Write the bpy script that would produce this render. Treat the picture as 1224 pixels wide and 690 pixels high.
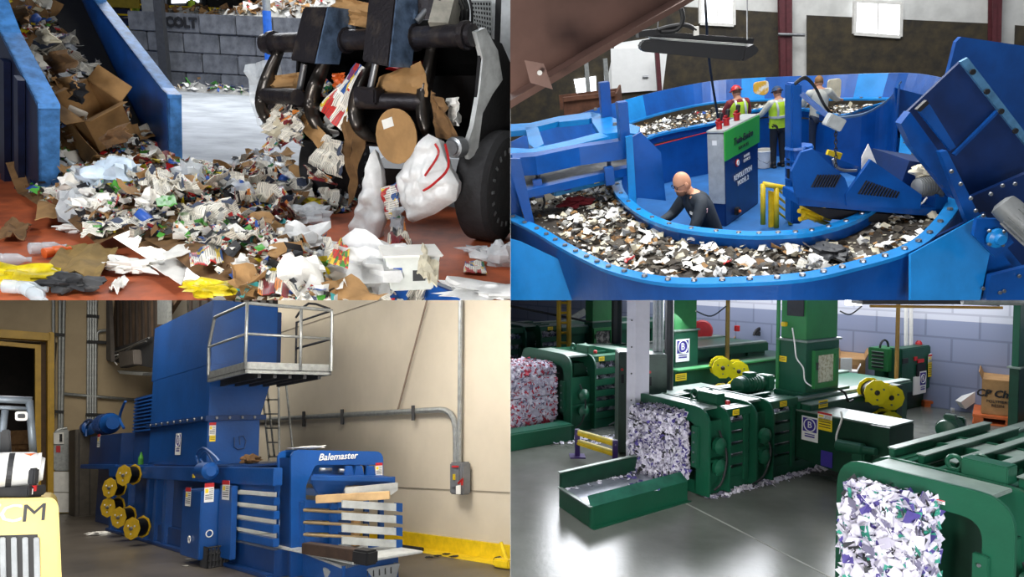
import bpy, bmesh, math, random
from mathutils import Vector as V, Matrix, noise
random.seed(7)
for o in list(bpy.data.objects): bpy.data.objects.remove(o)
S = bpy.context.scene; COL = S.collection
PI = math.pi
# ---------------------------------------------------------------- camera, world, exposure
cam = bpy.data.cameras.new('camera'); cam.sensor_width = 36; cam.lens = 36*850/1224; cam.clip_end = 300; cam.clip_start = .05
co = bpy.data.objects.new('camera', cam); COL.objects.link(co); co.rotation_euler = (PI/2, 0, 0); S.camera = co
S.view_settings.view_transform = 'Standard'; S.view_settings.look = 'None'
S.view_settings.gamma = 1; S.view_settings.use_curve_mapping = False; S.view_settings.exposure = 0
wd = bpy.data.worlds.new('world'); S.world = wd; wd.use_nodes = True
wd.node_tree.nodes['Background'].inputs[0].default_value = (.80, .88, 1, 1)
wd.node_tree.nodes['Background'].inputs[1].default_value = .26
# Four halls of one recycling works stand two over two; each has its own floor pitch and eye height.
F = 850.
class Room:
    def __init__(s, H, h, roll, sx, sz):
        t = math.atan((345-H)/F); s.h = h; s.sx = sx; s.sz = sz
        s.R = Matrix.Rotation(math.radians(roll), 3, 'Y') @ Matrix.Rotation(t, 3, 'X')
        s.M = s.R.to_4x4() @ Matrix.Translation((0, 0, -h))
    def d(s, u, v): return s.R.transposed() @ V(((u-612)/F, 1, (345-v)/F))
    def z(s, u, v, z=0.):
        d = s.d(u, v); return V((0, 0, s.h)) + d*((z-s.h)/d.z)
    def y(s, u, v, Y):
        d = s.d(u, v); return V((0, 0, s.h)) + d*(Y/d.y)
    def pl(s, u, v, p, n):
        d = s.d(u, v); o = V((0, 0, s.h)); n = V(n); return o + d*((V(p)-o).dot(n)/d.dot(n))
TL = Room(78, 1.8, 3, -1, 1); TR = Room(15, 4.0, -8, 1, 1); BL = Room(520, 1.6, -2.5, -1, -1); BR = Room(305, 2.9, 0, 1, -1)
ROOM = TL
ROOMOF = {}
def use(r):
    global ROOM; ROOM = r
def light(room, loc, to, size, power, color=(1, 1, 1), sy=None, spread=PI):  # unseen area lamps added to light the halls
    l = bpy.data.lights.new('added_area_light', 'AREA'); l.shape = 'RECTANGLE'; l.size = size; l.size_y = sy or size
    l.energy = power; l.color = color; l.spread = spread
    o = bpy.data.objects.new('added_area_light', l); COL.objects.link(o)
    a = room.M @ V(loc) if room else V(loc); b = room.M @ V(to) if room else V(to)
    o.location = a; o.rotation_euler = (b-a).to_track_quat('-Z', 'Y').to_euler()
light(TL, (.5, 5.5, 5), (-2.6, 7.5, 0), 1.6, 220, (1, .97, .92))
light(TL, (-5.5, 1.5, 4), (-4.2, 10.5, .8), 1.5, 320, (.95, .97, 1))  # added fill from the camera side, not a ceiling lamp
light(TL, (-8, 26, 9), (-8, 24, 0), 16, 3800, (.93, .96, 1), 12)  # added lamp that brightens the far floor like daylight
light(TL, (3.2, 10, 4.2), (0, 7, 1), 2, 300, (1, 1, 1))
light(TR, (1.5, 7, 9), (2.5, 7.5, 0), 2.5, 480, (.95, .98, 1))
light(TR, (7, 14, 10), (6, 13, 0), 5, 800, (.95, .98, 1))
light(TR, (3, 15, 12), (2.5, 24, 3), 5, 900, (1, 1, 1))
light(TR, (9, 17, 13), (9, 24, 7), 8, 1100, (1, 1, 1))
light(None, (-3.2, 8.0, .55), (-3.2, 9, -3), 4.2, 620, (1, .95, .86), 2.2)
light(None, (-1.5, 1.5, -1.2), (-3.6, 9, -1.5), 1.5, 260, (1, .97, .92))  # added low front fill for the blue baler hall
light(None, (-8.5, 14, 1.6), (-7, 15, -3), 5, 420, (1, .95, .85), 3)
light(None, (3.6, 12.0, -.02), (3.2, 9, -3), 6, 390, (.93, .95, 1), 1.5)
light(None, (5.5, 14.8, .62), (6.2, 15.5, -3), 8, 190, (.93, .95, 1), 2)
light(None, (2.2, -.6, -1.8), (3.8, 8, -2.6), 2, 130, (.95, .95, 1), spread=1.5)  # added front fill from behind the camera for the green balers
# ---------------------------------------------------------------- materials
def lin(c):
    if isinstance(c, str): c = [int(c[i:i+2], 16)/255 for i in (0, 2, 4)]
    return tuple(x/12.92 if x <= .04045 else ((x+.055)/1.055)**2.4 for x in c[:3])
MATS = {}
def N(nt, t, **k):
    n = nt.nodes.new(t)
    for a, b in k.items():
        if a in n.inputs: n.inputs[a].default_value = b
        else: setattr(n, a, b)
    return n
def mat(name, color, rough=.5, metal=0., var=.12, scale=6., bump=0., bscale=40., col2=None, thr=None, coat=0, alpha=1., emit=0, trans=0):
    """procedural paint/metal/dust: noise between the colour and a second one, with optional bump"""
    if name in MATS: return MATS[name]
    m = bpy.data.materials.new(name); m.use_nodes = True; nt = m.node_tree; b = nt.nodes['Principled BSDF']; L = nt.links.new
    c = lin(color); c2 = lin(col2) if col2 else tuple(min(1, x*(1-var*2.2)) for x in c)
    tc = N(nt, 'ShaderNodeTexCoord'); no = N(nt, 'ShaderNodeTexNoise', Scale=scale, Detail=5., Roughness=.62)
    L(tc.outputs['Object'], no.inputs['Vector'])
    r = N(nt, 'ShaderNodeValToRGB'); e = r.color_ramp.elements
    lo, hi = thr if thr else (.38, .66)
    e[0].position = lo; e[1].position = hi; e[0].color = (*c, 1); e[1].color = (*c2, 1)
    L(no.outputs[0], r.inputs[0]); L(r.outputs[0], b.inputs['Base Color'])
    b.inputs['Roughness'].default_value = rough; b.inputs['Metallic'].default_value = metal; b.inputs['Coat Weight'].default_value = coat
    if bump:
        n2 = N(nt, 'ShaderNodeTexNoise', Scale=bscale, Detail=4.); L(tc.outputs['Object'], n2.inputs['Vector'])
        bp = N(nt, 'ShaderNodeBump', Strength=bump, Distance=.02); L(n2.outputs[0], bp.inputs['Height']); L(bp.outputs[0], b.inputs['Normal'])
    if alpha < 1: b.inputs['Alpha'].default_value = alpha
    if trans: b.inputs['Transmission Weight'].default_value = trans
    if emit: b.inputs['Emission Color'].default_value = (*c, 1); b.inputs['Emission Strength'].default_value = emit
    MATS[name] = m; return m
def printed(name, cols, base='e6e2d8', scale=7., lines=38., frac=.5, rough=.7):
    """paper with printed columns of text and coloured picture blocks (UV based)"""
    if name in MATS: return MATS[name]
    m = bpy.data.materials.new(name); m.use_nodes = True; nt = m.node_tree; b = nt.nodes['Principled BSDF']; L = nt.links.new
    tc = N(nt, 'ShaderNodeTexCoord'); uv = tc.outputs['UV']
    mp = N(nt, 'ShaderNodeMapping'); mp.inputs['Scale'].default_value = (scale*.45, scale*.8, 1); L(uv, mp.inputs[0])
    vo = N(nt, 'ShaderNodeTexVoronoi', distance='CHEBYCHEV', Scale=1.); L(mp.outputs[0], vo.inputs['Vector'])
    sp = N(nt, 'ShaderNodeSeparateColor'); L(vo.outputs['Color'], sp.inputs[0])
    r = N(nt, 'ShaderNodeValToRGB'); r.color_ramp.interpolation = 'CONSTANT'; cs = [base]+list(cols)
    for i in range(len(cs)-2): r.color_ramp.elements.new(.5)
    for i, c in enumerate(cs):
        r.color_ramp.elements[i].position = 0 if i == 0 else frac+(1-frac)*(i-1)/(len(cs)-1); r.color_ramp.elements[i].color = (*lin(c), 1)
    L(sp.outputs[0], r.inputs[0])
    wv = N(nt, 'ShaderNodeTexWave', bands_direction='Y', Scale=lines/6.283, Distortion=.6, Detail=2.); wv.inputs['Detail Scale'].default_value = 6.; L(uv, wv.inputs['Vector'])
    br = N(nt, 'ShaderNodeTexBrick', Scale=1.); br.inputs['Brick Width'].default_value = .3; br.inputs['Row Height'].default_value = .42; br.inputs['Mortar Size'].default_value = .022
    br.inputs['Color1'].default_value = br.inputs['Color2'].default_value = (1, 1, 1, 1); br.inputs['Mortar'].default_value = (0, 0, 0, 1); L(uv, br.inputs['Vector'])
    g = N(nt, 'ShaderNodeMath', operation='GREATER_THAN'); g.inputs[1].default_value = .62; L(wv.outputs[1], g.inputs[0])
    g2 = N(nt, 'ShaderNodeMath', operation='MULTIPLY'); L(g.outputs[0], g2.inputs[0]); L(br.outputs[0], g2.inputs[1])
    g3 = N(nt, 'ShaderNodeMath', operation='MULTIPLY'); g3.inputs[1].default_value = .55; L(g2.outputs[0], g3.inputs[0])
    mx = N(nt, 'ShaderNodeMix', data_type='RGBA'); L(g3.outputs[0], mx.inputs[0]); L(r.outputs[0], mx.inputs[6]); mx.inputs[7].default_value = (.05, .05, .06, 1)
    L(mx.outputs[2], b.inputs['Base Color']); b.inputs['Roughness'].default_value = rough
    MATS[name] = m; return m
# ---------------------------------------------------------------- mesh builder and object helpers
def orth(a):
    a = a.normalized(); t = V((0, 0, 1)) if abs(a.z) < .9 else V((1, 0, 0)); u = a.cross(t).normalized(); return u, a.cross(u).normalized()
class MB:
    def __init__(s): s.v = []; s.f = []; s.m = []; s.uv = {}; s.mi = 0
    def add(s, vs, fs):
        n = len(s.v); s.v += [V(p) for p in vs]; s.f += [tuple(i+n for i in f) for f in fs]; s.m += [s.mi]*len(fs); return s
    def quad(s, *p): return s.add(p, [tuple(range(len(p)))])
    def hexa(s, p): return s.add(p, [(0, 3, 2, 1), (4, 5, 6, 7), (0, 1, 5, 4), (1, 2, 6, 5), (2, 3, 7, 6), (3, 0, 4, 7)])
    def box(s, x0, y0, z0, x1, y1, z1): return s.hexa([(x0, y0, z0), (x1, y0, z0), (x1, y1, z0), (x0, y1, z0), (x0, y0, z1), (x1, y0, z1), (x1, y1, z1), (x0, y1, z1)])
    def obox(s, c, sx, sy, sz, X=(1, 0, 0), Y=(0, 1, 0), Z=None):
        X = V(X).normalized(); Y = V(Y).normalized(); Z = V(Z).normalized() if Z else X.cross(Y).normalized(); c = V(c)
        return s.hexa([c+X*(a*sx/2)+Y*(b*sy/2)+Z*(d*sz/2) for d in (-1, 1) for a, b in ((-1, -1), (1, -1), (1, 1), (-1, 1))])
    def prism(s, poly, ext):
        n = len(poly); P = [V(p) for p in poly]; e = V(ext)
        return s.add(P+[p+e for p in P], [tuple(range(n))[::-1], tuple(range(n, 2*n))]+[(i, (i+1) % n, (i+1) % n+n, i+n) for i in range(n)])
    def bar(s, a, b, w, h, up=(0, 0, 1)):
        a, b = V(a), V(b); d = (b-a); X = d.normalized(); up = V(up)
        if abs(X.dot(up)) > .97: up = V((0, 1, 0))
        Y = up.cross(X).normalized(); return s.obox((a+b)/2, d.length, w, h, X, Y)
    def tube(s, pts, r, n=10, cap=True, closed=False):
        pts = [V(p) for p in pts]; R = r if isinstance(r, (list, tuple)) else [r]*len(pts); vs = []; fs = []; u = None; K = len(pts)
        for i, p in enumerate(pts):
            a = (pts[(i+1) % K] if closed or i < K-1 else p)-(pts[i-1] if closed or i else p)
            if a.length < 1e-9: a = V((0, 0, 1))
            a.normalize()
            if u is None: u, w = orth(a)
            else:
                u = (u-a*u.dot(a)).normalized(); w = a.cross(u)
            vs += [p+(u*math.cos(2*PI*j/n)+w*math.sin(2*PI*j/n))*R[i] for j in range(n)]
        for i in range(K if closed else K-1):
            i2 = (i+1) % K
            fs += [(i*n+j, i*n+(j+1) % n, i2*n+(j+1) % n, i2*n+j) for j in range(n)]
        if cap and not closed: fs += [tuple(range(n))[::-1], tuple(range((K-1)*n, K*n))]
        return s.add(vs, fs)
    def cyl(s, a, b, r, n=16, r2=None): return s.tube([a, b], [r, r if r2 is None else r2], n)
    def lathe(s, o, ax, prof, n=20):
        """prof: (distance along the axis, radius)"""
        o = V(o); ax = V(ax).normalized(); u, w = orth(ax); vs = []; K = len(prof)
        for h, r in prof: vs += [o+ax*h+(u*math.cos(2*PI*j/n)+w*math.sin(2*PI*j/n))*r for j in range(n)]
        fs = [(i*n+j, i*n+(j+1) % n, (i+1)*n+(j+1) % n, (i+1)*n+j) for i in range(K-1) for j in range(n)]
        return s.add(vs, fs+[tuple(range(n))[::-1], tuple(range((K-1)*n, K*n))])
    def ball(s, c, rx, ry=None, rz=None, n=12, m=8, lump=0, seed=0):
        ry = ry or rx; rz = rz or rx; c = V(c); vs = []
        for i in range(m+1):
            t = PI*i/m
            for j in range(n):
                p = V((math.sin(t)*math.cos(2*PI*j/n), math.sin(t)*math.sin(2*PI*j/n), math.cos(t)))
                k = 1+(noise.noise(p*2.1+V((seed, seed*.7, 0)))*lump if lump else 0)
                vs.append(c+V((p.x*rx, p.y*ry, p.z*rz))*k)
        return s.add(vs, [(i*n+j, (i+1)*n+j, (i+1)*n+(j+1) % n, i*n+(j+1) % n) for i in range(m) for j in range(n)])
    def grid(s, fn, nu, nv):
        n0 = len(s.v); f0 = len(s.f)
        s.add([fn(i/nu, j/nv) for j in range(nv+1) for i in range(nu+1)], [(j*(nu+1)+i, j*(nu+1)+i+1, (j+1)*(nu+1)+i+1, (j+1)*(nu+1)+i) for j in range(nv) for i in range(nu)])
        k = f0
        for j in range(nv):
            for i in range(nu):
                s.uv[k] = [(i/nu, j/nv), ((i+1)/nu, j/nv), ((i+1)/nu, (j+1)/nv), (i/nu, (j+1)/nv)]; k += 1
        return s
    def mesh(s, name, mats, X=None, smooth=False, bevel=0, solid=0):
        me = bpy.data.meshes.new(name); vs = [X @ p for p in s.v] if X else s.v
        me.from_pydata(vs, [], s.f); ms = mats if isinstance(mats, (list, tuple)) else [mats]
        for m in ms: me.materials.append(m)
        for p, i in zip(me.polygons, s.m): p.material_index = min(i, len(ms)-1)
        if s.uv:
            l = me.uv_layers.new(name='UVMap')
            for k, p in enumerate(me.polygons):
                c = s.uv.get(k, [(0, 0), (1, 0), (1, 1), (0, 1)])
                for q, li in enumerate(p.loop_indices): l.data[li].uv = c[q % 4]
        bm = bmesh.new(); bm.from_mesh(me); bmesh.ops.remove_doubles(bm, verts=bm.verts, dist=1e-6) if not s.uv else None
        if solid: bmesh.ops.solidify(bm, geom=bm.faces[:], thickness=solid)
        bmesh.ops.recalc_face_normals(bm, faces=bm.faces)
        if bevel:
            ed = [e for e in bm.edges if len(e.link_faces) == 2 and e.calc_face_angle(0) > .5]
            bmesh.ops.bevel(bm, geom=ed, offset=bevel, segments=2, affect='EDGES', clamp_overlap=True)
        bm.to_mesh(me); bm.free()
        if smooth:
            for p in me.polygons: p.use_smooth = True
            if smooth != 2:
                me.update(); e = me.attributes.new('sharp_edge', 'BOOLEAN', 'EDGE')
                bm = bmesh.new(); bm.from_mesh(me); sh = [(len(x.link_faces) != 2 or x.calc_face_angle(0) > .6) for x in bm.edges]; bm.free()
                e.data.foreach_set('value', sh)
        return me
    def build(s, name, mats, parent=None, local=False, loc=None, label=None, **k):
        """verts are hall coordinates unless local; loc = origin of a top-level mesh"""
        if parent is not None:
            X = None if local else LM[parent].inverted()
            o = bpy.data.objects.new(name, s.mesh(name, mats, X, **k)); COL.objects.link(o); o.parent = parent; LM[o] = LM[parent]
        else:
            T = Matrix.Translation(loc) if loc is not None else Matrix()
            o = bpy.data.objects.new(name, s.mesh(name, mats, None if local else T.inverted(), **k)); COL.objects.link(o)
            o.matrix_world = ROOM.M @ T; LM[o] = T
        ROOMOF[o] = ROOM
        if label: o['label'] = label
        return o
LM = {}
def tag(o, label, cat, group=None, kind=None):
    o['label'] = label; o['category'] = cat
    if group: o['group'] = group
    if kind: o['kind'] = kind
    return o
def thing(name, label, cat, loc=(0, 0, 0), rotz=0., group=None, X=None):
    o = bpy.data.objects.new(name, None); o.empty_display_size = .1; COL.objects.link(o)
    T = Matrix.Translation(loc) @ (X if X else Matrix.Rotation(rotz, 4, 'Z')); o.matrix_world = ROOM.M @ T; LM[o] = T; ROOMOF[o] = ROOM
    return tag(o, label, cat, group)
def struct(o): o['kind'] = 'structure'; return o
def dup(o, T, label=None, parent=None):
    c = o.copy(); COL.objects.link(c); ROOMOF[c] = ROOM
    if parent is None: c.matrix_world = ROOM.M @ T; LM[c] = T
    else: c.parent = parent; LM[c] = LM[parent]
    if label: c['label'] = label
    for ch in list(o.children): dup(ch, None, None, c)
    return c
def text(s, size, p, right, up, m, parent, ext=.002, name='lettering', bold=0, align='CENTER', shear=0, sx=1., label=None):
    cu = bpy.data.curves.new('t', 'FONT'); cu.body = s; cu.size = size; cu.extrude = ext; cu.align_x = align; cu.align_y = 'CENTER'; cu.offset = bold; cu.shear = shear; cu.resolution_u = 2
    t = bpy.data.objects.new('t', cu); me = bpy.data.meshes.new_from_object(t); bpy.data.objects.remove(t)
    r = V(right).normalized(); u = V(up).normalized(); n = r.cross(u)
    X = Matrix((r, u, n)).transposed().to_4x4(); X.translation = V(p)
    if sx != 1: X = X @ Matrix.Diagonal((sx, 1, 1, 1))
    me.transform(LM[parent].inverted() @ X); me.materials.clear(); me.materials.append(m)
    o = bpy.data.objects.new(name, me); COL.objects.link(o); o.parent = parent; LM[o] = LM[parent]; ROOMOF[o] = ROOM
    if label: o['label'] = label
    return o
def arc(c, r, a0, a1, n, X, Y):
    c, X, Y = V(c), V(X), V(Y); return [c+X*(r*math.cos(a0+(a1-a0)*i/n))+Y*(r*math.sin(a0+(a1-a0)*i/n)) for i in range(n+1)]
def catmull(P, k=6, closed=True):
    P = [V(p) for p in P]; n = len(P); out = []
    for i in range(n if closed else n-1):
        a, b, c, d = (P[(i+j) % n] if closed else P[max(0, min(n-1, i+j))] for j in (-1, 0, 1, 2))
        for q in range(k):
            t = q/k; out.append(.5*((2*b)+(c-a)*t+(2*a-5*b+4*c-d)*t*t+(3*b-a-3*c+d)*t**3))
    if not closed: out.append(P[-1])
    return out
def rpoly(P, r, k=4):
    """round the corners of a planar polygon; r = one radius or one per corner"""
    P = [V(p) for p in P]; n = len(P); out = []
    for i in range(n):
        a, b, c = P[i-1], P[i], P[(i+1) % n]; q = r[i] if isinstance(r, (list, tuple)) else r
        if q <= 0: out.append(b); continue
        q = min(q, (a-b).length*.48, (c-b).length*.48)
        s_, e = b+(a-b).normalized()*q, b+(c-b).normalized()*q
        for j in range(k+1):
            t = j/k; out.append(s_*(1-t)**2+b*2*t*(1-t)+e*t*t)
    return out
R_ = random.uniform
# common materials
M_blue = mat('blue enamel paint', '1c58ae', .36, 0, .16, 2.5, .12, 30)
M_white = mat('white paper', 'e8e6e0', .75, 0, .06)
M_black = mat('black rubber', '17171a', .6, 0, .2)
M_steel = mat('bare steel', '8f9194', .38, .85, .12, 8)
M_galv = mat('galvanised steel', 'a3a6a4', .45, .55, .12, 12)
M_yellow = mat('yellow paint', 'e2c01c', .45, 0, .12)
M_card = mat('brown cardboard', 'a67f50', .8, 0, .12, 5, .15, 20)
M_dark = mat('dark grey paint', '2c2d30', .6, 0, .2)
M_red = mat('red plastic', 'b81f22', .4)
M_green = mat('green enamel paint', '1b5c3d', .4, 0, .15, 3, .1, 30)
M_skin = mat('skin', 'c08a6c', .55, 0, .05)
STW = mat('label white', 'e9e9e6', .5, 0, .02); STR = mat('label red', 'c0272b', .5, 0, .02); STY = mat('label yellow', 'efd01f', .5, 0, .02); STK = mat('label black', '222226', .5, 0, .02); STP = mat('label violet', '3a2f8c', .5, 0, .02)
def sticker(parent, p, r, u, w, h, kind='warn', name='warning_label'):
    """kind: warn = red head over white with text lines; yellow = yellow with lines; logo = B emblem in a square with a text line"""
    p, r, u = V(p), V(r).normalized(), V(u).normalized(); n = r.cross(u).normalized(); b = MB()
    def R(x0, y0, x1, y1, mi, d):
        b.mi = mi; b.obox(p+r*(w*(x0+x1)/2)+u*(h*(y0+y1)/2)+n*d, w*(x1-x0), h*(y1-y0), .002, r, u)
    if kind == 'warn':
        R(-.5, -.5, .5, .5, 0, .001); R(-.5, .28, .5, .5, 1, .003); R(-.42, -.02, -.08, .2, 2, .003)
        for k in range(3): R(.0, .16-.1*k, .42, .19-.1*k, 3, .003)
        for k in range(3): R(-.4, -.15-.1*k, .4, -.11-.1*k, 3, .003)
    elif kind == 'yellow':
        R(-.5, -.5, .5, .5, 2, .001)
        for k in range(3): R(-.4, .2-.22*k, .4, .27-.22*k, 3, .003)
    elif kind == 'logo':
        R(-.5, -.5, .5, .5, 0, .001); R(-.42, -.12, .42, .44, 4, .003); R(-.3, -.34, .3, -.28, 4, .003); R(-.3, -.24, .3, -.2, 4, .003)
        c = p+r*0+u*(h*.16)+n*.006
        b.mi = 0; b.tube(arc(c, min(w, h)*.34, 0, 2*PI, 16, r, u)[:-1], min(w, h)*.035, 4, closed=True)
        o = b.build(name, [STW, STR, STY, STK, STP], parent)
        text('B', min(w, h)*.5, c, r, u, STW, parent, .001, 'emblem', .004*w)
        return o
    return b.build(name, [STW, STR, STY, STK, STP], parent)
# ================================================================ shared litter builders
M_news = printed('printed newsprint', ['d9d4c6', 'cfc9ba', '3e4a63', 'a8493a', 'e9e4d6', '6a6a66'], 'e4dfd2', 7, 46, .6)
M_mag = printed('printed colour page', ['2c5aa0', 'c8322c', 'e3c23a', '2f7d46', 'efe9dc', '7a3b6b', 'f0efe9'], 'e9e4d8', 8, 30, .25, .4)
M_mag2 = printed('printed advert page', ['7c1f26', 'e9e2d2', '24406f', 'd7802c', '141418'], 'ded8c8', 6, 24, .3, .4)
M_film = mat('clear plastic film', 'dfe5ea', .22, 0, .1, 9, .3, 14, alpha=.55)
M_film2 = mat('milky plastic film', 'eceded', .3, 0, .1, 6, .4, 10, alpha=.86)
M_grey = mat('grey paper', 'a5a39c', .8, 0, .15)
M_cream = mat('cream paper', 'd6cdb4', .8, 0, .12)
M_card2 = mat('dark corrugated cardboard', '7d5c38', .85, 0, .2, 6)
M_bluep = mat('blue printed carton', '2f57a8', .4, 0, .15)
M_teal = mat('teal plastic', '3d9a9c', .35); M_orange = mat('orange plastic', 'd9642a', .4); M_greenp = mat('bright green print', '4f9d3c', .4)
M_yel = mat('yellow plastic film', 'd8c21e', .4, 0, .2, 8, .3, 12)
LIT = [M_white, M_white, M_cream, M_grey, M_card, M_card2, M_news, M_mag, M_bluep, M_red, M_teal, M_yel, M_greenp, M_dark]
def flakes(b, n, where, size=(.03, .12), flat=.5, pal=range(14), asp=(.5, 1.2), rnd=random):
    """n bent scraps; where() gives a point and a normal"""
    pal = list(pal)
    for _ in range(n):
        p, nn = where(); nn = (V(nn).normalized()+V((rnd.gauss(0, 1), rnd.gauss(0, 1), rnd.gauss(0, 1)))*flat).normalized()
        u, w = orth(nn); a = rnd.uniform(0, PI); u, w = u*math.cos(a)+w*math.sin(a), w*math.cos(a)-u*math.sin(a)
        s = rnd.uniform(*size)/2; t = s*rnd.uniform(*asp); k = rnd.uniform(-.5, .5)*s; k2 = rnd.uniform(-.3, .3)*s
        b.mi = rnd.choice(pal); j = [rnd.uniform(.7, 1.1) for _ in range(6)]
        i0 = len(b.f)
        b.add([p-u*s*j[0]-w*t, p-w*t*j[1]+nn*k, p+u*s*j[2]-w*t+nn*k2, p+u*s+w*t*j[3], p+w*t*j[4]+nn*(k+k2), p-u*s*j[5]+w*t], [(0, 1, 4, 5), (1, 2, 3, 4)])
        b.uv[i0] = [(0, 0), (.5, 0), (.5, 1), (0, 1)]; b.uv[i0+1] = [(.5, 0), (1, 0), (1, 1), (.5, 1)]
def crumple(sx, sy, amp, seed, nu=7, nv=6, fold=0, th=.004):
    b = MB()
    def f(u, v):
        x, y = (u-.5)*sx, (v-.5)*sy
        z = noise.noise(V((u*2.3+seed, v*2.3, seed*.37)))*amp+noise.noise(V((u*6+seed, v*6, 3+seed)))*amp*.35
        if fold: z += abs(u-.5)*sx*fold
        return V((x+noise.noise(V((u*4, v*4, seed+9)))*amp*.5, y+noise.noise(V((u*4, v*4, seed+5)))*amp*.5, z))
    return b.grid(f, nu, nv)
def wad(r, seed, n=12, m=9, lump=.9):
    b = MB(); b.ball((0, 0, 0), r, r*.8, r*.6, n, m, lump, seed)
    for i, p in enumerate(b.v): b.v[i] = p*(1+.35*noise.noise(p*(5/r*.25)+V((seed, 0, 0))))
    return b
def bottle_mb(L=.24, r=.035):
    return MB().lathe((-L/2, 0, 0), (1, 0, 0), [(0, r*.6), (.01, r), (L*.3, r), (L*.34, r*.9), (L*.38, r), (L*.68, r), (L*.85, r*.4), (L*.93, r*.38), (L*.93, r*.45), (L, r*.45)], 14)
def mk(name, b, m, label, cat, smooth=True, solid=.003, **k):
    o = b.build(name, m, local=True, smooth=smooth, solid=solid, **k); return tag(o, label, cat)
def put(o, p, rot=(0, 0, 0), sc=1., first=None):
    """place a copy (or the prototype itself the first time) in the hall"""
    from mathutils import Euler
    T = Matrix.Translation(p) @ Euler(rot).to_matrix().to_4x4() @ Matrix.Scale(sc, 4)
    if o.name in USED: return dup(o, T)
    USED.add(o.name); o.matrix_world = ROOM.M @ T; LM[o] = T; ROOMOF[o] = ROOM; return o
USED = set()
# ================================================================ HALL 1 (upper left): tipping floor with wheel loader
use(TL)
q = math.sqrt(.5); AX = V((-q, q, 0)); NX = V((q, q, 0))
def sw(s, w, z=0.): return AX*s+NX*w+V((0, 0, z))
M_ofloor = mat('orange painted steel floor', 'b85a30', .68, .0, .15, 1.6, .15, 20, '6d3420', (.42, .74))
M_conc = mat('pale worn concrete', 'a9adb0', .75, 0, .12, .9, .1, 30, '878b8e')
M_dkblue = mat('dark blue steel plate', '16306b', .4, .1, .25, 1.8, .1, 20)
M_block = mat('grey concrete block', '63656a', .9, 0, .2, 2, .5, 12, '43454a')
M_shed = mat('dark corrugated shed wall', '3a3b38', .85, 0, .25, 1.2)
B1, B2 = V((-14, 16.9, 0)), V((6, 5.08, 0)); k_ = (B2-B1)
b = MB()
b.quad(sw(-6, 1.97), sw(-6, -6), sw(14, -6), sw(14, 1.97)); b.quad(sw(-8, 3.66), sw(11.1, 3.66), (-5.2, 11.7, 0), (6, 5.08, 0))
b.prism([sw(-6, 1.97, -.02), sw(14, 1.97, -.02), sw(14, 1.99, -.02), sw(-6, 1.99, -.02)], (0, 0, .01))
struct(b.build('floor', M_ofloor, loc=(0, 6, 0)))
b = MB(); b.quad(B1, B2, (30, 5, -.004), (30, 60, -.004), (-60, 60, -.004), (-60, 16, -.004)); struct(b.build('floor', M_conc, loc=(0, 20, 0)))
b = MB()   # trench lining
b.prism([sw(-6, 1.97, -.03), sw(14, 1.97, -.03), sw(14, 1.97, -.7), sw(-6, 1.97, -.7)], NX*.03)
b.prism([sw(-6, 3.66, -.03), sw(11.1, 3.66, -.03), sw(11.1, 3.66, -.7), sw(-6, 3.66, -.7)], NX*-.03)
struct(b.build('trim_1', M_blue, loc=sw(5, 2.8)))
b = MB(); b.box(-60, 58, -1, 30, 58.3, 16); struct(b.build('wall_back', M_shed, loc=(-15, 58, 0)))
b = MB(); b.box(-60, -1, 11.5, 1, 60, 11.8); struct(b.build('ceiling', M_shed, loc=(-15, 30, 11)))
# the inclined feed conveyor: belt and its two side plates
c = thing('feed_conveyor', 'blue steel inclined feed conveyor rising to the left between two tall side plates', 'conveyor', sw(10.5, 2.8))
def hmid(s): return -.35 if s < 10.4 else -.35+(s-10.4)*.78
b = MB()
for s0, s1 in ((2, 10.4), (10.4, 17)): b.prism([sw(s0, 1.99, hmid(s0)), sw(s1, 1.99, hmid(s1)), sw(s1, 3.64, hmid(s1)), sw(s0, 3.64, hmid(s0))], (0, 0, -.06))
b.build('belt', M_black, c)
def tr(px, p, n): return [ROOM.pl(u, v, p, n) for u, v in px]
P = tr([(-160, -215), (-40, -70), (0, 38), (45, 124), (47, 240), (-160, 250)], sw(9, 1.85), NX)
MB().prism(P, NX*.03).build('side_plate', mat('plate blue with painted shade', '0d1c3c', .5, .1, .2), c)  # shade on the near plate is put into this darker blue
b = MB(); O = tr([(-160, -215), (-40, -70), (0, 38), (45, 124), (47, 240)], sw(9, 1.85), NX)
for i in range(4): b.prism([O[i], O[i+1], O[i+1]-V((0, 0, .05)), O[i]-V((0, 0, .05))] if i < 3 else [O[i], O[i+1], O[i+1]+AX*.05, O[i]+AX*.05], NX*.21)
b.build('flange', mat('light blue worn edge paint', '4f8fd6', .4, 0, .25, 6), c)
b = MB()
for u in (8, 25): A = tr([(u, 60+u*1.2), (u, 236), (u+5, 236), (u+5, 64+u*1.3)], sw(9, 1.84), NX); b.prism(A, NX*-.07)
b.build('rib', mat('plate blue with painted shade', '0d1c3c', .5, .1, .2), c)
P2 = tr([(60, -190), (112, 0), (192, 105), (200, 113), (202, 206), (140, 240), (-80, 260), (-80, -190)], sw(11, 3.66), NX)
MB().prism(P2, NX*.03).build('side_plate', M_blue, c)
b = MB(); O = P2[:5]
for i in range(4):
    d = V((0, 0, -.05)) if i < 3 else AX*.05; b.prism([O[i], O[i+1], O[i+1]+d, O[i]+d], NX*.19)
b.build('flange', MATS['light blue worn edge paint'], c)
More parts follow.
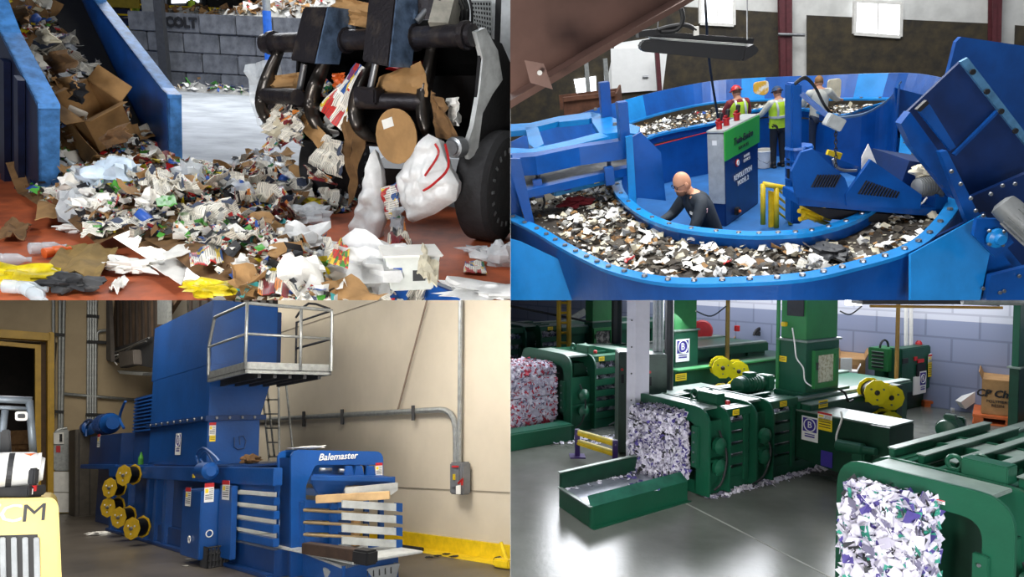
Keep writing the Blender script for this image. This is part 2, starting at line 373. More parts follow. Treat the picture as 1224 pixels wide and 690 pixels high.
# block wall far behind: every block its own thing
Wd = (V((-13.39, 36.25, 0))-V((-15.78, 32.37, 0))).normalized(); Wd = V((.72, -.1, 0)).normalized()
def hblock(u, v0, v1, Y): return None
bw = MB().obox((0, 0, 0), 1.62, .8, .78).mesh('concrete_block', M_block, bevel=.035)
Wo = TL.z(198, 107); up = V((0, 0, 1)); bn = 0
WX = (TL.pl(300, 108, Wo, V((.16, 1, 0)))-Wo); WX.z = 0; WX.normalize(); WY = up.cross(WX)
for r in range(4):
    for i in range(7):
        x = i*1.66+(.83 if r % 2 else 0)-1.2
        if r == 3 and i == 6: continue
        o = bpy.data.objects.new('concrete_block', bw); COL.objects.link(o); ROOMOF[o] = TL
        T = Matrix.Translation(Wo+WX*x+WY*R_(-.05, .05)+up*(.4+r*.8)) @ Matrix((WX, WY, up)).transposed().to_4x4(); o.matrix_world = TL.M @ T; LM[o] = T
        row = ['bottom', 'second', 'third', 'top'][r]
        tag(o, 'concrete block in the %s row of the grey block wall, %s' % (row, ['at its left end', 'second from the left', 'third from the left', 'fourth from the left', 'fifth from the left', 'sixth from the left', 'at its right end'][i]), 'block', 'concrete blocks of the wall')
        if r == 3 and i == 1:
            text('COLT', .55, Wo+WX*(x)+WY*-.42+up*(.4+r*.8), WX, up, M_black, o, .01, 'spray_lettering', .03)
Wo2 = TL.z(152, 103)+V((-1.5, 3, 0))
for r in range(4):
    for i in range(5):
        o = bpy.data.objects.new('concrete_block', bw); COL.objects.link(o); ROOMOF[o] = TL
        T = Matrix.Translation(Wo2+WX*(i*1.66-.4+(.8 if r % 2 else 0))+WY*3+up*(.4+r*.8)) @ Matrix((WX, WY, up)).transposed().to_4x4(); o.matrix_world = TL.M @ T; LM[o] = T
        tag(o, 'grey concrete block in the shaded far wall, row %d upwards, number %d from left' % (r+1, i+1), 'block', 'concrete blocks of the far wall')
# heaps lying on top of the block wall
def heap_on(c, ax, L, W, H, n, pal, name, label, size=(.15, .5), seed=1):
    rr = random.Random(seed); b = MB(); c = V(c); ax = V(ax).normalized(); ay = up.cross(ax)
    def f(u, v):
        x, y = (u-.5)*L, (v-.5)*W; e = max(0, 1-abs(2*u-1)**3)*max(0, 1-abs(2*v-1)**2)
        return c+ax*x+ay*y+up*(H*e*(.75+.5*noise.noise(V((x*1.5+seed, y*1.5, 0)))))
    b.mi = 3; b.grid(f, 16, 6)
    flakes(b, n, lambda: (lambda u, v: (f(u, v)+up*rr.uniform(-.02, .06), (0, -.3, 1)))(rr.uniform(.03, .97), rr.uniform(.05, .95)), size, .7, pal, rnd=rr)
    return tag(b.build(name, LIT, loc=c), label, 'litter', kind='stuff')
heap_on(Wo+WX*6.3+WY*1.2+up*3.1, WX, 7.5, 2.6, 1.3, 500, [0, 1, 2, 4, 4, 5, 5, 3, 9], 'waste_heap', 'heap of cardboard and paper waste spilling over the top of the grey block wall')
heap_on(Wo2+WX*2+WY*2.9+up*3.1, WX, 7, 2, .8, 220, [4, 5, 5, 3], 'waste_heap', 'brown waste heap on top of the far shaded block wall', seed=3)
heap_on(TL.z(267, 111), WX, 4.3, 1.6, .95, 420, [0, 1, 0, 2, 4, 3, 12, 8], 'waste_heap', 'small white and brown paper heap at the foot of the block wall', (.1, .4), 5)
heap_on(TL.z(338, 118)+V((0,3,0)), WX, 5, 1.6, 2.6, 400, [4, 5, 5, 4, 2], 'waste_heap', 'heap of brown cardboard behind the loader bucket, right of the blue post', (.2, .6), 6)
# steel columns
def column(px, y, r, cols, name, label):
    t = thing(name, label, 'column', TL.y(px[0], px[1], y)*V((1, 1, 0)) if False else V((TL.y(px[0], px[1], y).x, y, 0)))
    x = LM[t].translation; b = MB().obox(x+up*1.2, r*2, r*2, 2.4); b.build('painted_base', cols[0], t); MB().obox(x+up*7.4, r*1.9, r*1.9, 10).build('shaft', cols[1], t); return t
column((195, 60), 31, .17, (M_dark, M_dark), 'steel_column', 'dark steel column at the left end of the grey block wall')
t = thing('steel_column', 'pale grey roof column with a bright blue lower half right of the block wall', 'column', V((TL.y(321, 60, 27).x, 27, 0))); x = LM[t].translation
MB().cyl(x, x+up*3.2, .15).build('painted_base', mat('bright blue paint', '2a68c8', .4), t); MB().cyl(x+up*3.2, x+up*12, .14).build('shaft', M_galv, t)
t = thing('steel_column', 'wide grey column rising from the yellow walkway', 'column', V((TL.y(184, 20, 33).x, 33, 0))); x = LM[t].translation
MB().obox(x+up*6, .75, .5, 12).build('shaft', mat('grey column paint', '6d6f70', .7), t)
# yellow walkway with two workers behind the wall
t = thing('walkway', 'yellow guard rail walkway running above the block walls', 'walkway', V((TL.y(190, 30, 40).x, 40, 3)))
zr = [TL.y(u, v, 40) for u, v in ((120, 33), (230, 33))]; z0 = TL.y(190, 33, 40).z
x0, x1 = TL.y(112, 30, 40).x, TL.y(272, 30, 40).x
MB().box(x0, 39.9, z0-.2, x1, 41.4, z0).build('deck', M_yellow, t)
b = MB(); i = 0
for h in (.55, 1.1): b.cyl((x0, 40, z0+h), (x1, 40, z0+h), .05, 6)
b.build('rail', M_yellow, t)
x = x0
while x < x1: MB().cyl((x, 40, z0), (x, 40, z0+1.1), .05, 6).build('post', M_yellow, t); x += 1.05
MB().box(x0, 41.6, z0-3, x1, 41.8, z0+.9).build('back_panel', M_dkblue, t)
MB().box(x0+.4, 39.9, z0+.9, x0+2.6, 40, z0+2).build('mesh_panel', mat('yellow mesh', 'a08a20', .6), t)
# daylight opening in the far wall
b = MB(); a_ = [TL.y(u, v, 57.9) for u, v in ((205, 4), (238, 3), (238, -5), (205, -5))]; b.quad(*a_); struct(b.build('window_1', mat('daylight opening', 'eef4ff', .5, emit=4.), loc=a_[0]))
b = MB(); a_ = [TL.y(u, v, 57.9) for u, v in ((227, 24), (236, 24), (236, 17), (227, 17))]; b.quad(*a_); struct(b.build('window_2', MATS['daylight opening'], loc=a_[0]))
b = MB()
for i in range(14): x = -40+i*3.1; b.box(x, 57.4, 0, x+.25, 57.8, 12)
struct(b.build('trim_2', M_dark, loc=(-20, 57, 0)))
# ---------------- wheel loader with grapple bucket
LT = V((-2.45, 8.3, 0)); 
Rr = TL.y(566, 42, 7.05); Lr = TL.y(322, 52, 8.5); WL = (Rr-Lr); Wn = V((WL.x, WL.y, 0)).normalized()
ld = thing('wheel_loader', 'white wheel loader with a dark grapple bucket tipping mixed waste', 'loader', V((Rr.x, Rr.y, 0)))
M_iron = mat('worn dark iron', '29262a', .42, .5, .3, 5, .25, 30, '4a423c', (.5, .75))
M_ldw = mat('white loader paint', 'dcdfe0', .35, 0, .1)
def at(f): return Lr+WL*f
def tine(px, f):
    A = at(f); return tr(px, A, Wn)
MB().tube([Lr-WL*.03, Rr], .105, 14).build('torque_tube', M_iron, ld, smooth=True)
for f in (.02, .3, .36, .42, .63, .66, .69, .72, .75, .97): p = at(f); MB().cyl(p-WL.normalized()*.03, p+WL.normalized()*.03, .135, 12).build('collar', M_iron, ld)
FW = Wn.cross(up)*1.0   # loader forward (towards the camera)
if FW.y > 0: FW = -FW
def ctine(px, wpx, f, th=.04):
    """curved claw: centre line px, widths in metres, cut from plate"""
    C = catmull(tine(px, f), 4, False); n = len(C); L_, R__ = [], []
    for i, p in enumerate(C):
        d = (C[min(i+1, n-1)]-C[max(i-1, 0)]).normalized(); s = Wn.cross(d); wd_ = wpx[0]+(wpx[1]-wpx[0])*math.sin(PI*min(1, i/(n-1)*1.1))
        L_.append(p+s*wd_); R__.append(p-s*wd_)
    m = MB()
    for i in range(n-1):
        m.hexa([L_[i]-Wn*th, L_[i+1]-Wn*th, R__[i+1]-Wn*th, R__[i]-Wn*th, L_[i]+Wn*th, L_[i+1]+Wn*th, R__[i+1]+Wn*th, R__[i]+Wn*th])
    return m
for px, f in (([(338, 52), (326, 78), (316, 108), (314, 128), (321, 145), (331, 153)], .06), ([(402, 46), (386, 80), (374, 112), (373, 135), (383, 155), (398, 165)], .32),
              ([(447, 72), (432, 100), (425, 128), (429, 150), (441, 164), (455, 170)], .55), ([(519, 40), (514, 75), (508, 105), (506, 135), (509, 155), (517, 170)], .81)):
    ctine(px, (.025, .075), f).build('grapple_claw', mat('polished claw edge', '55504c', .3, .8, .2), ld, smooth=True)
for a0, a1, f0, f1 in (((317, 114), (356, 116), .07, .3), ((428, 120), (507, 122), .56, .81)):
    p0 = tine([a0], f0)[0]; p1 = tine([a1], f1)[0]
    MB().tube([p0, p1], .085, 12).build('cross_tube', M_iron, ld, smooth=True)
for top, f, rod in (([(362, 8), (391, 8), (376, 76), (346, 72)], .22, ((364, 76), (356, 118))), ([(441, -14), (474, -14), (464, 80), (432, 73)], .5, ((449, 76), (441, 114)))):
    A = at(f)+FW*.35; T4 = [TL.pl(u, v, A, FW+up*.25) for u, v in top]
    MB().prism(T4, -(FW)*.34).build('cylinder_housing', M_iron, ld, bevel=.015)
    MB().prism([T4[1]+Wn*.004, T4[2]+Wn*.004, T4[2]-FW*.32+Wn*.004, T4[1]-FW*.32+Wn*.004], Wn*.02).build('lit_side_sheet', mat('painted lit side of housing', '6f87a8', .3, .6, .3), ld)  # paler sheet: light on the housing's side put into the colour
    r0, r1 = [TL.pl(u, v, A-FW*.12, FW) for u, v in rod]; MB().cyl(r0, r1, .035).build('piston_rod', M_steel, ld, smooth=True); 
    MB().obox(r1, .3, .16, .16, Wn, FW).build('lug', M_iron, ld, bevel=.02)
# bucket shell swept along the width
prof = [(-.1, .02), (-.45, -.05), (-.75, -.35), (-.82, -.8), (-.66, -1.0), (-.3, -1.1), (.0, -1.06)]
def sec(f, off=0): return [at(f)-FW*-x_*1.0+up*z_ for x_, z_ in prof]
b = MB(); A, B_ = sec(.12), sec(1.)
for i in range(len(prof)-1): b.prism([A[i], A[i+1], B_[i+1], B_[i]], FW*-.02+up*-.02)
b.build('bucket_shell', mat('bucket steel', '1b1a1c', .5, .4, .3, 3, .2, 20), ld)
sp = tr([(564, 38), (575, 33), (590, 60), (596, 95), (584, 112), (572, 135), (566, 182), (556, 190), (552, 178), (561, 150), (568, 110), (572, 70)], at(1.0), Wn)
MB().prism(sp, Wn*.05).build('side_cutter', mat('worn side plate with painted sunlight', 'cfd2d2', .4, .3, .2, 4), ld)  # sunlight on this plate is put into its pale colour
MB().prism(sec(1.)[:], Wn*.03).build('side_plate', MATS['bucket steel'], ld)
MB().prism(sec(.12)[:], Wn*.03).build('side_plate', MATS['bucket steel'], ld)
e = tr([(547, 176)], at(.95)+FW*.2, FW)[0]; MB().lathe(e-FW*.05, FW, [(0, .1), (.12, .1), (.13, .07), (.16, .07)], 14).build('pivot_pin', M_steel, ld, smooth=True)
# arms and body behind the bucket
p0 = TL.y(540, -8, 7.6); p1 = TL.y(528, 40, 7.3); MB().bar(p0, p1, .2, .3).build('lift_arm', mat('dusty arm paint', '8c887d', .7, 0, .2), ld)
MB().cyl(TL.y(524, -4, 7.5), TL.y(498, 26, 7.4), .035).build('piston_rod', M_steel, ld, smooth=True)
MB().bar(TL.y(480, 12, 7.6), TL.y(530, 12, 7.4), .12, .18).build('lift_arm', M_iron, ld)
for k in range(4): MB().tube(catmull([TL.y(545+k*5, -5, 7.5), TL.y(552+k*4, 12, 7.5), TL.y(546+k*6, 38, 7.6)], 4, False), .014, 6).build('hose', M_black, ld)
MB().prism(tr([(556, -12), (640, -12), (640, 175), (598, 190), (590, 120), (563, 60)], (-.35, 8.6, 1), (0, 1, 0)), (0, .8, 0)).build('engine_cowl', M_ldw, ld)
b = MB(); g = tr([(563, 2), (587, 2), (588, 62), (570, 50)], (-.35, 8.5, 1), (0, 1, 0)); b.prism(g, (0, .06, 0)); b.build('grille', M_black, ld)
b = MB()
for i in range(8):
    t_ = i/7; b.bar(g[0].lerp(g[1], t_)-V((0, .02, 0)), g[3].lerp(g[2], t_)-V((0, .02, 0)), .012, .02); 
for i in range(11): t_ = i/10; b.bar(g[0].lerp(g[3], t_)-V((0, .02, 0)), g[1].lerp(g[2], t_)-V((0, .02, 0)), .012, .02)
b.build('grille_mesh', M_galv, ld)
MB().bar(TL.y(575, 120, 7.9), TL.y(597, 60, 8.2), .05, .05).build('strut', M_ldw, ld); MB().bar(TL.y(578, 130, 7.8), TL.y(640, 122, 8.2), .05, .05).build('strut', M_ldw, ld)
MB().bar(TL.y(596, -5, 8), TL.y(594, 60, 8), .06, .06).build('strut', M_black, ld)
b = MB().box(*(TL.y(440, 200, 8.7)), *(TL.y(570, 232, 8.7)+V((0, 1.2, 0)))); b.build('front_axle', M_black, ld)
def wheel(c, ax, r, w):
    t = MB().lathe(V(c)-V(ax)*w/2, ax, [(0, r*.55), (.0, r*.9), (w*.12, r), (w*.88, r), (w, r*.9), (w, r*.55)], 40); o = t.build('tyre', mat('tyre rubber', '232326', .75, 0, .2, 12, .4, 30), ld, smooth=True)
    MB().lathe(V(c)-V(ax)*w*.42, ax, [(0, r*.5), (0, r*.62), (w*.84, r*.62), (w*.84, r*.5), (w*.7, r*.3), (w*.2, r*.2)], 30).build('rim', mat('rim grey paint', 'b5b7b8', .4, .3), o, smooth=True)
    for i in range(20):
        a = i/20*2*PI; d = MB(); u, w_ = orth(V(ax)); d_ = u*math.cos(a)+w_*math.sin(a); tg = V(ax).cross(d_); d.obox(V(c)+V(ax)*(w*.5)+d_*r*.66, .02, r*.05, .05, ax, tg); d.build('rim_bolt', M_steel, o)
wax = V((.93, -.37, 0)).normalized()
wc = TL.y(588, 222, 7.45); wheel(wc+up*0, wax, .58, .36)
wc2 = TL.y(402, 196, 9.2); wheel(wc2, wax, .55, .4)
# ---------------- the waste heap
def clampf(x, a, b): return max(a, min(b, x))
def hz(s, w):
    r = .0
    if s > 10.2: r = (s-10.2)*(.78-.42*clampf((w-2.7)/.9, 0, 1))+.1
    body = (.3*math.exp(-((w-2.5)/1.0)**2)+.02)*clampf((s-3.2)/2.6, .3, 1)*(1 if s < 10.2 else .5)-(.3*clampf((7.2-s)/1.2, 0, 1)*clampf((w-2.7)/.5, 0, 1))
    mound = .34*math.exp(-((s-8.3)/1.5)**2-((w-3.1)/1.2)**2)+.12*math.exp(-((s-5.2)/1.2)**2-((w-2.7)/.8)**2)
    spill = .22*math.exp(-((s-9.3)/1.2)**2-((w-4.3)/.9)**2)
    h = r+body+mound+spill-.1
    return h+.07*noise.noise(V((s*1.9, w*1.9, 0)))
def hp(s, w, dz=0): return sw(s, w, hz(s, w)+dz)
rr = random.Random(11)
def inheap():
    while True:
        s = rr.uniform(3.6, 13.6); w = rr.uniform(1.4, 5.3)
        if s > 10 and not (2.05 < w < 3.55): continue
        lo = 2.0+.5*clampf((6.6-s)/1.5, 0, 1) if s < 7 else 1.75
        if s < 5.3: lo, hi = 2.05, 3.6
        elif s < 7.4: hi = 3.6
        else: hi = 5.0
        if w < lo or w > hi: continue
        if hz(s, w) < -.6 or (w > 3.64 and hz(s, w) < -.06): continue
        return s, w
b = MB(); b.mi = 5; b.grid(lambda u, v: sw(2.6+u*11.8, 2.0+v*1.62, hz(2.6+u*11.8, 2.0+v*1.62)-.06), 60, 12)
b.grid(lambda u, v: sw(7.0+u*3.6, 1.7+v*3.5, hz(7.0+u*3.6, 1.7+v*3.5)-.06), 24, 22)
flakes(b, 5200, lambda: (lambda q_: (hp(*q_, rr.uniform(-.05, .05)), (0, 0, 1)))(inheap()), (.03, .13), .75, [0, 1, 2, 3, 3, 4, 5, 5, 6, 7, 7, 8, 9, 10, 11, 13, 13, 13, 6, 7, 12], rnd=rr)
tag(b.build('waste_heap', LIT, loc=sw(8, 3)), 'dense mass of small torn paper and packaging scraps filling the conveyor trench', 'litter', kind='stuff')
protos = []
def proto(name, mbf, m, lab, cat, wgt, n=2, **k):
    for i in range(n): protos.append((mk(name, mbf(i+len(protos)*1.7), m, lab, cat, **k), wgt))
proto('newspaper_sheet', lambda s: crumple(.42, .34, .11, s, 8, 7, .15), M_news, 'printed newspaper sheet lying crumpled in the waste heap', 'newspaper', 5, 4)
proto('newspaper', lambda s: crumple(.34, .25, .04, s, 6, 5, .1), M_news, 'folded newspaper section lying in the waste heap', 'newspaper', 3, 2, )
proto('magazine', lambda s: crumple(.28, .21, .05, s, 6, 5, -.2), M_mag, 'colour printed magazine page in the waste heap', 'magazine', 4, 3)
proto('flyer', lambda s: crumple(.3, .2, .07, s, 6, 5, .2), M_mag2, 'red and dark printed flyer in the waste heap', 'flyer', 3, 3)
proto('envelope', lambda s: crumple(.26, .14, .015, s, 4, 3), M_white, 'flat white envelope lying on the waste heap', 'envelope', 3, 2)
proto('paper_sheet', lambda s: crumple(.3, .26, .13, s, 8, 7, .2), M_white, 'crumpled white paper sheet in the waste heap', 'paper', 4, 3)
proto('paper_wad', lambda s: wad(.11, s), M_white, 'crushed ball of white paper in the waste heap', 'paper', 3, 3, solid=0)
proto('cardboard_flap', lambda s: crumple(.4, .28, .07, s, 5, 4, .25, .008), M_card, 'torn brown cardboard flap in the waste heap', 'cardboard', 7, 3)
proto('plastic_bag', lambda s: wad(.16, s), M_film, 'clear crumpled plastic bag in the waste heap', 'plastic bag', 4, 3, solid=0)
proto('drink_carton', lambda s: MB().box(-.11, -.04, -.04, .11, .04, .04), M_bluep, 'blue printed drink carton in the waste heap', 'carton', 2, 1, solid=0, bevel=.008)
proto('plastic_bottle', lambda s: bottle_mb(), mat('clear bottle plastic', 'cfdbe2', .12, 0, .05, alpha=.5), 'clear plastic bottle in the waste heap', 'bottle', 3, 1, solid=0)
proto('food_box', lambda s: MB().box(-.13, -.09, -.025, .13, .09, .025), M_mag, 'flattened printed food box in the waste heap', 'box', 3, 1, solid=0, bevel=.006)
proto('green_carton', lambda s: MB().box(-.12, -.08, -.02, .12, .08, .02), M_greenp, 'green printed packet in the waste heap', 'packet', 1, 1, solid=0, bevel=.006)
wsum = [w for _, w in protos]; cnt = {}
def lay(p, tilt=.55, sc=1., o=None):
    o = o or rr.choices([x for x, _ in protos], wsum)[0]
    c = put(o, p, (rr.gauss(0, tilt), rr.gauss(0, tilt), rr.uniform(0, 6.28)), sc); c['group'] = c['category']+' items in the waste heap'; return c
for _ in range(265):
    s, w = inheap(); lay(hp(s, w, rr.uniform(.0, .06)), sc=rr.uniform(.6, 1.15)*(1.2 if s > 11 else 1))
# ---------------- large single pieces
def box_open(name, label, c, sx, sy, sz, rot, flaps=1, m=None, parent=None):
    from mathutils import Euler
    t = thing(name, label, 'cardboard box', c, X=Euler(rot).to_matrix().to_4x4()); m = m or M_card; th = .008
    b = MB(); hx, hy, hz_ = sx/2, sy/2, sz/2
    b.box(-hx, -hy, -hz_, hx, hy, -hz_+th); b.box(-hx, -hy, -hz_, hx, -hy+th, hz_); b.box(-hx, hy-th, -hz_, hx, hy, hz_); b.box(-hx, -hy, -hz_, -hx+th, hy, hz_); b.box(hx-th, -hy, -hz_, hx, hy, hz_)
    b.build('carton_body', m, t, local=True)
    for sx_, fold in ((1, .5), (-1, -.9)):
        a = fold; b = MB(); y0 = sx_*hy; d = V((0, sx_*math.cos(a), math.sin(abs(a))*(1 if fold > 0 else .3))).normalized()
        b.prism([(-hx, y0, hz_), (hx, y0, hz_), V((hx, y0, hz_))+d*hy*.9, V((-hx, y0, hz_))+d*hy*.9], (0, 0, th)); b.build('flap', m, t, local=True)
    for sx_ in (1, -1):
        b = MB(); d = V((sx_, 0, .5*sx_)).normalized(); b.prism([(sx_*hx, -hy, hz_), (sx_*hx, hy, hz_), V((sx_*hx, hy, hz_))+d*hy*.8, V((sx_*hx, -hy, hz_))+d*hy*.8], (0, 0, th)); b.build('flap', m, t, local=True)
    MB().box(-hx*1.01, -.03, -hz_-.002, hx*1.01, .03, -hz_).build('packing_tape', mat('pale packing tape', 'c9b48a', .3), t, local=True)
    return t
def atz(u, v, w, dz=0): return TL.pl(u, v, sw(0, w), NX)+up*dz
box_open('cardboard_box', 'large crushed brown cardboard box wedged against the blue side plate on the conveyor', atz(112, 138, 2.75), .72, .52, .5, (.5, .35, -.5))
box_open('cardboard_box', 'open box flaps sticking up behind the large crushed box', atz(82, 122, 3.1), .55, .4, .3, (.9, .2, -.2))
box_open('cardboard_box', 'plain brown carton lying across the middle of the incline', atz(42, 75, 2.7), .5, .38, .3, (-.5, .5, .3))
box_open('cardboard_box', 'grey brown carton near the top of the incline', atz(15, 30, 2.7), .45, .36, .3, (.4, -.5, .9), m=M_card2)
def flat(name, label, cat, px, m, seed=0, amp=.03, z=None, w=None, n=8, th=.008, lift=0):
    """a sheet spanning four marked points on a surface"""
    q4 = [(TL.z(u, v, z) if z is not None else TL.pl(u, v, sw(0, w), NX)) if w is None else TL.pl(u, v, sw(0, w), NX) for u, v in px]
    c0 = sum(q4, V())/4; nn = (q4[1]-q4[0]).cross(q4[3]-q4[0]).normalized()
    def f(a, b_):
        p = q4[0]*(1-a)*(1-b_)+q4[1]*a*(1-b_)+q4[2]*a*b_+q4[3]*(1-a)*b_
        return p+nn*amp*(noise.noise(V((a*2.5+seed, b_*2.5, 0)))+.5*noise.noise(V((a*7+seed, b_*7, 0))))*2+up*(lift+abs(amp)*.6)
    return tag(MB().grid(f, n, n).build(name, m, loc=c0, smooth=True, solid=th), label, cat)
flat('cardboard_sheet', 'tall brown cardboard panel leaning at the foot of the incline', 'cardboard', [(62, 150), (80, 138), (118, 192), (92, 215)], M_card, 2, .03, w=2.5)
flat('cardboard_sheet', 'narrow cardboard strip standing beside the near side plate', 'cardboard', [(64, 188), (78, 192), (84, 232), (66, 236)], M_card2, 4, .02, w=2.3)
flat('cardboard_sheet', 'wide brown cardboard sheet speckled with scraps lying beside the near side plate', 'cardboard', [(42, 266), (48, 236), (103, 232), (98, 258)], M_card, 3, .03, z=.1)
flat('cardboard_sheet', 'large curled brown cardboard sheet on the orange floor in the foreground', 'cardboard', [(48, 328), (80, 296), (142, 300), (118, 342)], mat('olive brown cardboard', '8f7440', .85, 0, .15), 5, .05, z=.05)
flat('cardboard_sheet', 'brown cardboard scrap sticking out under the near side plate at the left edge', 'cardboard', [(-4, 284), (10, 268), (38, 272), (30, 290)], M_card2, 7, .04, z=.04)
flat('cardboard_sheet', 'dark folded board lying under the heap beside the white envelope', 'cardboard', [(165, 298), (170, 288), (208, 287), (206, 296)], M_card2, 8, .02, z=.1)
flat('envelope', 'bright white envelope lying on the near edge of the heap', 'envelope', [(196, 313), (194, 303), (224, 292), (228, 303)], M_white, 9, .01, z=.18)
flat('paper_sheet', 'large white board sheet beside the orange floor edge', 'paper', [(178, 318), (205, 306), (224, 318), (217, 342)], M_white, 10, .01, z=.08)
flat('paper_sheet', 'small white folded note lying alone on the orange floor', 'paper', [(130, 345), (142, 334), (154, 338), (140, 350)], M_white, 11, .02, z=.02)
flat('newspaper_sheet', 'newspaper page with coloured pictures at the front of the heap', 'newspaper', [(228, 322), (226, 304), (262, 292), (268, 316)], M_mag, 12, .03, z=.2)
flat('newspaper_sheet', 'newspaper page of classified columns beside the yellow packet', 'newspaper', [(308, 352), (312, 318), (350, 316), (344, 357)], M_mag2, 13, .02, z=.2)
flat('newspaper_sheet', 'pale newspaper page folded at the top of the heap', 'newspaper', [(188, 235), (180, 215), (215, 210), (222, 232)], M_news, 14, .05, z=.5)
flat('newspaper_sheet', 'newspaper with a coloured front lying at the upper right of the heap', 'newspaper', [(212, 226), (214, 206), (240, 202), (236, 222)], M_mag, 15, .03, z=.5)
flat('paper_sheet', 'tall white sheet standing folded in the heap near the right floor', 'paper', [(252, 246), (270, 222), (285, 235), (272, 260)], M_white, 16, .02, w=3.5)
flat('food_box', 'green printed packet lying on top of the heap', 'packet', [(188, 248), (186, 240), (208, 234), (212, 246)], M_greenp, 17, .015, z=.5)
flat('cardboard_sheet', 'bright brown cardboard flap on the right side of the heap', 'cardboard', [(285, 258), (290, 250), (328, 262), (325, 272)], M_card, 18, .03, z=.25)
flat('cardboard_sheet', 'brown board standing on the orange floor edge behind the heap', 'cardboard', [(226, 200), (232, 192), (256, 202), (246, 218)], M_card2, 19, .03, z=.35)
def wadat(name, label, cat, p, r, m, seed, sc=(1, 1, 1)):
    b = wad(r, seed, 20, 14); b.v = [V((a.x*sc[0], a.y*sc[1], a.z*sc[2]))+V(p) for a in b.v]
    return tag(b.build(name, m, loc=p, smooth=True), label, cat)
wadat('rubbish_bag', 'yellow crumpled cloth lying at the lower left corner on the orange floor', 'cloth', TL.z(30, 330, .06), .26, M_yel, 3, (1.7, .7, .45))
wadat('cloth_scrap', 'dark grey fabric scrap on the curled cardboard sheet', 'fabric', TL.z(82, 338, .08), .15, M_dark, 5, (1.3, .8, .6))
wadat('paper_napkin', 'white crumpled paper napkin heap on the near orange floor', 'paper', TL.z(156, 316, .08), .15, M_white, 7, (1.4, .9, .6))
wadat('cloth_scrap', 'small white rag lying left of the heap on the orange floor', 'fabric', TL.z(90, 272, .05), .13, M_white, 9, (1.5, .7, .5))
wadat('plastic_packet', 'yellow printed plastic packet at the front edge of the heap', 'packet', TL.z(250, 345, .12), .15, M_yel, 12, (1.3, .8, .6))
wadat('plastic_packet', 'small yellow packet lying on the right side of the heap', 'packet', TL.z(362, 240, .15), .14, M_yel, 13, (1.5, .8, .5))
wadat('plastic_bag', 'clear plastic bag wad near the top of the incline', 'plastic bag', atz(32, 52, 2.7), .34, M_film, 14, (1.2, .9, .8))
wadat('plastic_bag', 'clear plastic bag wad halfway up the incline', 'plastic bag', atz(70, 78, 2.8), .2, M_film, 15)
wadat('plastic_bag', 'white plastic bag resting behind the printed sheets near the far side plate', 'plastic bag', TL.z(138, 212, .45), .27, mat('pale blue white film', 'cfe0f0', .3, 0, .1, 6, .3), 16, (1.2, .8, .9))
wadat('plastic_bag', 'large clear plastic bag at the right of the trench', 'plastic bag', TL.z(362, 290, .2), .27, M_film2, 17, (1, .8, .9))
wadat('plastic_bag', 'clear plastic wad lying on the right orange floor', 'plastic bag', TL.z(362, 258, .1), .22, M_film, 18, (1.2, .8, .8))
wadat('plastic_bag', 'big milky plastic bag at the bottom of the trench beside the white tub', 'plastic bag', TL.z(445, 320, .15), .32, M_film2, 19, (1.1, .8, .9))
wadat('plastic_bag', 'clear plastic bag in the lower right corner of the hall', 'plastic bag', TL.z(585, 348, .08), .22, M_film2, 20, (1.5, .9, .5))
wadat('plastic_bag', 'small clear plastic scrap lying on the sunlit floor near the wheel', 'plastic bag', TL.z(571, 299, .05), .11, M_film, 21, (1.4, .8, .6))
wadat('plastic_bag', 'crinkled clear plastic bag beside the floor edge at the right', 'plastic bag', TL.z(598, 305, .1), .2, M_film, 22, (1, .8, 1.1))
flat('photo_card', 'small photo card lying on the floor under the loader wheel', 'card', [(554, 326), (556, 313), (578, 314), (582, 328)], M_mag, 3, .008, z=.02)
for i, (u, v, rz, lab) in enumerate(((57, 296, .9, 'clear plastic bottle beside the orange bottle on the floor'), (12, 310, .5, 'clear plastic bottle at the left edge of the floor'), (30, 344, .2, 'clear plastic bottle half under the yellow cloth'), (42, 352, -.6, 'short clear bottle with blue cap ring in the near left corner'))):
    tag(put(bottle_mb(.3, .05).build('plastic_bottle', MATS['clear bottle plastic'], local=True, smooth=True), TL.z(u, v, .06), (0, .1, rz)), lab, 'bottle')
tag(put(bottle_mb(.24, .045).build('plastic_bottle', M_orange, local=True, smooth=True), TL.z(68, 300, .06), (0, 0, 1.1)), 'orange plastic bottle with a green end on the floor', 'bottle')
# white tub with square lid and carton in trench
t = thing('plastic_tub', 'translucent white rectangular tub with printed side at the right of the trench', 'tub', TL.z(490, 345, .0)+up*.02, .3)
b = MB(); b.hexa([(-.17, -.12, 0), (.17, -.12, 0), (.17, .12, 0), (-.17, .12, 0), (-.22, -.16, .3), (.22, -.16, .3), (.22, .16, .3), (-.22, .16, .3)]); b.build('tub_body', mat('frosted plastic', 'd5d9d4', .35, 0, .08), t, local=True, bevel=.012)
MB().obox((0, 0, .3), .48, .36, .02).build('rim', M_white, t, local=True, bevel=.008)
MB().obox((.05, -.145, .15), .1, .004, .12, Z=(0, .12, 1)).build('printed_mark', M_dark, t, local=True); MB().obox((-.12, -.145, .18), .07, .004, .09).build('printed_mark', M_bluep, t, local=True)
flat('paper_sheet', 'grey white curled card standing behind the white tub', 'paper', [(498, 330), (505, 298), (525, 318), (522, 345)], M_cream, 21, .03, z=.3)
flat('food_box', 'red yellow and green printed carton panel standing in the trench', 'packet', [(390, 315), (408, 285), (418, 300), (416, 322)], printed('printed target packet', ['c8322c', 'e8c53a', '3f8f3c', 'd8452c'], 'e8c53a', 10, 8, .1), 22, .01, z=.3)
flat('cardboard_sheet', 'white envelope resting on blue packaging in the trench', 'envelope', [(322, 300), (324, 288), (342, 282), (346, 296)], M_white, 23, .01, z=.3)
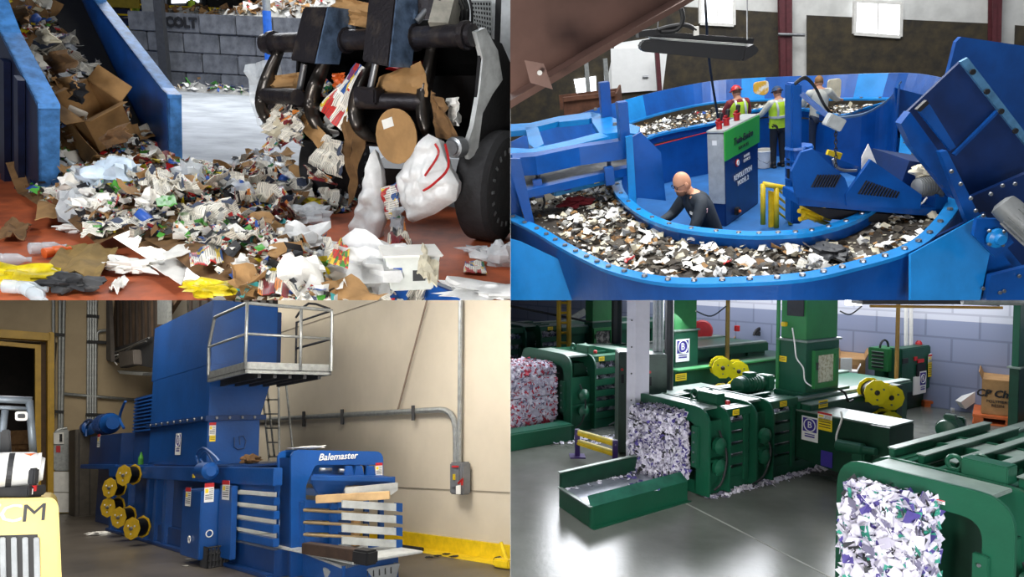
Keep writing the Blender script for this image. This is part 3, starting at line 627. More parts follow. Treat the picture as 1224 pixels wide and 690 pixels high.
for i, (px, m) in enumerate((([(20, 95), (38, 78), (62, 100), (48, 118)], M_card), ([(52, 70), (78, 62), (92, 84), (66, 92)], M_card2), ([(70, 98), (92, 92), (100, 108), (84, 116)], M_card), ([(38, 118), (62, 108), (72, 128), (50, 134)], M_cream), ([(8, 55), (30, 48), (38, 66), (14, 72)], M_card2), ([(88, 100), (104, 104), (100, 128), (86, 122)], M_dark), ([(14, 14), (34, 10), (40, 30), (20, 34)], M_card), ([(44, 40), (62, 36), (68, 54), (48, 56)], M_cream), ([(120, 168), (150, 150), (158, 166), (130, 182)], M_card2))):
    flat('cardboard_sheet', 'torn cardboard sheet on the incline, %s' % ['left of the upper cartons', 'dark brown, beside the far side plate', 'brown, above the large crushed box', 'cream coloured, near the near side plate edge', 'dark brown, high up at the left', 'blackish, against the far side plate', 'brown, topmost on the incline', 'pale, under the topmost carton', 'dark flap right of the large crushed box'][i], 'cardboard', px, m, 40+i, .05, w=2.45)
# ---------------- load in the grapple and falling waste
def hang(name, label, cat, px, f, fw, m, seed, amp=.05, n=9, th=.006):
    A = at(f)+FW*fw; q4 = [TL.pl(u, v, A, FW) for u, v in px]; c0 = sum(q4, V())/4; dp = rr.uniform(-.15, .15)
    def g_(a, b_):
        p = q4[0]*(1-a)*(1-b_)+q4[1]*a*(1-b_)+q4[2]*a*b_+q4[3]*(1-a)*b_
        return p+FW*(amp*2*(noise.noise(V((a*2.5+seed, b_*2.5, 1)))+.4*noise.noise(V((a*7+seed, b_*7, 0))))+dp*(a-.5))
    return tag(MB().grid(g_, n, n).build(name, m, loc=c0, smooth=True, solid=th), label, cat)
hang('cardboard_box', 'brown carton held between the first and second claws', 'cardboard box', [(320, 92), (358, 86), (358, 110), (322, 112)], .15, .1, M_card, 1)
hang('cardboard_sheet', 'crumpled brown cardboard on top of the grapple beam', 'cardboard', [(388, 22), (404, -6), (446, 6), (440, 34)], .35, -.1, M_card, 2, .08)
hang('cardboard_box', 'large brown carton with round stamp between the two right claws', 'cardboard box', [(452, 92), (508, 73), (511, 116), (446, 118)], .68, .1, M_card, 3, .04)
hang('cardboard_sheet', 'folded brown cardboard falling below the right hand cross tube', 'cardboard', [(512, 108), (530, 118), (556, 170), (516, 165)], .85, .1, M_card2, 4, .06)
hang('newspaper_sheet', 'long blue and green printed package between the middle claws', 'packet', [(384, 130), (424, 75), (436, 82), (412, 158)], .42, .12, M_mag, 5, .03)
hang('food_box', 'orange printed box between the middle claws', 'packet', [(396, 88), (416, 87), (412, 104), (398, 106)], .42, .05, M_orange, 6)
hang('plastic_bag', 'red plastic bag behind the large carton in the bucket', 'plastic bag', [(462, 82), (500, 72), (512, 80), (508, 96)], .7, -.15, M_red, 7, .06)
hang('newspaper_sheet', 'printed newspaper hanging under the middle claws', 'newspaper', [(364, 195), (392, 160), (418, 172), (402, 214)], .4, .2, M_news, 8, .05)
hang('newspaper_sheet', 'dark printed newspaper page falling from the grapple', 'newspaper', [(362, 214), (372, 196), (404, 210), (396, 222)], .4, .22, M_mag2, 9, .04)
hang('cardboard_sheet', 'brown board falling under the second claw', 'cardboard', [(356, 150), (366, 132), (392, 166), (382, 178)], .3, .2, M_card, 10, .02)
hang('cardboard_sheet', 'tall brown cardboard piece hanging beside the third claw', 'cardboard', [(412, 150), (422, 118), (432, 170), (424, 245)], .5, .1, M_card2, 12, .06)
hang('paper_sheet', 'white paper sheets caught in the right end of the bucket', 'paper', [(528, 118), (556, 116), (556, 150), (536, 150)], .88, 0, M_white, 13, .06)
hang('plastic_film', 'pale translucent plastic film drifting down left of the grapple', 'plastic film', [(299, 78), (330, 68), (332, 150), (312, 150)], .03, .0, M_film, 14, .06)
# round card disc
A = at(.66)+FW*.3; C = TL.pl(474, 163, A, FW); u_, w_ = Wn, up
t = thing('cardboard_disc', 'round brown cardboard piece with a white shipping label under the grapple', 'cardboard', C)
D = [C+u_*(.25*math.cos(a))*(1.05)+up*(.27*math.sin(a)) for a in [i/22*2*PI for i in range(22)]]; MB().prism(D, FW*.012).build('board', M_card, t)
MB().obox(C-u_*.1+up*.12+FW*.016, .14, .09, .003, u_*1+up*.35, up*1-u_*.35).build('shipping_label', M_white, t)
# newspaper clump: individual sheets fanned
for i in range(16):
    u, v = 322+rr.uniform(0, 42), 128+rr.uniform(0, 60); hang('newspaper_sheet', 'newspaper in the bundle spilling below the two left claws', 'newspaper', [(u-10, v+8), (u+4, v-12), (u+14, v-2), (u+2, v+15)], .12, .1+rr.uniform(0, .3), rr.choice([M_news, M_news, M_mag, M_mag2, M_cream, M_card]), i*3.3, .05, 5)['group'] = 'newspapers spilling from the left claws'
for i in range(14):
    u, v = 380+rr.uniform(0, 50), 100+rr.uniform(0, 80); hang('packaging_scrap', 'packaging scrap held in the middle of the grapple', 'packaging', [(u-9, v+8), (u+4, v-10), (u+12, v-2), (u+2, v+12)], .42, -.1+rr.uniform(-.2, .15), rr.choice([M_card, M_white, M_mag, M_bluep, M_card2, M_film2]), i*2.1, .05, 5)['group'] = 'scraps held in the grapple'
# hanging bags
def bag(name, label, px, f, fw, m, seed, depth=.28, marks=None):
    A = at(f)+FW*fw; O = [TL.pl(u, v, A, FW) for u, v in px]; c0 = sum(O, V())/len(O); n = len(O); t = thing(name, label, 'plastic bag', c0)
    b = MB(); rings = 7
    for s_ in (1, -1):
        def g_(a, r_):
            k = a*n; i = int(k) % n; p = O[i].lerp(O[(i+1) % n], k-int(k)); pp = c0.lerp(p, r_)
            return pp+FW*s_*depth*math.sqrt(max(0, 1-r_**2.4))*(1+.5*noise.noise(V((pp.x*5+seed, pp.y*5, pp.z*9)))+.28*noise.noise(V((pp.x*16+seed, pp.y*16, pp.z*9))))
        b.grid(g_, 60, 12)
    b.build('bag_film', m, t, smooth=2)
    if marks:
        for mk_ in marks:
            Q = [TL.pl(u, v, A+FW*(depth*1.02), FW) for u, v in mk_]; MB().tube(catmull(Q, 4, False), .012, 5).build('red_print', M_red, t)
    return t
bag('plastic_bag', 'white plastic bag with red markings hanging from the right claws', [(512, 160), (524, 166), (532, 190), (548, 220), (545, 240), (520, 256), (494, 266), (480, 235), (478, 210), (495, 185)], .8, .3, M_film2, 4, .2, [[(520, 172), (524, 185), (508, 210)], [(532, 172), (536, 200), (518, 220), (506, 228)]])
bag('plastic_bag', 'long white plastic bag falling under the middle of the grapple', [(448, 178), (455, 200), (458, 235), (460, 262), (452, 290), (442, 284), (420, 278), (430, 250), (440, 215)], .62, .3, M_film2, 8, .14)
hang('magazine', 'bright printed sheet falling between the two white bags', 'magazine', [(458, 225), (474, 218), (480, 260), (464, 262)], .7, .3, M_mag, 31, .04)
hang('plastic_film', 'grey plastic sheet falling between the two white bags', 'plastic film', [(462, 250), (486, 246), (490, 272), (468, 286)], .72, .3, M_film, 33, .06)
flat('newspaper_sheet', 'crumpled printed bag lying on the orange floor below the falling bag', 'newspaper', [(462, 296), (468, 272), (485, 290), (498, 300)], M_mag2, 34, .05, z=.1)
for i in range(26):   # small bits along the far floor edge
    u, v = 285+rr.uniform(0, 60), 190+rr.uniform(-6, 10); lay(TL.z(u, v, .03), .4, .8)
for i in range(22):
    u, v = 300+rr.uniform(0, 70), 212+rr.uniform(0, 35); lay(TL.z(u, v, .05), .5, .9)
# workers far away (small figures)
def tiny(x, y, z, s, label):
    t = thing('person', label, 'person', (x, y, z)); b = MB()
    b.tube([(x-.1, y, z), (x-.1, y, z+.85*s)], [.07, .1], 8).tube([(x+.12, y, z), (x+.1, y, z+.85*s)], [.07, .1], 8); b.tube([(x, y, z+.8*s), (x, y, z+1.15*s), (x, y, z+1.45*s), (x, y, z+1.52*s)], [.17, .19, .2, .06], 10)
    b.tube([(x-.22, y, z+1.4*s), (x-.3, y-.1, z+1.1*s), (x-.2, y-.3, z+.95*s)], [.07, .06, .04], 8).tube([(x+.22, y, z+1.4*s), (x+.3, y-.1, z+1.1*s), (x+.2, y-.3, z+.95*s)], [.07, .06, .04], 8); b.ball((x, y, z+1.65*s), .1, .11, .13)
    b.build('body', M_dark, t, smooth=True)
    MB().tube([(x, y, z+.8*s), (x, y, z+1.15*s), (x, y, z+1.48*s)], [.2, .22, .2], 12).build('safety_vest', mat('lime safety vest', 'b6d92e', .6), t, smooth=True); MB().ball((x, y, z+1.72*s), .13, .14, .1).build('hard_hat', mat('lime hard hat', 'a9c93a', .4), t, smooth=True)
pa = TL.y(163, 24, 40.8); tiny(pa.x, pa.y, z0, 1., 'distant worker in a lime vest standing on the yellow walkway, nearer the blue plate')
pa = TL.y(231, 24, 40.8); tiny(pa.x, pa.y, z0, 1., 'distant worker in a lime vest on the yellow walkway above the block wall')
# added thin divider, seen edge-on, keeps light of left and right halls apart
b = MB(); M_part = mat('pale light divider', 'b9bab8', .8)
b.prism([(0, 0, 0)]*0+[V((-.0105, 4.6, -6)), V((-.0105, 4.6, 12)), V((-.0925, 40, 14)), V((-.0925, 40, -14))], (.0015, 0, 0))
o = b.build('light_divider', M_part, local=True); o.matrix_world = Matrix(); ROOMOF[o] = None; struct(o)
# ================================================================ people
def skin_mesh(nodes, edges, sub=2):
    names = list(nodes); me = bpy.data.meshes.new('s'); me.from_pydata([nodes[k][0] for k in names], [(names.index(a), names.index(b)) for a, b in edges], [])
    o = bpy.data.objects.new('s', me); COL.objects.link(o); m = o.modifiers.new('k', 'SKIN'); m.use_smooth_shade = True
    for i, k in enumerate(names):
        r = nodes[k][1]; r = r if isinstance(r, tuple) else (r, r); me.skin_vertices[0].data[i].radius = r; me.skin_vertices[0].data[i].use_root = (i == 0)
    o.modifiers.new('s', 'SUBSURF').levels = sub
    dg = bpy.context.evaluated_depsgraph_get(); out = bpy.data.meshes.new_from_object(o.evaluated_get(dg)); bpy.data.objects.remove(o); bpy.data.meshes.remove(me)
    for p in out.polygons: p.use_smooth = True
    return out
def person(label, loc, yaw, J, shirt, trouser, boots, hair=None, hat=None, vest=None, gloves=None, sleeve='long', beard=None, glasses=False, look=(0, 0), scale=1.):
    """J: joints in local metres, facing +Y. pelvis, chest, neck, head, lsh.. etc"""
    X = Matrix.Rotation(yaw, 4, 'Z') @ Matrix.Scale(scale, 4); t = thing('person', label, 'person', loc, X=X)
    D = dict(pelvis=(0, 0, .95), waist=(0, 0, 1.1), chest=(0, .01, 1.3), neck=(0, 0, 1.5), head=(0, .02, 1.62),
             lsh=(-.19, 0, 1.42), lel=(-.25, .03, 1.14), lwr=(-.22, .22, 1.0), rsh=(.19, 0, 1.42), rel=(.25, .03, 1.14), rwr=(.22, .22, 1.0),
             lhip=(-.09, 0, .9), lkn=(-.1, .03, .5), lan=(-.1, 0, .09), rhip=(.09, 0, .9), rkn=(.1, .03, .5), ran=(.1, 0, .09)); D.update(J)
    D = {k: V(v) for k, v in D.items()}
    nodes = {'pelvis': (D['pelvis'], (.13, .1)), 'waist': (D['waist'], (.12, .095)), 'chest': (D['chest'], (.14, .11)), 'up': (D['chest'].lerp(D['neck'], .6), (.11, .09)), 'neck': (D['neck']+V((0, 0, .02)), .055), 'skull': (D['neck'].lerp(D['head'], .75), .06)}
    edges = [('pelvis', 'waist'), ('waist', 'chest'), ('chest', 'up'), ('up', 'neck'), ('neck', 'skull')]
    for s in 'lr':
        nodes[s+'sh'] = (D[s+'sh'], .062); nodes[s+'el'] = (D[s+'el'], .042); nodes[s+'wr'] = (D[s+'wr'], .027); edges += [('up', s+'sh'), (s+'sh', s+'el'), (s+'el', s+'wr')]
        nodes[s+'hip'] = (D[s+'hip'], .088); nodes[s+'kn'] = (D[s+'kn'], .058); nodes[s+'an'] = (D[s+'an'], .038); nodes[s+'toe'] = (D[s+'an']+V((0, .15, -.05)), (.04, .028)); edges += [('pelvis', s+'hip'), (s+'hip', s+'kn'), (s+'kn', s+'an'), (s+'an', s+'toe')]
        f = (D[s+'wr']-D[s+'el']).normalized(); hd = D[s+'wr']+f*.045; nodes[s+'palm'] = (hd, (.036, .02)); edges.append((s+'wr', s+'palm'))
        side = f.cross(V((0, 0, 1))).normalized()*(1 if s == 'r' else -1); dn = V((0, 0, -1))
        for i, (of, L_) in enumerate(((-.028, .062), (-.01, .072), (.01, .068), (.027, .054))):
            a, b, c_ = s+'f%d' % i, s+'g%d' % i, s+'h%d' % i; p = hd+f*.035+side*-of; nodes[a] = (p, .0095); nodes[b] = (p+f*L_*.55+dn*.012, .009); nodes[c_] = (p+f*L_*.85+dn*.038, .0075); edges += [(s+'palm', a), (a, b), (b, c_)]
        p = hd+side*.035-f*.01; nodes[s+'t0'] = (p, .012); nodes[s+'t1'] = (p+side*.022+f*.035+dn*.01, .010); edges += [(s+'palm', s+'t0'), (s+'t0', s+'t1')]
    body = skin_mesh(nodes, edges)
    hb = MB(); R = Matrix.Rotation(look[1], 4, 'Z') @ Matrix.Rotation(look[0], 4, 'X'); H = Matrix.Translation(D['head']) @ R
    hb.ball((0, 0, .02), .077, .096, .118, 20, 16); hb.ball((0, .03, -.045), .058, .068, .066, 14, 10)
    hb.lathe((0, .088, .015), (0, .22, -1), [(-.01, .008), (.02, .013), (.04, .016), (.05, .006)], 8)
    for s_ in (-1, 1): hb.ball((s_*.078, 0, .0), .012, .022, .033, 8, 6)
    hb.ball((0, .088, -.055), .026, .01, .008, 8, 6)
    bm = bmesh.new(); bm.from_mesh(body); mm = hb.mesh('h', M_skin, H, smooth=2); bm.from_mesh(mm); bm.to_mesh(body); bm.free(); body.materials.clear(); body.materials.append(M_skin)
    for p in body.polygons: p.use_smooth = True
    o = bpy.data.objects.new('body', body); COL.objects.link(o); o.parent = t; LM[o] = LM[t]; ROOMOF[o] = ROOM
    def cloth(name, ks, es, grow, m, extra={}):
        nn = {k: (nodes[k][0], tuple(q_+grow for q_ in (nodes[k][1] if isinstance(nodes[k][1], tuple) else (nodes[k][1],)*2))) for k in ks}; nn.update(extra)
        me = skin_mesh(nn, es); me.materials.append(m); c = bpy.data.objects.new(name, me); COL.objects.link(c); c.parent = t; LM[c] = LM[t]; ROOMOF[c] = ROOM; return c
    ks = ['waist', 'chest', 'up']; es = [('waist', 'chest'), ('chest', 'up')]; ex = {}
    for s in 'lr':
        ks += [s+'sh', s+'el']; es += [('up', s+'sh'), (s+'sh', s+'el')]
        if sleeve == 'long': ex[s+'cf'] = (nodes[s+'el'][0].lerp(nodes[s+'wr'][0], .92), .04); es.append((s+'el', s+'cf'))
    ex['hem'] = (nodes['pelvis'][0]+V((0, 0, -.02)), (.15, .12)); es = [('hem', 'waist')]+es
    ex['col'] = (nodes['neck'][0]+V((0, -.005, -.035)), .066); es.append(('up', 'col'))
    shc = cloth('shirt', ks, es, .018, shirt, ex)
    def torso(g, top=True):
        C = [D['pelvis']+V((0, 0, -.06)), D['pelvis'].lerp(D['waist'], .5), D['waist'], D['chest'], D['chest'].lerp(D['neck'], .45), D['chest'].lerp(D['neck'], .72), D['neck']]
        RX, RY = [.185, .175, .17, .195, .2, .16, .075], [.135, .125, .12, .135, .125, .1, .07]; n_ = 7 if top else 6; b = MB(); vs = []; m_ = 20
        for i in range(n_):
            a = (C[min(i+1, 6)]-C[max(i-1, 0)]).normalized(); u_ = V((1, 0, 0)); w_ = a.cross(u_).normalized(); vs += [C[i]+u_*math.cos(2*PI*j/m_)*(RX[i]+g)+w_*math.sin(2*PI*j/m_)*(RY[i]+g) for j in range(m_)]
        return b.add(vs, [(i*m_+j, i*m_+(j+1) % m_, (i+1)*m_+(j+1) % m_, (i+1)*m_+j) for i in range(n_-1) for j in range(m_)])
    bm = bmesh.new(); bm.from_mesh(shc.data); mm = torso(0).mesh('h', shirt, smooth=2); bm.from_mesh(mm); bm.to_mesh(shc.data); bm.free()
    ks = ['pelvis']; es = []
    for s in 'lr': ks += [s+'hip', s+'kn', s+'an']; es += [('pelvis', s+'hip'), (s+'hip', s+'kn'), (s+'kn', s+'an')]
    cloth('trousers', ks, es, .02, trouser)
    for s in 'lr':
        b = MB(); a = D[s+'an']; b.tube([a+V((0, -.06, -.07)), a+V((0, .04, -.05)), a+V((0, .13, -.06)), a+V((0, .19, -.065))], [.04, .055, .048, .03], 10).tube([a+V((0, 0, -.06)), a+V((0, 0, .08))], .052, 10); b.build('boot', boots, t, local=True, smooth=2)
    if vest:
        torso(.022, False).build('safety_vest', vest, t, local=True, smooth=2)
        st = mat('reflective tape', 'c9ccd0', .35, .3); ax = (D['chest']-D['pelvis']).normalized()
        MB().lathe(D['waist']+ax*.0, ax, [(0, .19), (0, .2), (.05, .202), (.05, .19)], 20).build('reflective_band', st, t, local=True)
        for s_ in (-1, 1):
            pts = [D['waist']+V((s_*.09, -.165, .05)), D['chest']+V((s_*.09, -.17, 0)), D['neck']+V((s_*.09, -.09, -.05)), D['neck']+V((s_*.09, .0, -.01)), D['neck']+V((s_*.09, .1, -.07)), D['chest']+V((s_*.09, .165, 0))]; pts = catmull(pts, 4, False); b = MB()
            for i in range(len(pts)-1): b.bar(pts[i], pts[i+1], .045, .008, (0, 1, 0) if i < 8 else (0, 0, 1))
            b.build('reflective_strap', st, t, local=True)
    def onhead(b, name, m): return b.build(name, m, t, local=True, smooth=2)
    def hm(b):
        b.v = [H @ p for p in b.v]; return b
    if hat: onhead(hm(MB().lathe((0, 0, .045), (0, 0, 1), [(0, .13), (.004, .135), (.012, .105), (.05, .1), (.09, .075), (.115, .03), (.12, .01)], 22).ball((0, .1, .05), .06, .06, .008)), 'hard_hat' if hat[1] else 'cap', hat[0])
    if hair:
        b = MB(); b.ball((0, -.018, .04), .084, .095, .105, 16, 12); b.v = [p for p in b.v]; b.v = [V((p.x, p.y, max(p.z, -.02 if p.y < 0 else .06))) for p in b.v]; onhead(hm(b), 'hair', hair)
    if beard: onhead(hm(MB().ball((0, .045, -.065), .057, .06, .05, 14, 10)), 'beard', beard)
    if glasses:
        b = MB()
        for s_ in (-1, 1): b.tube(arc((s_*.032, .098, .022), .024, 0, 2*PI, 12, (1, 0, 0), (0, 0, 1))[:-1], .003, 5, closed=True); b.tube([(s_*.056, .096, .024), (s_*.08, 0, .02)], .003, 5)
        onhead(hm(b), 'glasses', M_black)
    if gloves:
        for s in 'lr':
            ks = [s+'palm']+[s+x+str(i) for i in range(4) for x in 'fgh']+[s+'t0', s+'t1']; es = [(a, b_) for a, b_ in edges if a in ks and b_ in ks]
            cloth('glove', ks, es+[(s+'palm', s+'cu')], .004, gloves, {s+'cu': (nodes[s+'wr'][0], .04)})
    return t
# ================================================================ HALL 2 (upper right): round sorting machine
use(TR)
up = V((0, 0, 1))
M_b2 = mat('bright blue machine enamel', '0c4f9c', .28, 0, .18, 1.5, .1, 20, '0a3f80')
M_b2l = mat('pale blue machine enamel', '1b82ca', .25, 0, .12, 1.5)
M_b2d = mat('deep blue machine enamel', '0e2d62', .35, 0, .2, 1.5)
M_maroon = mat('maroon steel paint', '5c2a30', .55, 0, .15)
M_tarp = mat('white wall insulation', 'd6d6d2', .55, 0, .08, 2, .8, 1.5)
M_osb = mat('dark plywood sheet', '453c2a', .8, 0, .3, 3, .2, 30, '2a2722', (.35, .65))
M_lit = mat('bright window daylight', 'f2f7ff', .5, emit=3.2)
WA = TR.y(965, 18, 24); WB = TR.z(1182, 28, WA.z); WD = V((1, -.22, 0)).normalized(); WN = V((0, 0, 1)).cross(WD)
def wt(px, off=0): return tr(px, WA-WN*off, WN)
b = MB().prism(wt([(520, -90), (1330, -90), (1330, 260), (520, 260)], -.1), WN*.2); struct(b.build('wall_back', M_tarp, loc=WA))
for i, px in enumerate(([(590, 60), (727, 38), (727, 40), (785, 6), (934, 15), (936, 190), (590, 190)], [(964, 18), (1183, 28), (1176, 190), (964, 190)], [(1213, 30), (1300, 36), (1300, 200), (1208, 190)])):
    struct(MB().prism(wt(px, .02), -WN*.04).build('trim_3', M_osb, loc=WA))
for i, px in enumerate(([(837, -6), (877, -6), (877, 30), (837, 28)], [(1022, 1), (1077, 4), (1076, 44), (1021, 40)])):
    P = wt(px, .1); o = struct(MB().prism(P, -WN*.02).build('window_%d' % (i+3), M_lit, loc=P[0])); LM[o] = Matrix.Translation(P[0])
    b = MB()
    for j in range(4): b.bar(P[j], P[(j+1) % 4], .1, .1)
    b.bar(P[0].lerp(P[1], .5), P[2].lerp(P[3], .5), .05, .06); b.build('window_frame', M_white, o)
P = wt([(735, 52), (800, 42), (792, 108), (722, 112)], .06); struct(MB().prism(P, -WN*.02).build('trim_4', mat('bright white wall sheet', 'f4f5f4', .6, 0, .02), loc=P[0]))
P = wt([(730, 58), (776, 57), (779, 108), (731, 112)], .12); o = struct(MB().prism(P, -WN*.05).build('door_1', mat('white door', 'f4f5f4', .5, 0, .02), loc=P[0])); LM[o] = Matrix.Translation(P[0])
hp_ = wt([(768, 92), (775, 92)], .2); MB().cyl(hp_[0], hp_[1], .04).build('door_handle', M_steel, o)
P = wt([(686, 95), (712, 91), (713, 111), (690, 115)], .1); o = struct(MB().prism(P, -WN*.02).build('window_5', M_lit, loc=P[0]))
for u0, u1, lab in ((931, 947, 'maroon steel column between the two dark plywood wall panels'), (1187, 1199, 'maroon steel column at the right end of the hall behind the blue chute')):
    P = wt([(u0, -30), (u1, -30), (u1-5*(u0 > 1000), 150), (u0-5*(u0 > 1000)+3, 150)], .4); t = thing('steel_column', lab, 'column', P[3]); MB().prism(P, WN*.03).build('flange', M_maroon, t); MB().prism([P[0]+WN*.3, P[1]+WN*.3, P[2]+WN*.3, P[3]+WN*.3], WN*.03).build('flange', M_maroon, t)
    mid = [P[0].lerp(P[1], .45), P[0].lerp(P[1], .55), P[3].lerp(P[2], .55), P[3].lerp(P[2], .45)]; MB().prism(mid, WN*.3).build('web', M_maroon, t)
for px in ([(668, 100), (676, 100), (680, 122), (672, 122)],): pass
t = thing('wall_bracket', 'thin steel bracket bar sticking out beside the middle maroon column', 'bracket', wt([(940, 42)], .5)[0]); MB().cyl(*wt([(930, 41), (962, 42)], .45), .05).build('bar', M_steel, t); 
for u0, lab in ((723, 'grey steel post left of the white door'), (700, 'thin grey post standing in front of the low dumpster'), (785, 'dark post between white door and dark wall')):
    P = wt([(u0, 70 if u0 < 770 else 60), (u0+4, 118)], .6); tag(MB().bar(P[0], P[1], .14, .14).build('steel_post', M_galv if u0 < 770 else M_maroon, loc=P[1]), lab, 'post')
P = [TR.y(u, v, 21) for u, v in ((673, 119), (735, 112), (738, 140), (675, 142))]; t = thing('dumpster', 'rusty brown open dumpster by the left back wall', 'dumpster', P[3])
M_rust = mat('rusty brown steel', '6e4632', .7, .2, .25, 3); MB().prism(P, (0, .08, 0)).build('front_wall', M_rust, t); MB().bar(P[0], P[1], .14, .12).build('rim', M_rust, t); MB().prism([P[1], P[2], P[2]+V((.5, 2, 0)), P[1]+V((.5, 2, 0))], (.06, 0, 0)).build('side_wall', M_rust, t); MB().prism([P[0]+V((.1, 2, -.1)), P[1]+V((.5, 2, -.1)), P[2]+V((.5, 2, 0)), P[3]+V((.1, 2, 0))], (0, .06, 0)).build('rear_wall', M_rust, t)
struct(MB().box(-20, 13.5, -.5, 40, 40, -.42).build('floor', mat('dusty hall floor', '4d4a45', .85, 0, .2, 1), loc=(6, 15, -.5)))
# ---- the revolving sorter
def Z(px, z=1.1): return [TR.z(u, v, z) for u, v in px]
IN = catmull(Z([(738, 222), (757, 248), (800, 270), (870, 280), (930, 281), (980, 276), (1030, 258), (1064, 228), (1080, 190), (1080, 150), (1066, 124), (1035, 130), (1003, 139), (960, 131), (905, 132), (855, 147), (800, 158), (768, 168), (745, 190)]), 5)
OUT = catmull(Z([(596, 240), (606, 258), (640, 276), (668, 293), (700, 310), (735, 325), (798, 338), (880, 338), (960, 333), (1020, 320), (1083, 301), (1120, 275), (1146, 235), (1150, 180), (1130, 138), (1085, 120), (1030, 118), (975, 119), (940, 119), (895, 120), (850, 123), (800, 133), (755, 146), (700, 166), (650, 190), (612, 215)]), 5)
s_ = thing('sorting_carousel', 'huge round blue sorting carousel with waste revolving on its ring belt', 'sorting machine', (LM and V((4.5, 12, 0))))
def wallring(C, z0, z1, out=0., th=.03, rng=None, bot=None):
    b = MB(); n = len(C); cen = sum(C, V())/n
    I = range(n) if rng is None else rng
    for i in I:
        p, q_ = C[i % n], C[(i+1) % n]; dp = (p-cen); dp.z = 0; dp.normalize(); dq = (q_-cen); dq.z = 0; dq.normalize()
        a, b_ = V((p.x, p.y, z1)), V((q_.x, q_.y, z1)); c, d = V((p.x, p.y, z0))+dp*out, V((q_.x, q_.y, z0))+dq*out
        b.hexa([a, b_, d, c, a+dp*th, b_+dq*th, d+dq*th, c+dp*th])
    return b
wallring(IN, 0, 1.1).build('inner_wall', M_b2, s_)
b = MB(); n = len(IN); cen = sum(IN, V())/n
def ringtop(C, w0, w1, z, h, cen):
    b = MB(); n = len(C)
    for i in range(n):
        p, q_ = C[i], C[(i+1) % n]; dp = (p-cen); dp.z = 0; dp.normalize(); dq = (q_-cen); dq.z = 0; dq.normalize()
        P_ = [p+dp*w0, q_+dq*w0, q_+dq*w1, p+dp*w1]; b.prism([V((a.x, a.y, z)) for a in P_], (0, 0, h))
    return b
ringtop(IN, -.08, .1, 1.08, .05, cen).build('inner_rim', M_b2l, s_)
cenO = sum(OUT, V())/len(OUT)
ringtop(OUT, -.12, .06, 1.08, .04, cenO).build('outer_rim', M_b2l, s_)
for C, cn, off in ((IN, cen, 0), (OUT, cenO, -.03)):
    for i in range(0, len(C), 2):
        if len([1 for _ in s_.children if _.name.startswith('bolt')]) > 88: break
        p = C[i]; d = (p-cn).normalized(); p = p+d*off; MB().lathe((p.x, p.y, 1.125), (0, 0, 1), [(0, .035), (.02, .03)], 8).build('bolt', M_steel, s_)

def radial(C, c0, th):
    d = V((math.cos(th), math.sin(th), 0)); best = None
    for i in range(len(C)):
        p, q_ = C[i]-c0, C[(i+1) % len(C)]-c0; e = q_-p; den = d.x*(-e.y)+d.y*e.x
        if abs(den) < 1e-9: continue
        k = (p.x*(-e.y)+p.y*e.x)/den; t = (d.x*p.y-d.y*p.x)/den
        if k > 0 and -.001 <= t <= 1.001: best = k if best is None else max(best, k)
    return c0+d*(best or 1)
C0 = V((cen.x, cen.y, 0)); NT = 120
RI = [radial([V((p.x, p.y, 0)) for p in IN], C0, 2*PI*i/NT) for i in range(NT)]; RO = [radial([V((p.x, p.y, 0)) for p in OUT], C0, 2*PI*i/NT) for i in range(NT)]
b = MB()
for i in range(NT):
    j = (i+1) % NT; b.prism([RI[i]+up*.9, RO[i]+up*.9, RO[j]+up*.9, RI[j]+up*.9], (0, 0, .03))
b.build('ring_belt', mat('dirty brown belt', '4a4238', .85, 0, .25, 3, .3, 30, '2b251f'), s_)
b = MB(); b.prism([V((p.x, p.y, -.03)) for p in IN], (0, 0, .03)); b.build('deck_plate', mat('blue deck floor', '1f64a6', .75, 0, .15, 1.5), s_)
rr = random.Random(5)
def pxof(p):
    q_ = TR.R @ (V(p)-V((0, 0, TR.h))); return 612+F*q_.x/q_.y, 345-F*q_.z/q_.y
def onbelt(vis=None):
    while True:
        a = rr.uniform(0, NT); i = int(a); f_ = a-i; t = rr.uniform(.02, .97); p = RI[i % NT].lerp(RI[(i+1) % NT], f_).lerp(RO[i % NT].lerp(RO[(i+1) % NT], f_), t)+up*.93
        u, v = pxof(p)
        if not (606 < u < 1125 and v < 352): continue
        if v > 200 and rr.random() < .25: continue
        if v < 200 and u > 760 and rr.random() < .3: continue
        if vis and not vis(u, v): continue
        return p, u, v
def dens(u, v):
    if v > 225 and u < 660+(v-225)*.2: return rr.random() < .1
    if u > 1010 and v > 200: return rr.random() < .45
    return noise.noise(V((u*.02, v*.035, 2))) > -.55 or rr.random() < .3
LITB = [M_white, M_white, M_cream, M_grey, M_card, M_card2, M_news, M_mag, M_bluep, M_red, M_teal, M_yel, M_greenp, M_dark, mat('grey brown grit', '5b5347', .9, 0, .3, 8)]
b = MB(); flakes(b, 5200, lambda: (onbelt(dens)[0]+up*rr.uniform(0, .07), (0, 0, 1)), (.03, .13), .45, [0, 0, 1, 2, 2, 3, 4, 14, 14, 14, 13, 6, 5, 0], rnd=rr)
flakes(b, 2600, lambda: (onbelt()[0]+up*rr.uniform(0, .02), (0, 0, 1)), (.02, .09), .4, [14, 14, 13, 5, 3, 2], rnd=rr)
tag(b.build('belt_litter', LITB, loc=C0), 'fine torn paper and grit covering the ring belt of the sorting carousel', 'litter', kind='stuff')
protos = []
proto('paper_scrap', lambda s: crumple(.26, .2, .06, s, 5, 4, .15), M_white, 'white paper scrap riding on the carousel belt', 'paper', 8, 4)
proto('paper_scrap', lambda s: crumple(.2, .15, .05, s, 5, 4, .2), M_cream, 'cream paper scrap riding on the carousel belt', 'paper', 5, 3)
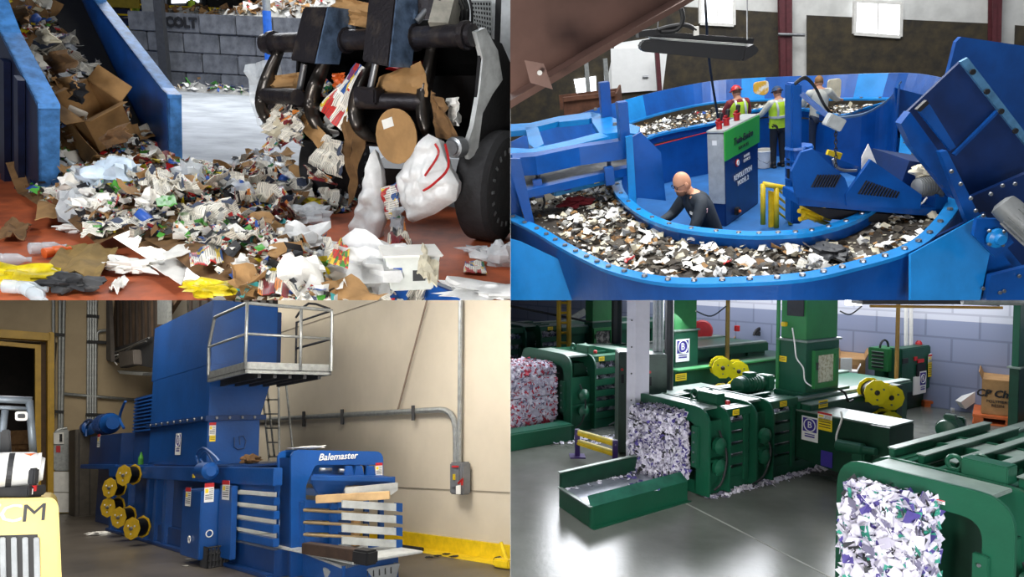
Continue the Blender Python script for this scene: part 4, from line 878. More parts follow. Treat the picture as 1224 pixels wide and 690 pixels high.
proto('newspaper_scrap', lambda s: crumple(.28, .2, .06, s, 5, 4, .2), M_news, 'printed newspaper scrap riding on the carousel belt', 'newspaper', 3, 2)
proto('cardboard_scrap', lambda s: crumple(.22, .16, .03, s, 4, 3, .2, .008), M_card, 'brown cardboard scrap riding on the carousel belt', 'cardboard', 2, 2)
proto('plastic_bag', lambda s: wad(.12, s), M_film2, 'milky plastic wad riding on the carousel belt', 'plastic bag', 2, 2, solid=0)
proto('red_packet', lambda s: crumple(.18, .13, .06, s, 5, 4, .2), M_red, 'crushed red packet riding on the carousel belt', 'packet', .8, 1)
proto('blue_packet', lambda s: crumple(.2, .13, .06, s, 5, 4, .2), M_bluep, 'crushed blue packet riding on the carousel belt', 'packet', 1, 1)
wsum = [w for _, w in protos]
for _ in range(250):
    p = onbelt(dens)[0]; o = rr.choices([x for x, _ in protos], wsum)[0]; c = put(o, p+up*rr.uniform(.03, .08), (rr.gauss(0, .3), rr.gauss(0, .3), rr.uniform(0, 6.28)), rr.uniform(.45, .95)); c['group'] = c['category']+' items on the carousel belt'
flat('red_packet', 'orange and red plastic sack lying at the front of the belt', 'sack', [(874, 333), (872, 318), (898, 312), (900, 328)], M_red, 2, .05, z=1.02)
flat('paper_sheet', 'large clean white sheet at the front of the belt', 'paper', [(922, 330), (922, 315), (946, 312), (950, 326)], M_white, 2, .02, z=1.03)
flat('paper_sheet', 'large white sheet near the right end of the belt', 'paper', [(1028, 310), (1030, 296), (1046, 296), (1045, 307)], M_white, 3, .02, z=1.03)
flat('paper_sheet', 'long white sheet below the yellow fan of bars', 'paper', [(980, 286), (995, 274), (1006, 276), (990, 288)], M_white, 4, .02, z=1.03)
wadat('cloth_scrap', 'dark red cloth lying under the cross conveyor', 'fabric', TR.z(688, 242, 1.02), .16, mat('dark red cloth', '7d1a22', .8), 5, (1.5, .9, .7))
wadat('rubbish_bag', 'dark plastic bag on the right part of the belt', 'rubbish bag', TR.z(993, 300, 1.02), .2, M_dark, 6, (.8, 1.3, .4))
# outer panels standing above the far rim: one plate each
nO = len(OUT); far = [i for i in range(nO) if pxof(OUT[i])[1] < 215 and pxof(OUT[i])[0] < 1140]
st = far[0]
for k, i in enumerate(sorted(far)[::3]):
    P_ = [OUT[(i+j) % nO] for j in range(4)]; D_ = [(p-cenO) for p in P_]
    for d in D_: d.z = 0; d.normalize()
    b = MB(); lift = .5
    for j in range(3):
        if (i+j) not in far: continue
        a, c = P_[j]+D_[j]*.05, P_[j+1]+D_[j+1]*.05; e, g = a+D_[j]*.3+up*lift, c+D_[j+1]*.3+up*lift
        b.hexa([a, c, g, e, a+D_[j]*.03, c+D_[j+1]*.03, g+D_[j+1]*.03, e+D_[j]*.03])
    if b.v: b.build('outer_panel', [M_b2, M_b2, M_b2, M_b2l, M_b2][k % 5], s_)  # the odd paler panel has a reflection put into its colour
# near outside skirt
near = [i for i in range(nO) if pxof(OUT[i])[1] > 215]
for k, i in enumerate(near[::4]):
    b = wallring(OUT, -.4, 1.08, .05, .03, range(i, i+4)); b.build('skirt_panel', M_b2, s_)
def plate(px, p, n, m, th=.03, name='plate', parent=None, bevel=0):
    P = tr(px, p, n); return MB().prism(P, V(n).normalized()*th).build(name, m, parent, bevel=bevel)
p_ = TR.z(660, 290, 1.0)+V((-.15, -.3, 0)); nn = V((.5, .75, -.4))
plate([(596, 281), (620, 288), (707, 328), (712, 375), (590, 380)], p_, nn, M_b2l, .03, 'flared_panel', s_)
p_ = TR.z(1120, 300, 1.0)+V((.1, -.2, 0)); nn = V((-.3, .85, -.3))
plate([(1089, 304), (1176, 256), (1190, 270), (1168, 375), (1089, 375)], p_, nn, M_b2l, .03, 'flared_panel', s_)
plate([(1115, 285), (1178, 254), (1178, 300), (1110, 330)], p_+V((0, .35, 0)), V((-.3, .9, 0)), M_b2d, .03, 'flared_panel', s_)
# high curved end of the drum wall at the right
C_ = catmull([TR.z(1000, 143, 1.1), TR.z(1030, 139, 1.15), TR.z(1052, 128, 1.3), TR.z(1066, 116, 1.5), TR.z(1073, 104, 1.75), TR.z(1076, 101, 1.95)], 4, False)
b = MB()
for i in range(len(C_)-1): a, c = C_[i], C_[i+1]; b.prism([a, c, V((c.x, c.y, 0)), V((a.x, a.y, 0))], (.0, .04, 0))
b.build('end_wall', M_b2, s_); b = MB()
for i in range(len(C_)-1): a, c = C_[i], C_[i+1]; b.prism([a, c, c+V((.09, .12, 0)), a+V((.09, .12, 0))], (0, 0, .04))
b.build('end_wall_rim', mat('greyed blue edge', '5b7390', .4, .3), s_)
# window glare free sky-blue extension panels right of the ring
plate([(1070, 105), (1120, 118), (1110, 150), (1075, 165)], TR.z(1090, 130, 1.4), (0, 1, 0), M_b2, .04, 'outer_panel', s_)
# things hung on the far panels
def hung(name, label, cat, u, v, m, w=.35, h=.45):
    p = TR.z(u, v, 1.75); p = TR.y(u, v, TR.z(u, 126, 1.1).y+.05); b = MB()
    P = rpoly([p+V((-w/2, 0, h/2)), p+V((w/2, 0, h/2)), p+V((w/2, 0, -h*.3)), p+V((w*.2, 0, -h/2)), p+V((-w/2, 0, -h*.25))], .08); b.prism(P, (0, -.06, 0)); return tag(b.build(name, m, loc=p, bevel=.01), label, cat)
hung('work_bag', 'white bag hanging on the outer panel left of the red helmet', 'bag', 815, 117, M_white, .26, .42); hung('work_bag', 'yellow and white bag hanging on the panel between the two workers', 'bag', 909, 106, mat('yellow cloth', 'd9a93a', .6, 0, .1, 6, 0, 40, 'e8e4d8', (.5, .6)), .36, .34)
hung('paper_sign', 'cream notice sheet hung on the panel behind the man in grey', 'sign', 996, 108, M_cream, .3, .5)
# ---- people
M_navy = mat('navy work clothes', '1b2530', .8, 0, .15, 8, .3, 20); M_vest = mat('lime safety vest', 'b6d92e', .6); M_tr = mat('dark trousers', '1d1f24', .8); M_jean = mat('dark denim', '232e42', .8); M_shirt = mat('pale grey shirt', 'b9b8ae', .8, 0, .06, 6, .2, 12)
M_boot = mat('dark boots', '1b1917', .6); M_cap = mat('navy cap', '1f3858', .7); M_hard = mat('red hard hat', 'c01b22', .35); M_hair = mat('light brown hair', '8a6238', .8, 0, .2); M_hairg = mat('short cropped hair', '6b4a38', .8); M_glove = mat('black work gloves', '15171a', .7)
pm = TR.y(816, 238, 9.25); 
hm_ = TR.y(816, 220, 9.5); sc_ = 1.32; yw = 1.75; hl = V((0, .2, 1.3)); lo = hm_-(Matrix.Rotation(yw, 3, 'Z') @ hl)*sc_; lo.z = max(lo.z, 0)*0+lo.z
pp = person('bald bearded man in dark navy work shirt leaning over the belt, sorting with gloved hands', lo, yw, dict(
    pelvis=(0, -.1, .7), waist=(0, -.06, .84), chest=(0, .02, 1.02), neck=(0, .12, 1.18), head=hl, lsh=(-.2, .08, 1.11), rsh=(.2, .06, 1.12), lhip=(-.09, -.1, .65), rhip=(.09, -.1, .65), lkn=(-.12, .18, .38), rkn=(.12, .18, .38), lan=(-.12, -.02, .09), ran=(.12, -.02, .09),
    lel=(-.29, .24, .88), lwr=(-.16, .46, .8), rel=(.27, .22, .9), rwr=(.12, .44, .9)), M_navy, M_navy, M_boot, hair=None, gloves=M_glove, beard=M_hairg, glasses=True, look=(-.4, .1), scale=sc_)
MB().obox((-.265, .1, 1.05), .006, .07, .045, (1, 0, .2)).build('flag_patch', mat('pink white patch', 'd8b0b0', .8), pp, local=True); MB().obox((-.1, .165, 1.0), .06, .006, .03).build('name_patch', M_white, pp, local=True)
def standing(u, v, label, yaw, lel, lwr, rel, rwr, sc=1., **k):
    p = TR.z(u, v, 0); return person(label, p, yaw, dict(lel=lel, lwr=lwr, rel=rel, rwr=rwr, head=(0, .05, 1.6)), scale=sc, look=(-.35, 0), **k)
standing(883, 205, 'worker in a red hard hat and lime safety vest behind the control cabinet', .15, (-.28, .12, 1.16), (-.16, .4, 1.14), (.3, .1, 1.16), (.32, .38, 1.16), 1.07, shirt=mat('dark red sleeves', '7e2a2a', .8), trouser=M_tr, boots=M_boot, hat=(M_hard, 1), hair=M_hairg, vest=M_vest, gloves=M_glove)
standing(930, 200, 'worker in a navy cap and lime safety vest with arms spread to the belt', .1, (-.34, .12, 1.18), (-.44, .38, 1.12), (.34, .12, 1.18), (.42, .38, 1.12), 1.0, shirt=M_shirt, trouser=M_tr, boots=M_boot, hat=(M_cap, 0), hair=M_hairg, vest=M_vest)
standing(977, 193, 'man in a pale grey shirt and jeans reaching right over the belt', -.25, (-.3, .14, 1.16), (-.16, .42, 1.14), (.36, .2, 1.22), (.5, .5, 1.16), 1.06, shirt=M_shirt, trouser=M_jean, boots=M_boot, hair=M_hair)
# ---- control cabinet
c0, c1, c2 = TR.z(868, 271), TR.z(907, 243), TR.z(847, 262); e1 = (c1-c0); L1 = e1.length; e1.normalize(); e2 = V((-e1.y, e1.x, 0)); e2 = e2 if e2.dot(c2-c0) > 0 else -e2; L2 = .3
hgt = TR.pl(866, 159, c0, V((0, 1, 0))+0*e1).z; L1 = (TR.pl(906, 139, c0, e2)-c0).dot(e1)
t = thing('control_cabinet', 'blue and grey electric control cabinet with a green sign on its upper side', 'cabinet', c0)
MB().obox(c0+e1*L1/2+e2*L2/2+up*hgt/2, L1, L2, hgt, e1, e2).build('cabinet_body', M_b2d, t, bevel=.015)
def face(x, z, d=.012): return c0+e1*(L1*x)-e2*d+up*(hgt*z)
MB().obox(c0-e1*.01+e2*L2/2+up*hgt*.62, .02, L2*.98, hgt*.74, e1, e2).build('grey_door', mat('light grey enamel', 'a9adad', .4), t, bevel=.006)
MB().obox(c0+e1*L1/2+e2*L2/2+up*(hgt+.02), L1*1.04, L2*1.06, .04, e1, e2).build('cabinet_top', MATS['light grey enamel'], t, bevel=.01)
MB().obox(face(.5, .86), L1*1.03, .02, hgt*.3, e1, e2).build('green_sign', mat('vivid green sign', '37a835', .4, 0, .03), t)
text('Twin-Enviro', .17, face(.5, .86, .03), e1, up, STK, t, .002, bold=.004, shear=.2); text('SERVICES', .075, face(.5, .77, .03), e1, up, STK, t, .002, sx=1.5)
text('POWER\nSERVICES', .075, face(.62, .62, .015), e1, up, STW, t, .002); MB().lathe(face(.34, .62, .008), -e2, [(0, .07), (.01, .07)], 16).build('emblem', mat('red emblem', 'd23a34', .4), t)
MB().tube(arc(face(.34, .62, .022), .04, 0, 2*PI, 14, e1, up)[:-1], .012, 6, closed=True).build('emblem_ring', STW, t)
text('REVOLUTION', .13, face(.5, .47, .015), e1, up, STW, t, .002, bold=.003); text('MODEL 2', .12, face(.5, .39, .015), e1, up, STW, t, .002, bold=.003)
MB().obox(c0-e1*.025+e2*L2*.55+up*hgt*.9, .006, .08, .08, e1, e2).build('warning_label', STW, t)
for x, zz in ((.1, .0), (.3, .03), (.6, .02)):
    p = c0+e1*(L1*x)+e2*L2*.5+up*(hgt+.04); b = MB(); b.cyl(p, p+up*.1, .05).cyl(p+up*.1, p+up*.13, .065); b.build('air_valve', M_red, t, smooth=True); MB().lathe(p+up*.13+e1*.04, e1*.3+up, [(0, .035), (.12, .04), (.14, .02)], 12).build('valve_body', M_black, t, smooth=True)
    MB().bar(p+up*.16-e1*.08, p+up*.16+e1*.12, .03, .03).build('valve_arm', M_red, t)
p = face(.28, .1, .03); MB().obox(p, .12, .08, .12, e1, e2).build('socket_box', M_black, t, bevel=.01); MB().ball(p-e2*.05, .03).build('orange_knob', M_orange, t)
# cable from the ceiling to the cabinet
b = MB().tube(catmull([TR.y(843, -5, 9.6), TR.y(844, 20, 9.6), TR.y(848, 75, 10.3), TR.y(858, 140, 11.2)], 5, False), .018, 6); tag(b.build('control_cable', M_black, loc=TR.y(843, -5, 9.6)), 'thin black cable hanging from the roof down to the control cabinet', 'cable')
# bucket
p = TR.z(913, 200); t = thing('plastic_bucket', 'white plastic bucket standing on the blue deck beside the cabinet', 'bucket', p)
b = MB().lathe(p, up, [(0, .15), (.01, .16), (.4, .19), (.4, .175), (.02, .145)], 24); b.build('bucket_body', M_white, t, smooth=True); MB().tube([p+up*.38+V((.19*math.cos(a), .19*math.sin(a), 0)) for a in [i/20*2*PI for i in range(20)]], .012, 6, closed=True).build('rim', M_white, t)
MB().tube([p+up*.36+V((-.19, 0, 0)), p+V((-.15, -.1, .2)), p+V((0, -.2, .12)), p+V((.15, -.1, .2)), p+up*.36+V((.19, 0, 0))], .006, 6).build('wire_handle', M_steel, t)
# yellow steps rail
t = thing('guard_rail', 'yellow tubular guard rail on the deck beside the swing post', 'guard rail', TR.z(925, 272))
ya = TR.z(912, 272).y-.1; pA = [TR.y(u, v, ya) for u, v in ((912, 268), (912, 220), (945, 226), (945, 268), (928, 272), (928, 224))]
for i, j in ((0, 1), (1, 2), (2, 3), (4, 5)): MB().tube([pA[i], pA[j]], .045, 8).build('rail_tube', M_yellow, t, smooth=True)
MB().prism([TR.y(u, v, ya+.05) for u, v in ((919, 272), (919, 228), (926, 230), (926, 272))], (0, .03, 0)).build('yellow_plate', M_yellow, t)
for k in range(4): a, c = TR.y(929, 226+k*9, ya), TR.y(947, 240+k*9, ya+.3); MB().cyl(a, c, .02, 6).build('cross_bar', M_yellow, t)
t = thing('bar_grid', 'yellow fan of bars under the blue swing arm beside the belt', 'bar grid', TR.z(970, 262, 1.2))
for a, c in (((955, 252), (992, 262)), ((958, 247), (992, 256)), ((960, 257), (990, 268)), ((966, 238), (992, 258)), ((966, 240), (975, 264)), ((985, 246), (982, 266)), ((956, 262), (988, 254))): MB().cyl(TR.y(*a, 8.4), TR.y(*c, 8.6), .03, 8).build('bar', M_yellow, t)
# ---- swing arm with louvred gussets and motor
YA = 8.25; YP = 9.0; t = thing('swing_arm', 'blue hinged swing arm with louvred triangular gussets, chain and grey motor', 'swing arm', TR.y(953, 272, YA)*V((1, 1, 0)))
def A(u, v, y=YA): return TR.y(u, v, y)
MB().prism([A(946, 100, YP), A(959, 100, YP), A(959, 268, YP), A(946, 268, YP)], (0, .22, 0)).build('post', M_b2, t, bevel=.02)
for v in (183, 205): b = MB(); c = A(955, v, YP+.1); b.lathe(c, up, [(-.1, .17), (-.07, .19), (-.07, .15), (.07, .15), (.07, .19), (.1, .17)], 8); b.build('hinge_collar', M_b2, t)
MB().cyl(A(951, 215, YP+.1), A(951, 188, YP+.1), .11, 14).build('hinge_pin', M_black, t, smooth=True)
MB().prism([A(958, 182, YA-.05), A(972, 178, YA-.05), A(1010, 213, YA-.05), A(1016, 230, YA-.05), A(1016, 246, YA-.05), A(952, 236, YA-.05), A(946, 205, YA-.05)], (0, .05, 0)).build('gusset', M_b2, t)
MB().prism([A(1011, 233, YA-.08), A(1041, 191, YA-.08), A(1048, 196, YA-.08), A(1102, 233, YA-.08), A(1100, 250, YA-.08), A(1012, 246, YA-.08)], (0, .05, 0)).build('gusset', M_b2, t)
b = MB()
for (u0, v0), (u1, v1), n_, sl in (((972, 222), (990, 205), 10, 0),): pass
for i in range(9): u = 970+i*3.3; b.bar(A(u, 224, YA-.06), A(u+8, 209, YA-.06), .012, .035, (0, 1, 0))
b.build('louvre_slots', M_black, t); b = MB()
for i in range(13): u = 1026+i*3.7; b.bar(A(u, 232+i*.4, YA-.09), A(u+10-i*.5, 216+i*1.1, YA-.09), .012, .035, (0, 1, 0))
b.build('louvre_slots', M_black, t)
MB().prism([A(955, 233), A(1130, 250), A(1130, 260), A(955, 246)], (0, .5, 0)).build('main_beam', M_b2, t, bevel=.01)
MB().prism([A(960, 247, YA+.1), A(1120, 262, YA+.1), A(1110, 270, YA+.1), A(990, 262, YA+.1)], (0, .4, 0)).build('rubber_skirt', M_black, t)
MB().bar(A(960, 181, YA+.1), A(1106, 236, YA+.3), .03, .12).build('upper_plate', M_b2, t)
MB().bar(A(1048, 205), A(1098, 235), .02, .05).build('slot', M_black, t)
MB().prism([A(1118, 232, YA), A(1133, 234, YA), A(1133, 262, YA), A(1119, 258, YA)], (0, .4, 0)).build('end_box', M_b2, t)
mt = MB().lathe(A(1094, 225, YA+.1), V((1, .1, -.05)), [(0, .08), (.02, .11), (.28, .11), (.3, .07), (.36, .06)], 18); m_ = mt.build('motor', mat('grey motor paint', '7a7c7b', .45, .2), t, smooth=True)
b = MB()
for k in range(8): b.lathe(A(1094, 225, YA+.1)+V((.04+k*.03, 0, 0)), V((1, .1, -.05)), [(0, .122), (.008, .122)], 18)
b.build('cooling_fins', MATS['grey motor paint'], m_); MB().prism([A(1121, 222), A(1130, 224), A(1130, 238), A(1120, 237)], (0, .25, 0)).build('gearbox', MATS['grey motor paint'], t, bevel=.02)
MB().tube(catmull([A(1085, 226), A(1092, 238), A(1100, 244), A(1108, 236)], 4, False), .012, 6).build('cable', M_white, t)
# crane arm + chain + grey hand unit
MB().bar(A(958, 112, YA-.05), A(1000, 148, YA-.25), .05, .05).build('brace', M_b2, t)
for k in (0, 1): MB().tube(catmull([A(950, 101-k), A(962, 94-k*2), A(974, 104), A(985, 125), A(998, 142)], 5, False), .016, 6).build('hose', M_black, t, smooth=True)
MB().obox(A(997, 146, YA-.3), .2, .12, .14, (1, 0, -.6)).build('hook_block', mat('light grey enamel', 'a9adad', .4), t, bevel=.01)
for k in range(10):
    p = A(999, 156+k*4.6, YA-.3); MB().tube([p+V((math.cos(a)*.018*(1 if k % 2 else .3), math.cos(a)*.018*(0.3 if k % 2 else 1), math.sin(a)*.03)) for a in [j/8*2*PI for j in range(8)]], .006, 5, closed=True).build('chain_link', M_black, t)
MB().tube(catmull([A(996, 190), A(1000, 200), A(1010, 204), A(1024, 204)], 4, False), .02, 6).build('hook', M_steel, t)
MB().bar(A(988, 184, YA+1.5), A(1004, 188, YA+1.5), .06, .12).build('yellow_bar', M_yellow, t)
plate([(1030, 188), (1038, 172), (1048, 196), (1030, 205)], A(1035, 190, YA+.1), (0, 1, 0), M_white, .01, 'white_flap', t)
# ---- big inclined feed chute at the right
t = thing('feed_chute', 'towering dark blue inclined feed chute at the right edge of the round machine', 'chute', TR.z(1180, 340, 0))
def ch(px, y, m, th, name='side_plate', n=(0, 1, 0), bv=0): return plate(px, TR.y(px[0][0], px[0][1], y), n, m, th, name, t, bv)
ch([(1143, 50), (1149, 44), (1232, 56), (1232, 330), (1150, 300), (1128, 110)], 8.6, M_b2, .06, 'back_plate')
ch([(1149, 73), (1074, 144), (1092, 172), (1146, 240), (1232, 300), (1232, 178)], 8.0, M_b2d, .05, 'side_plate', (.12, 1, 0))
ch([(1148, 74), (1157, 69), (1232, 167), (1232, 181)], 7.5, mat('worn pale blue flange', '5a8fb8', .35, .2, .2, 5), .04, 'flange')
for i in range(5): p = TR.y(1162+i*17, 86+i*23.5, 7.45); MB().lathe(p, (0, -1, 0), [(0, .03), (.02, .03)], 10).build('slot', M_black, t)
MB().bar(TR.y(1192, 133, 7.9), TR.y(1140, 185, 7.9), .05, .03).build('seam_strip', M_b2, t)
ch([(1077, 148), (1088, 134), (1142, 208), (1150, 232), (1140, 238), (1090, 176)], 7.8, M_b2, .12, 'chute_rim')
ch([(1098, 132), (1108, 122), (1112, 126), (1143, 176), (1136, 180)], 7.55, M_b2, .05, 'stiffener'); ch([(1096, 131), (1108, 120), (1111, 124), (1100, 134)], 7.5, M_black, .05, 'rubber_bumper')
ch([(1124, 182), (1132, 180), (1168, 252), (1232, 330), (1232, 375), (1210, 375), (1155, 262)], 7.3, M_b2, .08, 'lower_beam')
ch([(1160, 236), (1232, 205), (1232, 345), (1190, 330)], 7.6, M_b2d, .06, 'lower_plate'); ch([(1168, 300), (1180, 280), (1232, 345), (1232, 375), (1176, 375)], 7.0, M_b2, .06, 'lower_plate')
ch([(1184, 330), (1232, 318), (1232, 375), (1176, 375)], 6.8, M_b2, .06, 'leg_plate')
for u, v in ((1137, 205), (1148, 220), (1160, 237), (1166, 252), (1175, 258), (1184, 232), (1198, 222), (1213, 220), (1175, 345), (1200, 348), (1218, 330), (1195, 350)): p = TR.y(u, v, 6.78); MB().lathe(p, (0, -1, 0), [(0, .022), (.015, .018)], 8).build('bolt', M_steel, t)
ch([(1168, 262), (1192, 262), (1212, 290), (1190, 308), (1164, 282)], 6.75, M_b2, .05, 'bearing_plate')
MB().lathe(TR.y(1190, 284, 6.7), (0, -1, 0), [(0, .1), (.04, .1), (.06, .06), (.1, .05)], 18).build('bearing', M_b2l, t, smooth=True)
for du, dv in ((-8, -8), (9, -7), (8, 9), (-8, 8)): MB().lathe(TR.y(1190+du, 284+dv, 6.66), (0, -1, 0), [(0, .02), (.02, .016)], 8).build('bolt', M_steel, t)
mo = TR.y(1200, 246, 6.6); ax_ = (TR.y(1232, 275, 6.4)-mo).normalized(); m_ = MB().lathe(mo-ax_*.05, ax_, [(0, .06), (.03, .12), (.1, .13), (.45, .13), (.5, .1)], 22).build('motor', mat('grey motor paint', '7a7c7b', .45, .2), t, smooth=True)
b = MB()
for k in range(14): a = k/14*2*PI; u_, w_ = orth(ax_); d_ = u_*math.cos(a)+w_*math.sin(a); b.obox(mo+ax_*.27+d_*.135, .32, .02, .008, ax_, d_)
b.build('cooling_fins', MATS['grey motor paint'], m_)
# conveyor discharge end and scrap between arm and chute
MB().obox(TR.y(1110, 215, 9.2), 1.3, .9, .5, (1, 0, -.3)).build('discharge_box', M_b2d, t); wadat('paper_sheet', 'crumpled paper caught beside the grey motor', 'paper', TR.y(1102, 205, 8.5), .13, M_cream, 33)
# ---- cross conveyor frame at the left
t = thing('transfer_conveyor', 'pale blue H-shaped frame carrying a cross conveyor over the left side of the ring', 'conveyor', TR.z(680, 230, 1.9))
zf = 1.95
def fr(px, z=zf, h=-.1, m=M_b2l, name='frame_plate'): return MB().prism([TR.z(u, v, z) for u, v in px], (0, 0, h)).build(name, m, t)
fr([(600, 149), (634, 147), (668, 139), (668, 145), (640, 152), (632, 155), (600, 158)]); fr([(668, 139), (706, 134), (718, 136), (704, 142), (668, 146)]); fr([(628, 152), (643, 152), (650, 172), (640, 178), (632, 172)])
fr([(706, 134), (722, 137), (765, 152), (762, 160), (740, 158), (724, 160), (716, 158), (708, 146)]); fr([(600, 176), (634, 178), (680, 168), (718, 158), (728, 163), (692, 172), (640, 182), (600, 184)])
MB().prism([TR.z(u, v, zf) for u, v in ((600, 184), (640, 182), (692, 172), (748, 164), (748, 168), (692, 176), (640, 187), (600, 190))], (0, 0, -.28)).build('side_beam', M_b2, t)
def vpost(u0, u1, v0, v1, z, name='post', m=M_b2):
    p = TR.z((u0+u1)/2, v1, z); a = TR.pl(u0, v1, p, (0, 1, 0)); c = TR.pl(u1, v1, p, (0, 1, 0)); tp = TR.pl((u0+u1)/2, v0, p, (0, 1, 0)); MB().box(a.x, p.y, z, c.x, p.y+.22, tp.z).build(name, m, t, bevel=.01)
vpost(720, 732, 98, 140, zf); vpost(742, 754, 122, 172, zf-.05)
for u, v in ((712, 132), (726, 134), (735, 150), (748, 158)): p = TR.z(u, v, zf); MB().lathe(p, up, [(0, .04), (.05, .03)], 8).build('bolt', M_steel, t)
plate([(748, 168), (766, 158), (790, 182), (796, 240), (758, 236), (752, 200)], TR.z(775, 240, 1.0), (0, 1, 0), M_b2, .05, 'corner_plate', t)
plate([(748, 164), (756, 162), (761, 245), (752, 243)], TR.z(756, 244, 1.0)-V((0, .15, 0)), (0, 1, 0), M_b2l, .05, 'leg', t)
plate([(606, 190), (622, 190), (640, 272), (630, 272)], TR.z(636, 270, 1.05), (0, 1, 0), M_b2, .08, 'leg', t); plate([(600, 185), (612, 185), (626, 266), (612, 262)], TR.z(620, 260, 1.05), (0, 1, 0), M_b2, .08, 'leg', t)
def xb(px, z, m, h, name): p = [TR.z(u, v, z) for u, v in px]; MB().prism(p, (0, 0, h)).build(name, m, t)
xb([(618, 212), (750, 185), (752, 197), (622, 226)], 1.5, mat('worn belt grey', '5e5c58', .6, .2, .25, 4, 0, 40, '80807c'), -.06, 'cross_belt')
xb([(618, 225), (752, 196), (753, 200), (620, 230)], 1.5, M_b2, -.12, 'conveyor_side')
rA, rB = TR.z(660, 228, 1.35), TR.z(742, 208, 1.35); MB().bar(rA, rB, .16, .17).build('roller_cover', mat('teal blue paint', '2b7fb0', .35, 0, .1), t, bevel=.02); MB().bar(TR.z(638, 233, 1.3), TR.z(662, 228, 1.3), .2, .22).build('gear_motor', M_cream, t, bevel=.03)
n_ = (rB-rA).normalized(); f_ = n_.cross(up); f_ = f_ if f_.y < 0 else -f_
sticker(t, rA.lerp(rB, .6)+f_*.085, n_, up, .1, .06, 'yellow'); MB().obox(rA.lerp(rB, .18)+f_*.085, .12, .004, .06, n_, f_).build('warning_label', STP, t)
for u0, v0, v1 in ((643, 190, 225), (728, 170, 210)): MB().cyl(TR.y(u0, v0, TR.z(u0, v1, 1.4).y), TR.z(u0, v1, 1.4), .035, 10).build('lift_cylinder', M_steel, t, smooth=True); p = TR.z(u0, v1, 1.45); MB().obox(p, .14, .14, .28).build('cylinder_bracket', M_b2, t, bevel=.01)
for u, v in ((640, 240), (655, 236), (648, 250)): p = TR.z(u, v, 1.1); MB().tube(catmull([p+V((-.2, 0, .35)), p+V((0, 0, .3)), p+V((.05, 0, .1)), p], 4, False), .02, 6).build('hose', M_black, t)

tag(MB().tube([TR.z(783, 174, .95), TR.z(846, 158, .95)], .012, 6).build('pull_cord', M_red, loc=TR.z(783, 174, .95)), 'red emergency pull cord running along the inner drum wall left of the cabinet', 'cord')
# ---- roof beam near the camera and the hanging light fixture
bp = V((0, 3.6, 4.2)); bn = V((-.28, 1, .12)); t = thing('roof_beam', 'big maroon steel roof rafter crossing the upper left corner close to the camera', 'roof beam', TR.pl(640, 110, bp, bn))
MB().prism(tr([(560, -60), (880, -40), (800, 2), (720, 48), (610, 113), (560, 143)], bp, bn), bn.normalized()*.02).build('web', mat('brown primer steel', '7a5c52', .6, .1, .12, 3), t)
fl = tr([(560, 143), (610, 112), (720, 47), (800, 1), (860, -36)], bp-bn.normalized()*0, bn); b = MB()
for i in range(4): b.prism([fl[i]-bn.normalized()*.14, fl[i+1]-bn.normalized()*.14, fl[i+1]+bn.normalized()*.14, fl[i]+bn.normalized()*.14], (-.004, 0, -.02))
b.build('lower_flange', MATS['brown primer steel'], t)
MB().prism(tr([(560, 158), (610, 127), (722, 59), (842, -8), (842, -14), (722, 53), (610, 119), (560, 150)], bp-bn.normalized()*.14, bn), bn.normalized()*-.012).build('flange_edge', MATS['brown primer steel'], t)
MB().prism(tr([(627, 72), (650, 76), (661, 107), (634, 99)], bp-bn.normalized()*.08, V((.2, 1, 0))), V((0, .012, 0))).build('bracket_plate', MATS['brown primer steel'], t)
MB().lathe(TR.pl(645, 87, bp-bn.normalized()*.1, V((.2, 1, 0))), (0, -1, 0), [(0, .012), (.008, .012)], 10).build('bolt_hole', M_white, t)
YL = 6.2; t = thing('light_fixture', 'long black industrial lamp housing hanging from the roof beam', 'lamp', TR.y(835, 55, YL))
M_lamp = mat('black lamp housing', '1d1d1f', .45, .2, .1)
MB().prism([TR.y(u, v, YL) for u, v in ((765, 57), (769, 49), (780, 47), (907, 56), (906, 64), (886, 73), (770, 62))], (0, .12, 0)).build('lower_reflector', M_lamp, t, bevel=.01)
MB().prism([TR.y(u, v, YL+.25) for u, v in ((772, 41), (777, 37), (902, 46), (899, 55), (774, 45))], (0, .1, 0)).build('upper_reflector', M_lamp, t)
MB().prism([TR.y(u, v, YL+.1) for u, v in ((776, 44), (900, 53), (890, 60), (780, 50))], (0, .05, 0)).build('lamp_tube', mat('bare lamp inner', 'c9cbc6', .3, .4), t)
for u, v in ((889, 62), (771, 50)): MB().prism([TR.y(a, c, YL-.02) for a, c in ((u, v+11), (u+3, v-5), (u+12, v-9), (u+18, v-2), (u+10, v+6))], (0, .3, 0)).build('end_cap', M_lamp, t) if u > 800 else None
for u0, v0, u1, v1 in ((790, -40, 786, 40), (893, -30, 893, 48)): MB().cyl(TR.y(u0, v0, YL+.2), TR.y(u1, v1, YL+.2), .006, 6).build('suspension_wire', M_steel, t)
MB().tube(catmull([TR.y(814, 10, YL), TR.y(816, 24, YL), TR.y(808, 36, YL), TR.y(790, 38, YL)], 5, False), .02, 8).build('cable', M_black, t, smooth=True); MB().tube(catmull([TR.y(786, 36, YL), TR.y(800, 32, YL), TR.y(820, 30, YL), TR.y(832, 36, YL)], 5, False), .018, 8).build('cable', M_black, t, smooth=True)
MB().obox(TR.y(832, 37, YL), .04, .03, .07).build('cable_plug', M_white, t)
for u, v in ((770, 40), (786, 38)): MB().obox(TR.y(u, v, YL+.1), .12, .12, .05).build('hanger_box', M_lamp, t)
